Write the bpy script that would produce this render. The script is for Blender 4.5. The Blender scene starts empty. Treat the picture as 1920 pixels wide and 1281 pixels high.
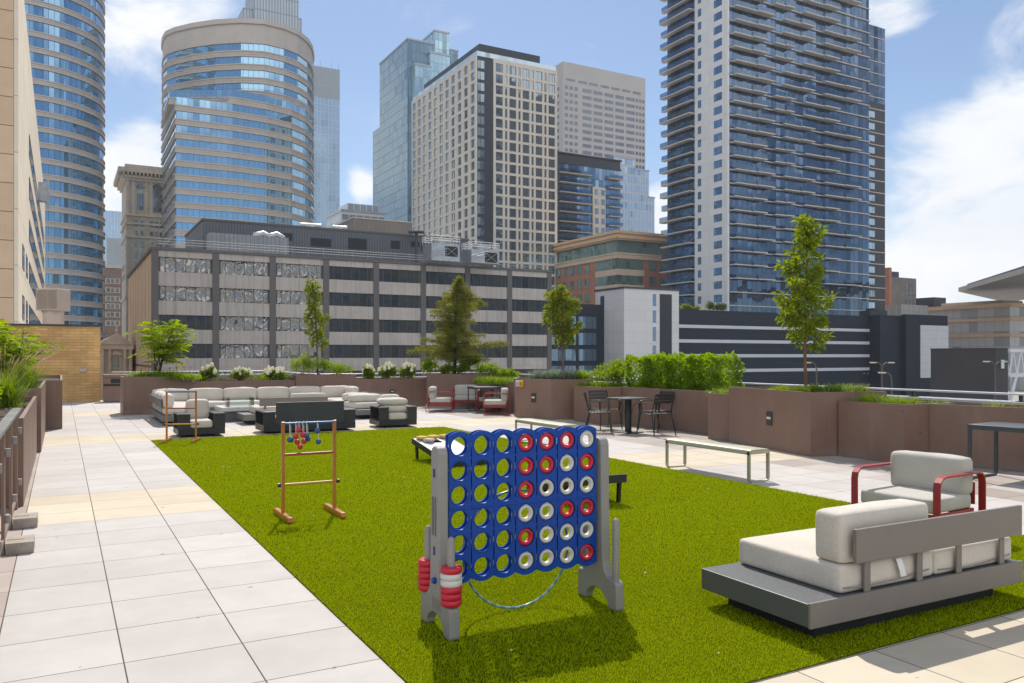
import bpy, math, random
import numpy as np
from mathutils import Vector
R = math.radians
scene = bpy.context.scene
COL = scene.collection
random.seed(7)
rng = np.random.default_rng(7)

# ------------------------------------------------------------------ camera, sky, sun, exposure
EYE = 1.64                      # eye height above the roof deck
FPX = 1520.0                    # focal length in pixels of the 1920 wide photograph
HOR = 667.0                     # row of the horizon
cam_d = bpy.data.cameras.new('camera')
cam = bpy.data.objects.new('camera', cam_d)
COL.objects.link(cam)
cam.location = (0, 0, EYE)
cam.rotation_euler = (R(90), 0, 0)
cam_d.sensor_width = 36
cam_d.lens = 36 * FPX / 1920
cam_d.shift_y = (HOR - 640.5) / 1920
cam_d.clip_start = 0.05
cam_d.clip_end = 6000
scene.camera = cam

scene.view_settings.view_transform = 'Standard'
scene.view_settings.look = 'None'
scene.view_settings.exposure = 0.27
scene.view_settings.gamma = 1.0

SUN_EL = R(51)
SUN_AZ = R(-6.5)                # measured from straight ahead (+Y), negative = left
sun_vec = Vector((math.sin(SUN_AZ) * math.cos(SUN_EL), math.cos(SUN_AZ) * math.cos(SUN_EL), math.sin(SUN_EL)))
sun_d = bpy.data.lights.new('sun', 'SUN')
sun_d.energy = 4.6
sun_d.angle = R(0.53)
sun_d.color = (1.0, 0.95, 0.86)
sun = bpy.data.objects.new('sun', sun_d)
COL.objects.link(sun)
sun.location = (0, 0, 300)
sun.rotation_euler = sun_vec.to_track_quat('Z', 'Y').to_euler()


def node(nt, typ, ins=None, **props):
    n = nt.nodes.new(typ)
    for k, v in props.items():
        setattr(n, k, v)
    for k, v in (ins or {}).items():
        s = n.inputs[k]
        if isinstance(v, bpy.types.NodeSocket):
            nt.links.new(v, s)
        else:
            s.default_value = v
    return n


def mth(nt, op, a, b=0.0, c=0.0):
    return node(nt, 'ShaderNodeMath', {0: a, 1: b, 2: c}, operation=op).outputs[0]


def mix(nt, fac, a, b):
    n = nt.nodes.new('ShaderNodeMix')
    n.data_type = 'RGBA'
    for s, v in ((n.inputs[0], fac), (n.inputs[6], a), (n.inputs[7], b)):
        if isinstance(v, bpy.types.NodeSocket):
            nt.links.new(v, s)
        elif hasattr(v, '__len__'):
            s.default_value = (v[0], v[1], v[2], 1)
        else:
            s.default_value = v
    return n.outputs[2]


def maprange(nt, v, a, b, c=0.0, d=1.0, smooth=True):
    n = nt.nodes.new('ShaderNodeMapRange')
    n.interpolation_type = 'SMOOTHSTEP' if smooth else 'LINEAR'
    nt.links.new(v, n.inputs[0])
    for i, x in enumerate((a, b, c, d)):
        n.inputs[i + 1].default_value = x
    return n.outputs[0]


world = bpy.data.worlds.new("World")
scene.world = world
world.use_nodes = True
wn = world.node_tree
wn.nodes.clear()
sky = node(wn, 'ShaderNodeTexSky', sky_type='NISHITA', sun_disc=False, sun_elevation=SUN_EL,
           sun_rotation=SUN_AZ, altitude=250, air_density=1.0, dust_density=0.4, ozone_density=3.0)
wtc = node(wn, 'ShaderNodeTexCoord').outputs['Generated']
SKY_STRENGTH = 0.098
bg_sky = node(wn, 'ShaderNodeBackground', {'Color': sky.outputs[0], 'Strength': SKY_STRENGTH})
# cumulus and thin cloud, placed by compass direction and height in the sky
cl_map = node(wn, 'ShaderNodeMapping', {'Vector': wtc, 'Scale': (1, 1, 1.9)}).outputs[0]
cl_n = node(wn, 'ShaderNodeTexNoise', {'Vector': cl_map, 'Scale': 6.5, 'Detail': 9.0, 'Roughness': 0.58, 'Distortion': 0.35}).outputs[0]
cl_n2 = node(wn, 'ShaderNodeTexNoise', {'Vector': cl_map, 'Scale': 3.0, 'Detail': 6.0, 'Roughness': 0.6}).outputs[0]
blobs = None
for (px, py, rad, w) in ((1800, 330, .11, 1.0), (1900, 455, .14, 1.1), (1720, 265, .055, .75), (1880, 230, .075, .75),
                         (1770, 480, .12, 1.0), (250, 330, .075, 1.0), (205, 400, .06, 1.0), (682, 345, .034, .9),
                         (300, 45, .075, .55), (390, 20, .06, .45), (1690, 10, .05, .6), (1255, 400, .05, .8),
                         (1420, 520, .1, .5), (-500, 250, .4, .7), (2700, 300, .45, .75)):
    d = Vector(((px - 960) / FPX, 1, (HOR - py) / FPX)).normalized()
    dist = node(wn, 'ShaderNodeVectorMath', {0: wtc, 1: tuple(d)}, operation='DISTANCE').outputs['Value']
    b = maprange(wn, dist, rad * 1.25, 0.0, 0.0, w)
    blobs = b if blobs is None else mth(wn, 'MAXIMUM', blobs, b)
# unseen cloud added high behind the viewer and overhead, to brighten shaded facades
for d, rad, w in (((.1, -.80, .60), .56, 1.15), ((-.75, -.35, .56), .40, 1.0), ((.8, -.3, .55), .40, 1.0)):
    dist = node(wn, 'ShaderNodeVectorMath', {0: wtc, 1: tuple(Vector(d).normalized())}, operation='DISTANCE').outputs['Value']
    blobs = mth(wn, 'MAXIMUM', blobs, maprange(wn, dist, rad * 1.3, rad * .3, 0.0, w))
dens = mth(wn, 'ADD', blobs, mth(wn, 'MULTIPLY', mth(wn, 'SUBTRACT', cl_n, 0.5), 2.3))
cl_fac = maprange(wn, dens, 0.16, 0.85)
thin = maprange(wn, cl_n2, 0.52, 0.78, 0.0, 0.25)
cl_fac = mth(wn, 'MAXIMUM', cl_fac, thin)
up = node(wn, 'ShaderNodeSeparateXYZ', {0: wtc}).outputs[2]
cl_fac = mth(wn, 'MULTIPLY', cl_fac, maprange(wn, up, -0.01, 0.03))
cl_shade = maprange(wn, cl_n2, 0.3, 0.7)
cl_col = mix(wn, cl_shade, (0.74, 0.77, 0.82), (0.90, 0.895, 0.88))
# clouds opposite the sun made brighter, as added fill on the shaded facades
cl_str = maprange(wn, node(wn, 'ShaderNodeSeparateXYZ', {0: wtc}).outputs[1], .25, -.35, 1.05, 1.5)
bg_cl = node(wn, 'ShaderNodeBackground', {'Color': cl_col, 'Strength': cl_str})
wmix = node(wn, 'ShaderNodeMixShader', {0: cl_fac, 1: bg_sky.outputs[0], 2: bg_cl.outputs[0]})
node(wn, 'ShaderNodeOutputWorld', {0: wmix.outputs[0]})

# ------------------------------------------------------------------ helpers
PHI = R(29.07)                                      # the roof and most of the city lie on this grid
VX, VY = math.cos(PHI), math.sin(PHI)
V2 = Vector((VX, VY))                               # across the deck (to the right)
U2 = Vector((-VY, VX))                              # along the deck (away from the camera)


def ab(a, b):                                       # deck grid -> world
    return Vector((a * VX - b * VY, a * VY + b * VX))


def gp(px, py, z=0.0):                              # ground position seen at a pixel
    Y = FPX * (EYE - z) / (py - HOR)
    return Vector(((px - 960) / FPX * Y, Y))


def hz(py, Y):                                      # height seen at a row at distance Y
    return EYE + (HOR - py) / FPX * Y


def pxX(px, Y):
    return (px - 960) / FPX * Y


def along(P, d, px):                                # distance along d from P to where it crosses column px
    k = (px - 960) / FPX
    return (k * P[1] - P[0]) / (d[0] - k * d[1])


class MB:
    def __init__(s):
        s.v = []; s.f = []; s.uv = []; s.mi = []; s.m = 0

    def face(s, pts, uv=None):
        b = len(s.v)
        s.v += [tuple(p) for p in pts]
        s.f.append(tuple(range(b, b + len(pts))))
        s.uv += list(uv) if uv else [(0, 0)] * len(pts)
        s.mi.append(s.m)

    def poly(s, verts, faces, uvf=None):
        b = len(s.v)
        s.v += [tuple(p) for p in verts]
        for f in faces:
            s.f.append(tuple(i + b for i in f))
            s.uv += [(0, 0)] * len(f)
            s.mi.append(s.m)

    def box(s, x0, x1, y0, y1, z0, z1):
        v = [(x0, y0, z0), (x1, y0, z0), (x1, y1, z0), (x0, y1, z0), (x0, y0, z1), (x1, y0, z1), (x1, y1, z1), (x0, y1, z1)]
        s.poly(v, [(3, 2, 1, 0), (4, 5, 6, 7), (0, 1, 5, 4), (1, 2, 6, 5), (2, 3, 7, 6), (3, 0, 4, 7)])
        return s

    def obox(s, P, d, s0, s1, d0, d1, z0, z1):
        """box in a wall frame: s along d from P, depth measured outwards (towards d turned right)"""
        n = (d[1], -d[0])
        q = lambda a, b, z: (P[0] + d[0] * a + n[0] * b, P[1] + d[1] * a + n[1] * b, z)
        v = [q(s0, d1, z0), q(s1, d1, z0), q(s1, d0, z0), q(s0, d0, z0), q(s0, d1, z1), q(s1, d1, z1), q(s1, d0, z1), q(s0, d0, z1)]
        b = len(s.v)
        s.v += v
        L, D, H = s1 - s0, abs(d1 - d0), z1 - z0
        for f, uv in (((3, 2, 1, 0), None), ((4, 5, 6, 7), None),
                      ((0, 1, 5, 4), ((s0, z0), (s1, z0), (s1, z1), (s0, z1))),
                      ((1, 2, 6, 5), ((0, z0), (D, z0), (D, z1), (0, z1))),
                      ((2, 3, 7, 6), ((0, z0), (L, z0), (L, z1), (0, z1))),
                      ((3, 0, 4, 7), ((0, z0), (D, z0), (D, z1), (0, z1)))):
            s.f.append(tuple(i + b for i in f)); s.mi.append(s.m)
            s.uv += list(uv) if uv else [(0, 0)] * 4
        return s

    def prism(s, poly, z0, z1):
        n = len(poly)
        v = [(p[0], p[1], z0) for p in poly] + [(p[0], p[1], z1) for p in poly]
        f = [tuple(range(n - 1, -1, -1)), tuple(range(n, 2 * n))]
        s.poly(v, f)
        s.strip(list(poly) + [poly[0]], z0, z1)
        return s

    def strip(s, pts, z0, z1):
        L = 0
        for a, b in zip(pts[:-1], pts[1:]):
            l = math.hypot(b[0] - a[0], b[1] - a[1])
            s.face([(a[0], a[1], z0), (b[0], b[1], z0), (b[0], b[1], z1), (a[0], a[1], z1)],
                   [(L, z0), (L + l, z0), (L + l, z1), (L, z1)])
            L += l
        return s

    def extrude_y(s, outline, y0, y1):
        """outline in (x, z), extruded along y"""
        n = len(outline)
        v = [(p[0], y0, p[1]) for p in outline] + [(p[0], y1, p[1]) for p in outline]
        f = [tuple(range(n)), tuple(range(2 * n - 1, n - 1, -1))]
        f += [((i + 1) % n, i, i + n, (i + 1) % n + n) for i in range(n)]
        s.poly(v, f)
        return s

    def extrude_x(s, outline, x0, x1):
        """outline in (y, z), extruded along x"""
        n = len(outline)
        v = [(x0, p[0], p[1]) for p in outline] + [(x1, p[0], p[1]) for p in outline]
        f = [tuple(range(n - 1, -1, -1)), tuple(range(n, 2 * n))]
        f += [(i, (i + 1) % n, (i + 1) % n + n, i + n) for i in range(n)]
        s.poly(v, f)
        return s

    def tube(s, path, r, n=8, closed=False, rect=None):
        """round tube along a path (r may be a list), or a flat bar when rect=(w, t)"""
        P = [Vector(p) for p in path]
        m = len(P)
        rings = []
        prev = None
        for i in range(m):
            if closed:
                t = (P[(i + 1) % m] - P[i - 1]).normalized()
            else:
                t = (P[min(i + 1, m - 1)] - P[max(i - 1, 0)]).normalized()
            ref = prev if prev is not None else (Vector((0, 0, 1)) if abs(t.z) < .9 else Vector((1, 0, 0)))
            x = (ref - t * ref.dot(t))
            if x.length < 1e-5:
                x = t.orthogonal()
            x.normalize()
            y = t.cross(x)
            prev = x
            rr = r[i] if isinstance(r, (list, tuple)) else r
            rings.append([P[i] + (x * math.cos(2 * math.pi * k / n) + y * math.sin(2 * math.pi * k / n)) * rr for k in range(n)])
        b = len(s.v)
        for ring in rings:
            s.v += [tuple(p) for p in ring]
        last = m if closed else m - 1
        for i in range(last):
            j = (i + 1) % m
            for k in range(n):
                s.f.append((b + i * n + k, b + i * n + (k + 1) % n, b + j * n + (k + 1) % n, b + j * n + k))
                s.uv += [(0, 0)] * 4; s.mi.append(s.m)
        if not closed:
            s.f.append(tuple(b + k for k in range(n - 1, -1, -1))); s.uv += [(0, 0)] * n; s.mi.append(s.m)
            s.f.append(tuple(b + (m - 1) * n + k for k in range(n))); s.uv += [(0, 0)] * n; s.mi.append(s.m)
        return s

    def bar(s, path, w, t, side):
        """flat bar: width w along the vector 'side', thickness t across it, following path"""
        side = Vector(side).normalized()
        P = [Vector(p) for p in path]
        m = len(P)
        b = len(s.v)
        for i in range(m):
            tg = (P[min(i + 1, m - 1)] - P[max(i - 1, 0)]).normalized()
            nrm = side.cross(tg).normalized()
            k = 1.0
            if 0 < i < m - 1:
                c = (P[i] - P[i - 1]).normalized().dot(tg)
                k = 1 / max(c, .5)
            for a, c in ((-.5, -.5), (.5, -.5), (.5, .5), (-.5, .5)):
                s.v.append(tuple(P[i] + side * (a * w) + nrm * (c * t * k)))
        for i in range(m - 1):
            for k in range(4):
                s.f.append((b + i * 4 + k, b + i * 4 + (k + 1) % 4, b + i * 4 + 4 + (k + 1) % 4, b + i * 4 + 4 + k))
                s.uv += [(0, 0)] * 4; s.mi.append(s.m)
        s.f.append((b + 3, b + 2, b + 1, b)); s.uv += [(0, 0)] * 4; s.mi.append(s.m)
        e = b + (m - 1) * 4
        s.f.append((e, e + 1, e + 2, e + 3)); s.uv += [(0, 0)] * 4; s.mi.append(s.m)
        return s

    def lathe(s, prof, n=24, c=(0, 0, 0), closed=False):
        b = len(s.v)
        for (r, z) in prof:
            for k in range(n):
                a = 2 * math.pi * k / n
                s.v.append((c[0] + r * math.cos(a), c[1] + r * math.sin(a), c[2] + z))
        m = len(prof)
        for i in range(m if closed else m - 1):
            j = (i + 1) % m
            for k in range(n):
                s.f.append((b + i * n + k, b + i * n + (k + 1) % n, b + j * n + (k + 1) % n, b + j * n + k))
                s.uv += [(0, 0)] * 4; s.mi.append(s.m)
        if not closed:
            if prof[0][0] > 1e-6:
                s.f.append(tuple(b + k for k in range(n - 1, -1, -1))); s.uv += [(0, 0)] * n; s.mi.append(s.m)
            if prof[-1][0] > 1e-6:
                s.f.append(tuple(b + (m - 1) * n + k for k in range(n))); s.uv += [(0, 0)] * n; s.mi.append(s.m)
        return s

    def sphere(s, c, r, n=14, sq=(1, 1, 1)):
        prof = [(max(r * math.sin(math.pi * i / n), 1e-7), -r * math.cos(math.pi * i / n)) for i in range(n + 1)]
        b = len(s.v)
        s.lathe(prof, 16)
        for i in range(b, len(s.v)):
            v = s.v[i]
            s.v[i] = (c[0] + v[0] * sq[0], c[1] + v[1] * sq[1], c[2] + v[2] * sq[2])
        return s

    def cushion(s, x0, x1, y0, y1, z0, z1, r=.05, puff=.02, n=9, seed=0):
        """soft box with rounded edges, a little fuller in the middle of each side"""
        rs = random.Random(seed + int(abs(x0 * 1000) + abs(y1 * 100)))
        c = Vector(((x0 + x1) / 2, (y0 + y1) / 2, (z0 + z1) / 2))
        h = Vector(((x1 - x0) / 2, (y1 - y0) / 2, (z1 - z0) / 2))
        r = min(r, h.x * .95, h.y * .95, h.z * .95)
        ph = [rs.uniform(0, 6.28) for _ in range(6)]
        idx = {}
        for ax in range(3):
            for sg in (-1, 1):
                a1, a2 = (ax + 1) % 3, (ax + 2) % 3
                grid = []
                for i in range(n + 1):
                    row = []
                    for j in range(n + 1):
                        # cluster samples near the edges
                        g = lambda k: math.sin((k / n - .5) * math.pi) if True else k
                        p = [0, 0, 0]
                        p[ax] = sg; p[a1] = g(i); p[a2] = g(j)
                        key = tuple(round(x, 5) for x in p)
                        if key not in idx:
                            q = Vector((p[0] * h.x, p[1] * h.y, p[2] * h.z))
                            inner = Vector([max(-(h[k] - r), min(h[k] - r, q[k])) for k in range(3)])
                            d = q - inner
                            if d.length > 1e-9:
                                q = inner + d.normalized() * r
                            f = [1 - (q[k] / h[k]) ** 2 for k in range(3)]
                            w = 1 + .35 * math.sin(3.1 * p[0] + ph[0]) * math.sin(2.7 * p[1] + ph[1]) + .25 * math.sin(5 * p[0] + 4 * p[1] + 3 * p[2] + ph[2])
                            for k in range(3):
                                k1, k2 = (k + 1) % 3, (k + 2) % 3
                                amt = puff * max(f[k1], 0) * max(f[k2], 0) * (1 if abs(p[k]) > .5 else 0) * w
                                q[k] += math.copysign(amt, p[k]) if abs(p[k]) > .5 else 0
                            idx[key] = len(s.v)
                            s.v.append(tuple(c + q))
                        row.append(idx[key])
                    grid.append(row)
                for i in range(n):
                    for j in range(n):
                        q = (grid[i][j], grid[i + 1][j], grid[i + 1][j + 1], grid[i][j + 1])
                        if sg < 0:
                            q = q[::-1]
                        s.f.append(q); s.uv += [(0, 0)] * 4; s.mi.append(s.m)
        return s

    def build(s, name, mat, parent=None, local=False, smooth=0, bevel=0):
        me = bpy.data.meshes.new(name)
        v = s.v
        if parent is not None and not local:
            o = WLOC.get(parent.name, Vector((0, 0, 0)))
            v = [(p[0] - o[0], p[1] - o[1], p[2] - o[2]) for p in v]
        me.from_pydata(v, [], s.f)
        uvl = me.uv_layers.new(name='UVMap')
        uvl.data.foreach_set('uv', np.array(s.uv, dtype=np.float32).ravel())
        for m in (mat if isinstance(mat, (list, tuple)) else [mat]):
            me.materials.append(m)
        me.polygons.foreach_set('material_index', s.mi)
        if smooth:
            me.polygons.foreach_set('use_smooth', [True] * len(me.polygons))
            me.update()
            me.set_sharp_from_angle(angle=R(smooth))
        me.update()
        o = bpy.data.objects.new(name, me)
        COL.objects.link(o)
        if parent is not None:
            o.parent = parent
            WLOC[o.name] = WLOC.get(parent.name, Vector((0, 0, 0))).copy() if not local else Vector((0, 0, 0))
        else:
            WLOC[o.name] = Vector((0, 0, 0))
        if bevel:
            b = o.modifiers.new('bevel', 'BEVEL')
            b.width = bevel; b.segments = 2; b.limit_method = 'ANGLE'; b.angle_limit = R(40)
        return o


WLOC = {}


def npmesh(name, V, F, mat, parent=None, smooth=False):
    me = bpy.data.meshes.new(name)
    V = np.asarray(V, dtype=np.float32)
    if parent is not None:
        V = V - np.array(WLOC.get(parent.name, (0, 0, 0)), dtype=np.float32)
    F = np.asarray(F, dtype=np.int32)
    k = F.shape[1]
    me.vertices.add(len(V)); me.vertices.foreach_set('co', V.ravel())
    me.loops.add(F.size); me.loops.foreach_set('vertex_index', F.ravel())
    me.polygons.add(len(F))
    me.polygons.foreach_set('loop_start', np.arange(0, F.size, k, dtype=np.int32))
    me.polygons.foreach_set('loop_total', np.full(len(F), k, dtype=np.int32))
    me.materials.append(mat)
    me.update(calc_edges=True)
    me.validate()
    o = bpy.data.objects.new(name, me)
    COL.objects.link(o)
    if parent is not None:
        o.parent = parent
    return o


def tag(o, label=None, cat=None, group=None, kind=None):
    if label: o['label'] = label
    if cat: o['category'] = cat
    if group: o['group'] = group
    if kind: o['kind'] = kind
    return o


def thing(name, label, cat, loc=(0, 0, 0), rz=0.0, group=None):
    o = bpy.data.objects.new(name, None)
    o.empty_display_size = .2
    COL.objects.link(o)
    o.location = loc if len(loc) == 3 else (loc[0], loc[1], 0)
    o.rotation_euler = (0, 0, rz)
    WLOC[o.name] = Vector(o.location)
    return tag(o, label, cat, group)


def dup(root, loc, rz, label, group=None):
    r = root.copy()
    COL.objects.link(r)
    r.location = loc if len(loc) == 3 else (loc[0], loc[1], 0)
    r.rotation_euler = (0, 0, rz)
    r['label'] = label
    if group: r['group'] = group
    for ch in list(root.children):
        c = ch.copy(); COL.objects.link(c); c.parent = r
        for g in ch.children:
            d = g.copy(); COL.objects.link(d); d.parent = c
    return r


# ------------------------------------------------------------------ materials
def mat_base(name):
    m = bpy.data.materials.new(name)
    m.use_nodes = True
    nt = m.node_tree
    nt.nodes.clear()
    out = nt.nodes.new('ShaderNodeOutputMaterial')
    p = nt.nodes.new('ShaderNodeBsdfPrincipled')
    nt.links.new(p.outputs[0], out.inputs[0])
    return m, nt, p, out


def M(name, col, rough=.6, metal=0.0, var=.12, scale=6.0, bump=0.0, bscale=60.0, spec=.5, fine=0.0, coat=0.0, stretch=(1, 1, 1)):
    m, nt, p, out = mat_base(name)
    tc = node(nt, 'ShaderNodeTexCoord').outputs['Object']
    tc = node(nt, 'ShaderNodeMapping', {'Vector': tc, 'Scale': stretch}).outputs[0]
    n1 = node(nt, 'ShaderNodeTexNoise', {'Vector': tc, 'Scale': scale, 'Detail': 6.0, 'Roughness': .6}).outputs[0]
    lo = [c * (1 - var) for c in col]
    hi = [min(c * (1 + var), 1) for c in col]
    c = mix(nt, maprange(nt, n1, .3, .7), lo, hi)
    if fine:
        n2 = node(nt, 'ShaderNodeTexNoise', {'Vector': tc, 'Scale': bscale * 2, 'Detail': 2.0}).outputs[0]
        c = mix(nt, mth(nt, 'MULTIPLY', maprange(nt, n2, .45, .68), fine), c, [x * .35 for x in col])
    nt.links.new(c, p.inputs['Base Color'])
    p.inputs['Metallic'].default_value = metal
    p.inputs['Specular IOR Level'].default_value = spec
    p.inputs['Coat Weight'].default_value = coat
    nt.links.new(maprange(nt, n1, .2, .8, max(rough - .08, .02), min(rough + .08, 1)), p.inputs['Roughness'])
    if bump:
        nb = node(nt, 'ShaderNodeTexNoise', {'Vector': tc, 'Scale': bscale, 'Detail': 4.0}).outputs[0]
        b = node(nt, 'ShaderNodeBump', {'Strength': bump, 'Distance': .02, 'Height': nb})
        nt.links.new(b.outputs[0], p.inputs['Normal'])
    return m


def panels(name, col, pw, ph, joint=.02, jcol=None, rough=.75, var=.1, bump=.15, metal=0.0, streak=.0, off=0.0, pvar=.06):
    """cladding with joints every pw (along) and ph (up) metres, laid out on the UVs of a wall"""
    m, nt, p, out = mat_base(name)
    uv = node(nt, 'ShaderNodeUVMap').outputs[0]
    sx = node(nt, 'ShaderNodeSeparateXYZ', {0: uv})
    u = mth(nt, 'DIVIDE', sx.outputs[0], pw)
    v = mth(nt, 'DIVIDE', mth(nt, 'ADD', sx.outputs[1], off), ph)
    ju = mth(nt, 'LESS_THAN', mth(nt, 'FRACT', u), joint / pw)
    jv = mth(nt, 'LESS_THAN', mth(nt, 'FRACT', v), joint / ph)
    j = mth(nt, 'MAXIMUM', ju, jv)
    cid = node(nt, 'ShaderNodeCombineXYZ', {0: mth(nt, 'FLOOR', u), 1: mth(nt, 'FLOOR', v)}).outputs[0]
    rnd = node(nt, 'ShaderNodeTexWhiteNoise', {'Vector': cid}, noise_dimensions='3D').outputs[0]
    tc = node(nt, 'ShaderNodeTexCoord').outputs['Object']
    n1 = node(nt, 'ShaderNodeTexNoise', {'Vector': tc, 'Scale': .35, 'Detail': 8.0, 'Roughness': .65}).outputs[0]
    c = mix(nt, maprange(nt, n1, .3, .7), [x * (1 - var) for x in col], [min(1, x * (1 + var)) for x in col])
    c = mix(nt, mth(nt, 'MULTIPLY', rnd, pvar * 4), c, [x * .75 for x in col])
    if streak:
        st = node(nt, 'ShaderNodeMapping', {'Vector': tc, 'Scale': (2.5, 2.5, .15)}).outputs[0]
        n3 = node(nt, 'ShaderNodeTexNoise', {'Vector': st, 'Scale': 1.0, 'Detail': 5.0}).outputs[0]
        c = mix(nt, mth(nt, 'MULTIPLY', maprange(nt, n3, .45, .75), streak), c, [x * .5 for x in col])
    c = mix(nt, j, c, jcol or [x * .4 for x in col])
    nt.links.new(c, p.inputs['Base Color'])
    p.inputs['Roughness'].default_value = rough
    p.inputs['Metallic'].default_value = metal
    if bump:
        nb = node(nt, 'ShaderNodeTexNoise', {'Vector': tc, 'Scale': 6.0, 'Detail': 5.0}).outputs[0]
        b = node(nt, 'ShaderNodeBump', {'Strength': bump, 'Distance': .05, 'Height': mth(nt, 'SUBTRACT', nb, j)})
        nt.links.new(b.outputs[0], p.inputs['Normal'])
    return m


def glass(name, tint, metal=.75, pw=1.5, ph=50.0, mull=.07, mcol=(.05, .06, .07), rough=.04, wob=.012, swirl=0.0, sscale=.5, dark=.25, hm=None, darkcol=None, bulge=0.0):
    """coated facade glass: mirrors the sky, each pane set at a slightly different angle, mullion lines on the UVs"""
    m, nt, p, out = mat_base(name)
    uv = node(nt, 'ShaderNodeUVMap').outputs[0]
    sx = node(nt, 'ShaderNodeSeparateXYZ', {0: uv})
    u = mth(nt, 'DIVIDE', sx.outputs[0], pw)
    v = mth(nt, 'DIVIDE', sx.outputs[1], ph)
    ju = mth(nt, 'LESS_THAN', mth(nt, 'FRACT', u), mull / pw)
    jv = mth(nt, 'LESS_THAN', mth(nt, 'FRACT', v), (hm if hm is not None else mull) / ph)
    j = mth(nt, 'MAXIMUM', ju, jv)
    cid = node(nt, 'ShaderNodeCombineXYZ', {0: mth(nt, 'FLOOR', u), 1: mth(nt, 'FLOOR', v)}).outputs[0]
    wnz = node(nt, 'ShaderNodeTexWhiteNoise', {'Vector': cid}, noise_dimensions='3D')
    c = mix(nt, maprange(nt, wnz.outputs[0], 1 - dark, 1.0, 0, .7, False), tint, darkcol or [x * .3 for x in tint])
    c = mix(nt, j, c, mcol)
    nt.links.new(c, p.inputs['Base Color'])
    nt.links.new(mth(nt, 'MULTIPLY', mth(nt, 'SUBTRACT', 1.0, j), metal), p.inputs['Metallic'])
    nt.links.new(mix(nt, j, (rough,) * 3, (.5,) * 3), p.inputs['Roughness'])
    geo = node(nt, 'ShaderNodeNewGeometry').outputs['Normal']
    off = node(nt, 'ShaderNodeVectorMath', {0: wnz.outputs[1], 1: (.5, .5, .5)}, operation='SUBTRACT').outputs[0]
    off = node(nt, 'ShaderNodeVectorMath', {0: off, 'Scale': wob * 2}, operation='SCALE').outputs[0]
    nrm = node(nt, 'ShaderNodeVectorMath', {0: geo, 1: off}, operation='ADD').outputs[0]
    if swirl:
        tc = node(nt, 'ShaderNodeTexCoord').outputs['Object']
        shift = node(nt, 'ShaderNodeVectorMath', {0: wnz.outputs[1], 'Scale': 40.0}, operation='SCALE').outputs[0]
        tc = node(nt, 'ShaderNodeVectorMath', {0: tc, 1: shift}, operation='ADD').outputs[0]
        nz = node(nt, 'ShaderNodeTexNoise', {'Vector': tc, 'Scale': sscale, 'Detail': 1.0, 'Distortion': .6}).outputs[1]
        o2 = node(nt, 'ShaderNodeVectorMath', {0: nz, 1: (.5, .5, .5)}, operation='SUBTRACT').outputs[0]
        o2 = node(nt, 'ShaderNodeVectorMath', {0: o2, 'Scale': swirl}, operation='SCALE').outputs[0]
        nrm = node(nt, 'ShaderNodeVectorMath', {0: nrm, 1: o2}, operation='ADD').outputs[0]
    if bulge:
        # panes bowed like weak lenses, each about its own centre
        rs = node(nt, 'ShaderNodeSeparateXYZ', {0: wnz.outputs[1]})
        lu = mth(nt, 'ADD', mth(nt, 'SUBTRACT', mth(nt, 'FRACT', u), .5), mth(nt, 'MULTIPLY', mth(nt, 'SUBTRACT', rs.outputs[0], .5), .5))
        lv = mth(nt, 'ADD', mth(nt, 'MULTIPLY', mth(nt, 'SUBTRACT', mth(nt, 'FRACT', mth(nt, 'DIVIDE', mth(nt, 'SUBTRACT', 14.6, sx.outputs[1]), 3.79)), .25), -2.0), mth(nt, 'MULTIPLY', mth(nt, 'SUBTRACT', rs.outputs[1], .5), .4))
        k = mth(nt, 'MULTIPLY', mth(nt, 'SUBTRACT', mth(nt, 'GREATER_THAN', rs.outputs[2], .5), .5), bulge * 2)
        wtc_ = node(nt, 'ShaderNodeTexCoord').outputs['Object']
        wsh = node(nt, 'ShaderNodeVectorMath', {0: wtc_, 1: node(nt, 'ShaderNodeVectorMath', {0: wnz.outputs[1], 'Scale': 60.0}, operation='SCALE').outputs[0]}, operation='ADD').outputs[0]
        wn_ = node(nt, 'ShaderNodeSeparateXYZ', {0: node(nt, 'ShaderNodeTexNoise', {'Vector': wsh, 'Scale': .9, 'Detail': 2.0}).outputs[1]})
        lu = mth(nt, 'ADD', lu, mth(nt, 'MULTIPLY', mth(nt, 'SUBTRACT', wn_.outputs[0], .5), 1.5))
        lv = mth(nt, 'ADD', lv, mth(nt, 'MULTIPLY', mth(nt, 'SUBTRACT', wn_.outputs[1], .5), 1.1))
        rad = mth(nt, 'ADD', mth(nt, 'MULTIPLY', lu, lu), mth(nt, 'MULTIPLY', lv, lv))
        k = mth(nt, 'MULTIPLY', k, mth(nt, 'COSINE', mth(nt, 'MULTIPLY', rad, 14.0)))
        tu = mth(nt, 'MULTIPLY', lu, k)
        bo = node(nt, 'ShaderNodeCombineXYZ', {0: mth(nt, 'MULTIPLY', tu, VX), 1: mth(nt, 'MULTIPLY', tu, VY), 2: mth(nt, 'MULTIPLY', lv, k)}).outputs[0]
        nrm = node(nt, 'ShaderNodeVectorMath', {0: nrm, 1: bo}, operation='ADD').outputs[0]
    nrm = node(nt, 'ShaderNodeVectorMath', {0: nrm}, operation='NORMALIZE').outputs[0]
    nt.links.new(nrm, p.inputs['Normal'])
    return m


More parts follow.
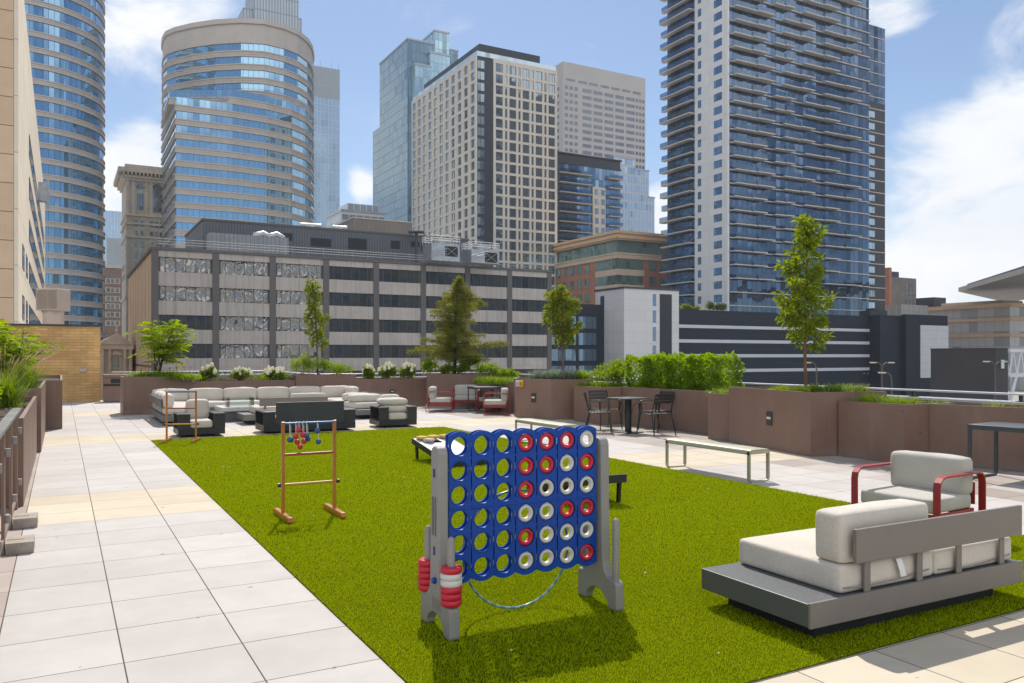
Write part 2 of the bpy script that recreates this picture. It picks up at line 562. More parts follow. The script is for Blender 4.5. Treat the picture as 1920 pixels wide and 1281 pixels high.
def leafmat(name, col, col2, trans=.45, scale=3.0, rough=.5):
    m, nt, p, out = mat_base(name)
    tc = node(nt, 'ShaderNodeTexCoord').outputs['Object']
    n1 = node(nt, 'ShaderNodeTexNoise', {'Vector': tc, 'Scale': scale, 'Detail': 3.0}).outputs[0]
    n2 = node(nt, 'ShaderNodeTexNoise', {'Vector': tc, 'Scale': 35.0, 'Detail': 2.0}).outputs[0]
    f = mth(nt, 'ADD', mth(nt, 'MULTIPLY', maprange(nt, n1, .3, .7), .5), mth(nt, 'MULTIPLY', maprange(nt, n2, .35, .65), .5))
    c = mix(nt, f, col, col2)
    nt.links.new(c, p.inputs['Base Color'])
    p.inputs['Roughness'].default_value = rough
    p.inputs['Specular IOR Level'].default_value = .35
    hs = node(nt, 'ShaderNodeHueSaturation', {'Hue': .485, 'Saturation': 1.15, 'Value': 1.7, 'Color': c}).outputs[0]
    t = node(nt, 'ShaderNodeBsdfTranslucent', {'Color': hs})
    ms = node(nt, 'ShaderNodeMixShader', {0: trans, 1: p.outputs[0], 2: t.outputs[0]})
    nt.links.new(ms.outputs[0], out.inputs[0])
    return m

# materials of the deck and the city
def planter_metal():
    m, nt, p, out = mat_base('planter_metal')
    tc = node(nt, 'ShaderNodeTexCoord').outputs['Object']
    n1 = node(nt, 'ShaderNodeTexNoise', {'Vector': tc, 'Scale': 1.6, 'Detail': 6.0, 'Roughness': .65}).outputs[0]
    st = node(nt, 'ShaderNodeMapping', {'Vector': tc, 'Scale': (9, 9, .7)}).outputs[0]
    n2 = node(nt, 'ShaderNodeTexNoise', {'Vector': st, 'Scale': 1.0, 'Detail': 5.0}).outputs[0]
    n3 = node(nt, 'ShaderNodeTexNoise', {'Vector': tc, 'Scale': 220.0, 'Detail': 2.0}).outputs[0]
    z = node(nt, 'ShaderNodeSeparateXYZ', {0: tc}).outputs[2]
    c = mix(nt, maprange(nt, n1, .3, .7), (.20, .117, .084), (.235, .142, .104))
    c = mix(nt, maprange(nt, n2, .52, .72, 0, .35), c, (.25, .175, .14))
    c = mix(nt, maprange(nt, n3, .3, .7, 0, .25), c, (.13, .08, .06))
    dirt = mth(nt, 'MULTIPLY', maprange(nt, z, .22, .02, 0, 1), maprange(nt, n1, .35, .6, .1, .6))
    c = mix(nt, dirt, c, (.25, .19, .155))
    nt.links.new(c, p.inputs['Base Color'])
    nt.links.new(maprange(nt, n1, .3, .7, .42, .6), p.inputs['Roughness'])
    b = node(nt, 'ShaderNodeBump', {'Strength': .06, 'Distance': .01, 'Height': n3})
    nt.links.new(b.outputs[0], p.inputs['Normal'])
    return m


mt_brown = planter_metal()
mt_soil = M('soil', (.06, .045, .03), .95, 0, .4, 14, .6, 60)
mt_coping = M('coping_metal', (.55, .56, .58), .4, .3, .06, 3)
mt_dark_metal = M('dark_metal', (.055, .053, .052), .45, .2, .15, 6)
mt_brick_y = None
mt_steel = M('galvanised_steel', (.42, .43, .45), .35, .7, .12, 1.5)
mt_white_pipe = M('white_metal', (.62, .63, .64), .4, .2, .06, 3)
mt_black = M('black_opening', (.012, .013, .015), .6)
mt_asphalt = M('street_paving', (.34, .32, .30), .9, 0, .2, .3, .2, 4)
mt_roof = M('roof_gravel', (.25, .24, .23), .95, 0, .25, .8, .2, 6)


def paving():
    m, nt, p, out = mat_base('pavers')
    tc = node(nt, 'ShaderNodeTexCoord').outputs['Object']
    sx = node(nt, 'ShaderNodeSeparateXYZ', {0: tc})
    ta = mth(nt, 'DIVIDE', mth(nt, 'SUBTRACT', sx.outputs[0], .292), .6096)
    tb = mth(nt, 'DIVIDE', mth(nt, 'SUBTRACT', sx.outputs[1], 8.446), .6096)
    fa, fb = mth(nt, 'FRACT', ta), mth(nt, 'FRACT', tb)
    ea = mth(nt, 'ABSOLUTE', mth(nt, 'SUBTRACT', fa, .5))
    eb = mth(nt, 'ABSOLUTE', mth(nt, 'SUBTRACT', fb, .5))
    ja = maprange(nt, ea, .4925, .4955)
    jb = maprange(nt, eb, .4925, .4962)
    j = mth(nt, 'MAXIMUM', ja, jb)
    ia, ib = mth(nt, 'FLOOR', ta), mth(nt, 'FLOOR', tb)
    cid = node(nt, 'ShaderNodeCombineXYZ', {0: ia, 1: ib}).outputs[0]
    wnz = node(nt, 'ShaderNodeTexWhiteNoise', {'Vector': cid}, noise_dimensions='3D')
    rnd = wnz.outputs[0]
    md = mth(nt, 'FLOORED_MODULO', ib, 13.0)
    tan = mth(nt, 'MULTIPLY', mth(nt, 'GREATER_THAN', md, .5), mth(nt, 'LESS_THAN', md, 3.5))
    grey = mix(nt, rnd, (.465, .43, .405), (.525, .49, .465))
    tanc = mix(nt, rnd, (.53, .455, .35), (.60, .525, .41))
    c = mix(nt, tan, grey, tanc)
    # the walk on the far right is laid in mixed browner slabs
    warm = mix(nt, wnz.outputs[0], (.33, .275, .24), (.47, .43, .40))
    right = mth(nt, 'MULTIPLY', mth(nt, 'GREATER_THAN', sx.outputs[0], 9.435), mth(nt, 'SUBTRACT', 1.0, tan))
    c = mix(nt, right, c, warm)
    c = mix(nt, mth(nt, 'LESS_THAN', sx.outputs[0], -.3176), c, mix(nt, wnz.outputs[0], (.36, .29, .25), (.44, .37, .33)))
    off = node(nt, 'ShaderNodeVectorMath', {0: tc, 1: node(nt, 'ShaderNodeVectorMath', {0: wnz.outputs[1], 'Scale': 30.0}, operation='SCALE').outputs[0]}, operation='ADD').outputs[0]
    n1 = node(nt, 'ShaderNodeTexNoise', {'Vector': off, 'Scale': 3.0, 'Detail': 7.0, 'Roughness': .6}).outputs[0]
    n0 = node(nt, 'ShaderNodeTexNoise', {'Vector': tc, 'Scale': .8, 'Detail': 4.0}).outputs[0]
    n2 = node(nt, 'ShaderNodeTexNoise', {'Vector': tc, 'Scale': 260.0, 'Detail': 2.0}).outputs[0]
    hs = node(nt, 'ShaderNodeHueSaturation', {'Color': c, 'Value': mth(nt, 'ADD', .93, mth(nt, 'ADD', maprange(nt, n1, .3, .7, -.03, .05), maprange(nt, n0, .35, .65, -.02, .03)))}).outputs[0]
    hs = mix(nt, maprange(nt, n2, .62, .72, 0, .22), hs, (.2, .18, .17))
    sp = node(nt, 'ShaderNodeTexNoise', {'Vector': tc, 'Scale': 9.0, 'Detail': 1.0}).outputs[0]
    hs = mix(nt, maprange(nt, sp, .765, .79, 0, .55), hs, (.13, .10, .07))
    c = mix(nt, j, hs, (.075, .06, .05))
    nt.links.new(c, p.inputs['Base Color'])
    p.inputs['Roughness'].default_value = .85
    p.inputs['Specular IOR Level'].default_value = .3
    hgt = mth(nt, 'SUBTRACT', mth(nt, 'MULTIPLY', n2, .12), j)
    tilt = mth(nt, 'ADD', hgt, mth(nt, 'MULTIPLY', mth(nt, 'MULTIPLY', fa, mth(nt, 'SUBTRACT', rnd, .5)), .25))
    b = node(nt, 'ShaderNodeBump', {'Strength': .5, 'Distance': .006, 'Height': tilt})
    nt.links.new(b.outputs[0], p.inputs['Normal'])
    return m


mt_pave = paving()

# ------------------------------------------------------------------ ground and deck
ZG = -8.0
mb = MB(); mb.face([(-1400, -300, ZG), (1400, -300, ZG), (1400, 1500, ZG), (-1400, 1500, ZG)])
tag(mb.build('city_ground', mt_asphalt), kind='structure')
deck_poly = [(-9, -7), (13.4, -7), (13.4, 26.4), (7.55, 26.4), (7.55, 33.4), (-9, 33.4)]
mb = MB(); mb.prism(deck_poly, ZG + .01, 0)
deck = mb.build('roof_deck', mt_pave)
deck.rotation_euler = (0, 0, PHI)
tag(deck, kind='structure')

# turf: a base sheet and its blades
TA0, TA1, TB0, TB1 = 1.511, 7.65, 2.97, 17.03
def turfmat(name, c1, c2, c3):
    m, nt, p, out = mat_base(name)
    tc = node(nt, 'ShaderNodeTexCoord').outputs['Object']
    n1 = node(nt, 'ShaderNodeTexNoise', {'Vector': tc, 'Scale': .9, 'Detail': 6.0, 'Roughness': .6}).outputs[0]
    n2 = node(nt, 'ShaderNodeTexNoise', {'Vector': tc, 'Scale': 90.0, 'Detail': 2.0}).outputs[0]
    n3 = node(nt, 'ShaderNodeTexNoise', {'Vector': tc, 'Scale': 7.0, 'Detail': 3.0}).outputs[0]
    c = mix(nt, maprange(nt, n2, .35, .65), c1, c2)
    c = mix(nt, mth(nt, 'MULTIPLY', mth(nt, 'ADD', maprange(nt, n1, .35, .65), maprange(nt, n3, .35, .65)), .3), c, c3)
    nt.links.new(c, p.inputs['Base Color'])
    p.inputs['Roughness'].default_value = .5
    p.inputs['Specular IOR Level'].default_value = .03
    t = node(nt, 'ShaderNodeBsdfTranslucent', {'Color': c})
    ms = node(nt, 'ShaderNodeMixShader', {0: .36, 1: p.outputs[0], 2: t.outputs[0]})
    nt.links.new(ms.outputs[0], out.inputs[0])
    return m


mt_turf = turfmat('turf_blades', (.295, .37, .003), (.46, .55, .007), (.38, .425, .004))
mt_turfbase = M('turf_backing', (.085, .105, .002), .95, 0, .3, 40, .5, 120, spec=.0)
mb = MB(); mb.prism([tuple(ab(a, b)) for a, b in ((TA0, TB0), (TA1, TB0), (TA1, TB1), (TA0, TB1))], .002, .008)
tag(mb.build('lawn', mt_turfbase), kind='structure')


def turf():
    N = 520000
    # more blades near the camera
    a = rng.uniform(TA0, TA1, N * 3); b = rng.uniform(TB0, TB1, N * 3)
    Y = a * VY + b * VX
    keep = rng.random(N * 3) < np.clip((5.5 / Y) ** 1.6, .06, 1)
    a, b, Y = a[keep][:N], b[keep][:N], Y[keep][:N]
    n = len(a)
    x = a * VX - b * VY; y = a * VY + b * VX
    th = rng.uniform(0, 2 * np.pi, n)
    grow = np.clip(Y / 6, 1, 2.4)
    h = rng.uniform(.009, .020, n) * np.clip(grow, 1, 1.3)
    w = .0026 * grow
    lean = rng.uniform(.1, .9, n) * h
    la = rng.uniform(0, 2 * np.pi, n)
    dx, dy = np.cos(th) * w, np.sin(th) * w
    tx, ty = x + np.cos(la) * lean, y + np.sin(la) * lean
    # a few blades hang over the border
    V = np.empty((n * 3, 3), np.float32)
    V[0::3] = np.c_[x - dx, y - dy, np.full(n, .006)]
    V[1::3] = np.c_[x + dx, y + dy, np.full(n, .006)]
    V[2::3] = np.c_[tx, ty, .006 + h]
    o = npmesh('grass', V, np.arange(n * 3).reshape(-1, 3), mt_turf)
    tag(o, 'bright green artificial grass blades of the play lawn', 'grass', kind='stuff')


turf()

# a few pale scraps of fallen petal and leaf on the lawn
mt_petal = M('petal', (.55, .52, .42), .8)
V = []; F = []
for i in range(110):
    a, b = random.uniform(TA0 + .1, TA1 - .1), random.uniform(TB0 + .1, TB1 - .2)
    p = ab(a, b); t = random.uniform(0, 6.28); l = random.uniform(.003, .010) * (1 + .05 * b)
    k = len(V)
    for q in range(4):
        V.append((p.x + l * math.cos(t + q * 1.57) * (1 if q % 2 else .45), p.y + l * math.sin(t + q * 1.57) * (1 if q % 2 else .45), .034 + .004 * (q % 3)))
    F.append((k, k + 1, k + 2, k + 3))
tag(npmesh('petals', V, F, mt_petal), 'pale fallen petals scattered over the green lawn', 'petals', kind='stuff')

# ------------------------------------------------------------------ parapet round the deck
par = thing('parapet_wall', 'low parapet with pale flat metal coping and a flat rail on stub posts behind the planters', 'parapet', tuple(ab(13.1, 10)))
pl = [ab(1.6, 33.1), ab(7.25, 33.1), ab(7.25, 26.1), ab(13.1, 26.1), ab(13.1, -6.9)]
wall, cop, rail, post = MB(), MB(), MB(), MB()
for i, (p, q) in enumerate(zip(pl[:-1], pl[1:])):
    d = (q - p); L = d.length; d.normalize()
    e = .11
    wall.obox(p, d, e if i else 0, L + e, -.11, .11, .002, .88)
    cop.obox(p, d, .2 if i else 0, L + .2, -.2, .2, .88, .918)
    rail.obox(p, d, .07 if i else 0, L + .07, -.07, .07, 1.02, 1.05)
    s = .6
    while s < L:
        post.obox(p, d, s - .025, s + .025, -.025, .025, .918, 1.02)
        post.obox(p, d, s - .07, s + .07, -.05, .05, .918, .926)
        s += 1.83
wall.build('wall', mt_brown, par); cop.build('coping', mt_coping, par); rail.build('rail', mt_coping, par, bevel=.006); post.build('post', mt_dark_metal, par)


# ------------------------------------------------------------------ city
def offs(poly, o):
    """polygon pushed outwards by o metres"""
    n = len(poly); r = []
    for i in range(n):
        p0, p1, p2 = Vector(poly[i - 1]), Vector(poly[i]), Vector(poly[(i + 1) % n])
        a, b = (p1 - p0).normalized(), (p2 - p1).normalized()
        na, nb = Vector((a.y, -a.x)), Vector((b.y, -b.x))
        m = (na + nb)
        m = m / max(m.dot(na), .35)
        r.append(p1 + m * o)
    return r


def banded(t, poly, zt, pitch, n, gh, gm, sm, lip=.35):
    """storeys of ribbon glass between moulded spandrel bands: zt = top of the highest glass band"""
    for k in range(n):
        z1 = zt - k * pitch
        g = MB(); g.strip(list(poly) + [poly[0]], z1 - gh, z1); g.build('window_band', gm, t)
        s = MB(); zb = z1 - pitch; h = pitch - gh
        s.prism(offs(poly, lip), zb, zb + h * .16)
        s.prism(offs(poly, lip * .45), zb + h * .16, zb + h * .42)
        s.prism(offs(poly, lip * .7), zb + h * .42, zb + h * .54)
        s.prism(offs(poly, lip * .45), zb + h * .54, zb + h * .82)
        s.prism(offs(poly, lip), zb + h * .82, zb + h)
        s.build('spandrel', sm, t)


def boxpoly(P, lv, lu):
    P = Vector(P)
    return [P, P + V2 * lv, P + V2 * lv + U2 * lu, P + U2 * lu]


# --- sunlit beige panelled building on the far left
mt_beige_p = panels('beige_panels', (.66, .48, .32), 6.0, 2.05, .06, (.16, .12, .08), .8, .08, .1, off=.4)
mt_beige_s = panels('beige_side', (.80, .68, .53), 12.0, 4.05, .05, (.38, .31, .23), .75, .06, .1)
mt_dglass = glass('dark_glass', (.30, .36, .42), .7, 2.2, 60, .12, (.06, .055, .05), .05, .02)
P = Vector((pxX(25, 58), 58.0))
t = thing('panelled_building', 'tall beige panelled building at the left edge, its side face in full sun', 'building', (P.x, P.y, ZG))
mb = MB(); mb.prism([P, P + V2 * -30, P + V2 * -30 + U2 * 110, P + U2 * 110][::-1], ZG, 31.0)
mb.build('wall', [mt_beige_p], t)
sd = U2                                            # the sunlit side face, from its near corner away
Pf = P
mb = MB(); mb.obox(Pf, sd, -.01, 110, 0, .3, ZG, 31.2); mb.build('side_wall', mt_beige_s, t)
for k in range(9):
    z1 = 1.64 + 33.6 * .62 - k * 4.05 + .2
    g = MB(); g.obox(Pf, sd, 22, 100, .3, .34, z1 - 1.9, z1); g.build('window_band', mt_dglass, t)
    h = MB(); h.obox(Pf, sd, 22, 100, .3, .37, z1, z1 + .12); h.build('hood', mt_beige_s, t)
    if k in (3, 4, 5, 6):
        for s_ in (8, 15.5):
            g = MB(); g.obox(Pf, sd, s_ - 1.2, s_ + 2.6, .3, .34, z1 - 1.9, z1); g.build('window', mt_dglass, t)
mb = MB(); mb.obox(Pf, sd, 58, 59.6, .3, 1.3, 22.5, 25.0); mb.obox(Pf, sd, 58.3, 58.8, 1.3, 1.6, 21.5, 25.4); mb.build('wall_equipment', mt_steel, t)

# --- louvred cabinet beside it
t = thing('louvre_cabinet', 'beige louvred ventilation cabinet on a drum above the yellow brick wall', 'vent', (pxX(89, 42), 42, 2.0))
mt_beige_m = M('beige_metal', (.50, .40, .32), .6, 0, .06, 2)
P = Vector((pxX(67, 42), 42.0))
mb = MB(); mb.box(P.x, P.x + 1.15, 42, 43.2, hz(582, 42), hz(541, 42)); mb.build('cabinet', mt_beige_m, t, bevel=.02)
mb = MB()
for k in range(14):
    z = hz(578, 42) + k * .072
    mb.poly([(P.x + .04, 41.94, z), (P.x + .56, 41.94, z), (P.x + .56, 42, z + .05), (P.x + .04, 42, z + .05)], [(0, 1, 2, 3)])
    mb.poly([(P.x + .60, 41.94, z), (P.x + 1.12, 41.94, z), (P.x + 1.12, 42, z + .05), (P.x + .60, 42, z + .05)], [(0, 1, 2, 3)])
mb.build('louvre', mt_beige_m, t)
mb = MB(); mb.lathe([(.5, hz(640, 42) - 2), (.5, hz(582, 42) - 2)], 28, (pxX(88, 42), 42.6, 2)); mb.build('drum', mt_beige_m, t, smooth=40)

# --- yellow brick enclosure at the end of the walk
def brickmat(name, c1, c2, mortar, bw, bh):
    m, nt, p, out = mat_base(name)
    uv = node(nt, 'ShaderNodeUVMap').outputs[0]
    br = node(nt, 'ShaderNodeTexBrick', {'Vector': uv, 'Color1': (*c1, 1), 'Color2': (*c2, 1), 'Mortar': (*mortar, 1), 'Scale': 1.0,
                                         'Mortar Size': .008, 'Bias': 0.0, 'Brick Width': bw, 'Row Height': bh})
    tc = node(nt, 'ShaderNodeTexCoord').outputs['Object']
    n = node(nt, 'ShaderNodeTexNoise', {'Vector': tc, 'Scale': .9, 'Detail': 6.0}).outputs[0]
    c = node(nt, 'ShaderNodeHueSaturation', {'Color': br.outputs[0], 'Value': maprange(nt, n, .3, .7, .82, 1.12)}).outputs[0]
    nt.links.new(c, p.inputs['Base Color'])
    p.inputs['Roughness'].default_value = .85
    b = node(nt, 'ShaderNodeBump', {'Strength': .4, 'Distance': .01, 'Height': mth(nt, 'SUBTRACT', 1.0, br.outputs[1])})
    nt.links.new(b.outputs[0], p.inputs['Normal'])
    return m


mt_ybrick = brickmat('yellow_brick', (.68, .41, .165), (.53, .31, .115), (.38, .25, .12), .40, .10)
P = ab(-3.2, 32.45)
t = thing('brick_enclosure', 'yellow brick roof enclosure with black coping at the end of the paved walk', 'brick wall', tuple(P) + (0,))
mb = MB(); mb.obox(P, V2, 0, 4.42, -4, 0, .003, hz(613, 29)); mb.build('wall', mt_ybrick, t)
mb = MB(); mb.obox(P, V2, -.05, 4.48, -4.05, .06, hz(613, 29), hz(609.5, 29)); mb.build('coping', mt_dark_metal, t)
q = along(P, V2, 155)
mb = MB(); mb.obox(P, V2, q - .08, q + .12, 0, .06, hz(696, 29.4), hz(691, 29.4)); mb.build('socket_box', mt_steel, t)

# --- round banded glass tower
mt_bglass = glass('blue_glass', (.24, .42, .60), .8, 1.45, 80, .10, (.08, .13, .18), .03, .010, dark=.15)
mt_band = M('tan_band', (.58, .52, .47), .8, 0, .05, .3)
cx_, cy_ = pxX(54, 224), 224.0
t = thing('round_tower', 'round tower of curved blue glass bands between tan bands, at the left', 'tower', (cx_, cy_, ZG))
circ = [(cx_ + 18.5 * math.cos(2 * math.pi * k / 96), cy_ + 18.5 * math.sin(2 * math.pi * k / 96)) for k in range(96)]
banded(t, circ, 104, 4.05, 27, 2.6, mt_bglass, mt_band, .4)
mb = MB(); mb.prism(offs(circ, .35), 104, 107); mb.build('roof', mt_band, t)

# --- curved tan and blue glass tower
t = thing('curved_tower', 'curved tan tower with ribbon glass, sharp prow corner and plain rounded crown', 'tower', (pxX(440, 240), 240, ZG))
A = Vector((pxX(330, 225), 225))
low = [A, Vector((pxX(436, 231.5), 231.5)), Vector((pxX(500, 237), 237)), Vector((pxX(545, 243), 243)), Vector((pxX(572, 250), 250)),
       Vector((pxX(584, 257), 257)), Vector((pxX(587, 265), 265)), Vector((pxX(583, 276), 276)), A + U2 * 48 + V2 * 18, A + U2 * 36]
upx = ((305, 258), (306.5, 252), (313, 247.5), (330, 244.5), (362, 241.5), (405, 239), (452, 238), (496, 239), (532, 242.5), (558, 247), (576, 253), (584, 259), (587, 266), (583, 276), (520, 285), (400, 285), (320, 275))
upp = [Vector((pxX(x, y), y)) for x, y in upx]
mid = [Vector((pxX(318, 232), 232))] + low[1:]
mt_bglass2 = glass('ribbon_glass', (.33, .53, .69), .8, 1.5, 80, .10, (.12, .2, .26), .03, .010, dark=.10)
mt_band2 = M('curved_tower_stone', (.55, .49, .44), .8, 0, .05, .3)
banded(t, upp, 93.4, 3.9, 4, 2.1, mt_bglass2, mt_band2, .35)
banded(t, mid, 77.6, 3.9, 1, 2.1, mt_bglass2, mt_band2, .35)
banded(t, low, 73.5, 3.86, 21, 2.1, mt_bglass2, mt_band2, .35)
mb = MB(); mb.prism(upp, 93.4, 99.2); mb.prism(offs(upp, .35), 93.4, 94.1); mb.prism(offs(upp, .5), 99.2, 100.6); mb.build('crown', mt_band2, t)
mb = MB(); mb.prism(offs(upp, .3), 77.4, 78.0); mb.prism(offs(mid, .3), 73.5, 74.0); mb.build('terrace_deck', mt_band2, t)
mb = MB()
for pts in ((A + Vector((.6, .6)), low[1] + Vector((0, .3))), (mid[0] + Vector((.6, .6)), low[1] + Vector((0, .5)))):
    z = 74.0 if pts[0].y < 230 else 78.0
    for dz in (.5, 1.0):
        mb.tube([(pts[0].x, pts[0].y, z + dz), (pts[1].x, pts[1].y, z + dz)], .06, 6)
mb.build('terrace_railing', mt_steel, t)

# --- pale towers behind it
def gridbox(t, P, lv, lu, z0, z1, mat, name='curtain_wall', cap=None):
    mb = MB(); bp = boxpoly(P, lv, lu); mb.strip(bp + [bp[0]], z0, z1); mb.face([(p.x, p.y, z1) for p in bp]); o = mb.build(name, mat, t)
    if cap:
        mb = MB(); mb.prism(offs(bp, .25), z1, z1 + cap); mb.build('roof_edge', mt_steel, t)
    return o


mt_pale = glass('pale_blue_glass', (.55, .66, .76), .55, 2.0, 3.9, .25, (.50, .55, .60), .12, .01, dark=.2, darkcol=(.4, .5, .6))
mt_palegrey = panels('pale_grey_top', (.36, .39, .42), 2.0, 3.9, .15, (.30, .33, .36), .6, .05)
P = Vector((pxX(587, 420), 420))
t = thing('slab_tower', 'slim pale blue glass slab tower with grey top behind the curved tower', 'tower', (P.x, P.y, ZG))
gridbox(t, P - V2 * 4, along(P, V2, 637) + 4, 18, ZG, hz(186, 425), mt_pale)
gridbox(t, P - V2 * 4.02 - U2 * .02, along(P, V2, 637) + 4.04, 18, hz(186, 425) + .01, hz(120, 418), mt_palegrey, 'top_storeys')
mb = MB()
for s_ in (3, 9, 13):
    mb.tube([(P + V2 * s_).to_3d() + Vector((0, 3, hz(120, 418))), (P + V2 * s_).to_3d() + Vector((0, 3, hz(120, 418) + 4))], .12, 5)
mb.build('mast', mt_steel, t)

mt_rib = panels('ribbed_top', (.50, .54, .58), 1.7, 9.0, .7, (.25, .29, .33), .5, .05, .3, .2)
P = Vector((pxX(476, 480), 480))
t = thing('ribbed_tower', 'tall pale ribbed tower rising out of the picture behind the curved crown', 'tower', (P.x, P.y, ZG))
gridbox(t, P, along(P, V2, 560), 26, ZG, 240, mt_rib, 'ribbed_wall')
gridbox(t, P - V2 * 5.6 + U2 * 3, 5.58, 20, ZG, hz(14, 480), mt_rib, 'shoulder')
gridbox(t, P + V2 * along(P, V2, 560.2) + U2 * 3, along(P, V2, 568) - along(P, V2, 560), 20, ZG, hz(26, 490), mt_rib, 'shoulder')

# --- old ornamented tower
mt_stone = panels('old_stone', (.54, .46, .37), 3.0, 1.1, .05, (.26, .21, .16), .85, .12, .3, streak=.5)
mt_stone_l = M('old_stone_trim', (.58, .49, .40), .85, 0, .15, .5, .3, 3)
mt_wglass = glass('old_window_glass', (.22, .24, .25), .5, .9, 1.5, .08, (.10, .09, .08), .08, .03)
P = Vector((pxX(237, 250), 250))
t = thing('stone_tower', 'old ornamented stone tower with deep cornice and arched top window beside the curved tower', 'building', (P.x, P.y, ZG))
zt = hz(338, 250)
mb = MB(); mb.prism(boxpoly(P, 26, 22), ZG, zt); mb.build('wall', mt_stone, t)
mb = MB()
mb.prism(offs(boxpoly(P, 26, 22), .6), zt, zt + .8)
mb.prism(offs(boxpoly(P, 26, 22), 1.3), zt + .8, zt + 1.6)
for i in range(24):
    mb.obox(P, V2, -1 + i * 1.1, -.5 + i * 1.1, 1.2, 2.2, zt + 1.6, zt + 2.3)
for i in range(20):
    mb.obox(P + U2 * 22, -U2, i * 1.1, .5 + i * 1.1, 1.2, 2.2, zt + 1.6, zt + 2.3)
mb.prism(offs(boxpoly(P, 26, 22), 2.4), zt + 2.3, zt + 3.6)
mb.prism(offs(boxpoly(P, 26, 22), .4), zt + 3.6, zt + 5.0)
mb.build('cornice', mt_stone_l, t)
for py in (404, 420, 445, 560, 640):
    mb = MB(); mb.prism(offs(boxpoly(P, 26, 22), .45), hz(py, 250), hz(py - 4, 250)); mb.build('string_course', mt_stone_l, t)
for s_ in (.0, 1.6, 5.2, 6.6):
    mb = MB(); mb.obox(P, V2, s_, s_ + .8, 0, .3, hz(404, 250), zt); mb.build('pilaster', mt_stone_l, t)
for s_, w, za, zb in ((2.9, 1.9, 393, 362), (2.9, 1.9, 354, 343), (7.3, 2.8, 395, 350)):
    g = MB(); g.obox(P, V2, s_, s_ + w, .02, .08, hz(za, 251), hz(zb, 251)); g.build('window', mt_wglass, t)
g = MB(); g.prism([(0, 0)] * 3, 0, 0) if False else None
mb = MB(); c_ = P + V2 * 8.7
ring = [(c_.x + VX * 1.4 * math.cos(a), c_.y + VY * 1.4 * math.cos(a), hz(350, 251) + 1.4 * math.sin(a)) for a in [math.pi * k / 10 for k in range(11)]]
nrm = Vector((VY, -VX, 0)) * .08
mb.face([Vector(p) + nrm for p in reversed(ring)]); mb.build('arched_light', mt_wglass, t)
for s_ in (2.6, 4.7, 7.0, 8.6, 10.2):
    g = MB(); g.obox(P, V2, s_ + .2, s_ + .9, .02, .08, zt - 2.1, zt - 1.2); g.build('window', mt_wglass, t)
for r_ in range(13):
    zb = hz(413, 251) - r_ * 3.2
    for s_ in (2.2, 3.9, 6.6, 8.0, 9.4):
        g = MB(); g.obox(P, V2, s_, s_ + 1.1, .02, .08, zb - 1.9, zb); g.build('window', mt_wglass, t)
    if r_ < 6:
        for s_ in (4, 9, 14):
            g = MB(); g.obox(P + U2 * 22, -U2, s_, s_ + 1.2, .02, .08, zb - 1.9, zb); g.build('window', mt_wglass, t)

# --- low brown brick block between the towers, blue glass far behind, and the temple front
mt_rbrick = panels('brown_brick', (.27, .20, .16), 1.2, .6, .03, (.2, .15, .12), .9, .12, .1)
mt_wtrim = M('white_trim', (.6, .57, .52), .7)
P = Vector((pxX(180, 300), 300))
t = thing('brown_brick_block', 'small brown brick block with white framed windows between round tower and stone tower', 'building', (P.x, P.y, ZG))
mb = MB(); mb.prism(boxpoly(P, 16, 12), ZG, hz(502, 301)); mb.build('wall', mt_rbrick, t)
mb = MB(); mb.prism(offs(boxpoly(P, 16, 12), .4), hz(502, 301), hz(496, 301)); mb.build('cornice', mt_wtrim, t)
for px in (203, 211, 220):
    s_ = along(P, V2, px)
    for py in (527, 544, 560, 574, 590, 606):
        f_ = MB(); f_.obox(P, V2, s_ - .95, s_ + .95, .02, .1, hz(py + 5, 302), hz(py - 5, 302)); f_ = f_.build('window', mt_wtrim, t)
        g = MB(); g.obox(P, V2, s_ - .6, s_ + .6, .1, .13, hz(py + 4, 302), hz(py - 4, 302)); g.build('pane', mt_wglass, f_)
P = Vector((pxX(190, 560), 560))
t = thing('distant_glass_tower', 'distant pale blue glass tower seen in the gap beside the old stone tower', 'tower', (P.x, P.y, ZG))
gridbox(t, P, 18, 15, ZG, hz(394, 560), mt_pale)
gridbox(t, P + V2 * 1 - U2 * 60, 16, 10, ZG, hz(455, 530), mt_palegrey, 'podium')
P = Vector((pxX(186, 128), 128))
t = thing('temple_front', 'small classical stone front with pediment and columns behind the brick enclosure', 'building', (P.x, P.y, ZG))
W = along(P, V2, 246)
mb = MB(); mb.prism(boxpoly(P, W, 14), ZG, hz(646, 128)); mb.build('wall', mt_stone_l, t)
mb = MB(); mb.obox(P, V2, -.3, W + .3, 0, .5, hz(655, 128), hz(646, 128)); mb.build('entablature', mt_stone_l, t)
mb = MB()
b0 = len(mb.v)
za, zb = hz(646, 128), hz(624, 128)
mid_ = W * .55
for d_ in (.7, -8):
    n_ = Vector((VY, -VX)) * d_
    for s_, z in ((-.4, za + .01), (W + .4, za + .01), (mid_, zb)):
        q = P + V2 * s_ + n_
        mb.v.append((q.x, q.y, z))
for f_ in ((0, 1, 2), (5, 4, 3), (0, 3, 4, 1), (1, 4, 5, 2), (2, 5, 3, 0)):
    mb.f.append(f_); mb.uv += [(0, 0)] * len(f_); mb.mi.append(0)
mb.build('pediment', mt_stone_l, t)
mb = MB(); q = P + V2 * mid_
mb.lathe([(.15, zb), (.35, zb + .3), (.2, zb + .7), (.3, zb + .9), (.0001, zb + 1.5)], 10, (q.x, q.y, 0)); mb.build('finial', mt_stone_l, t)
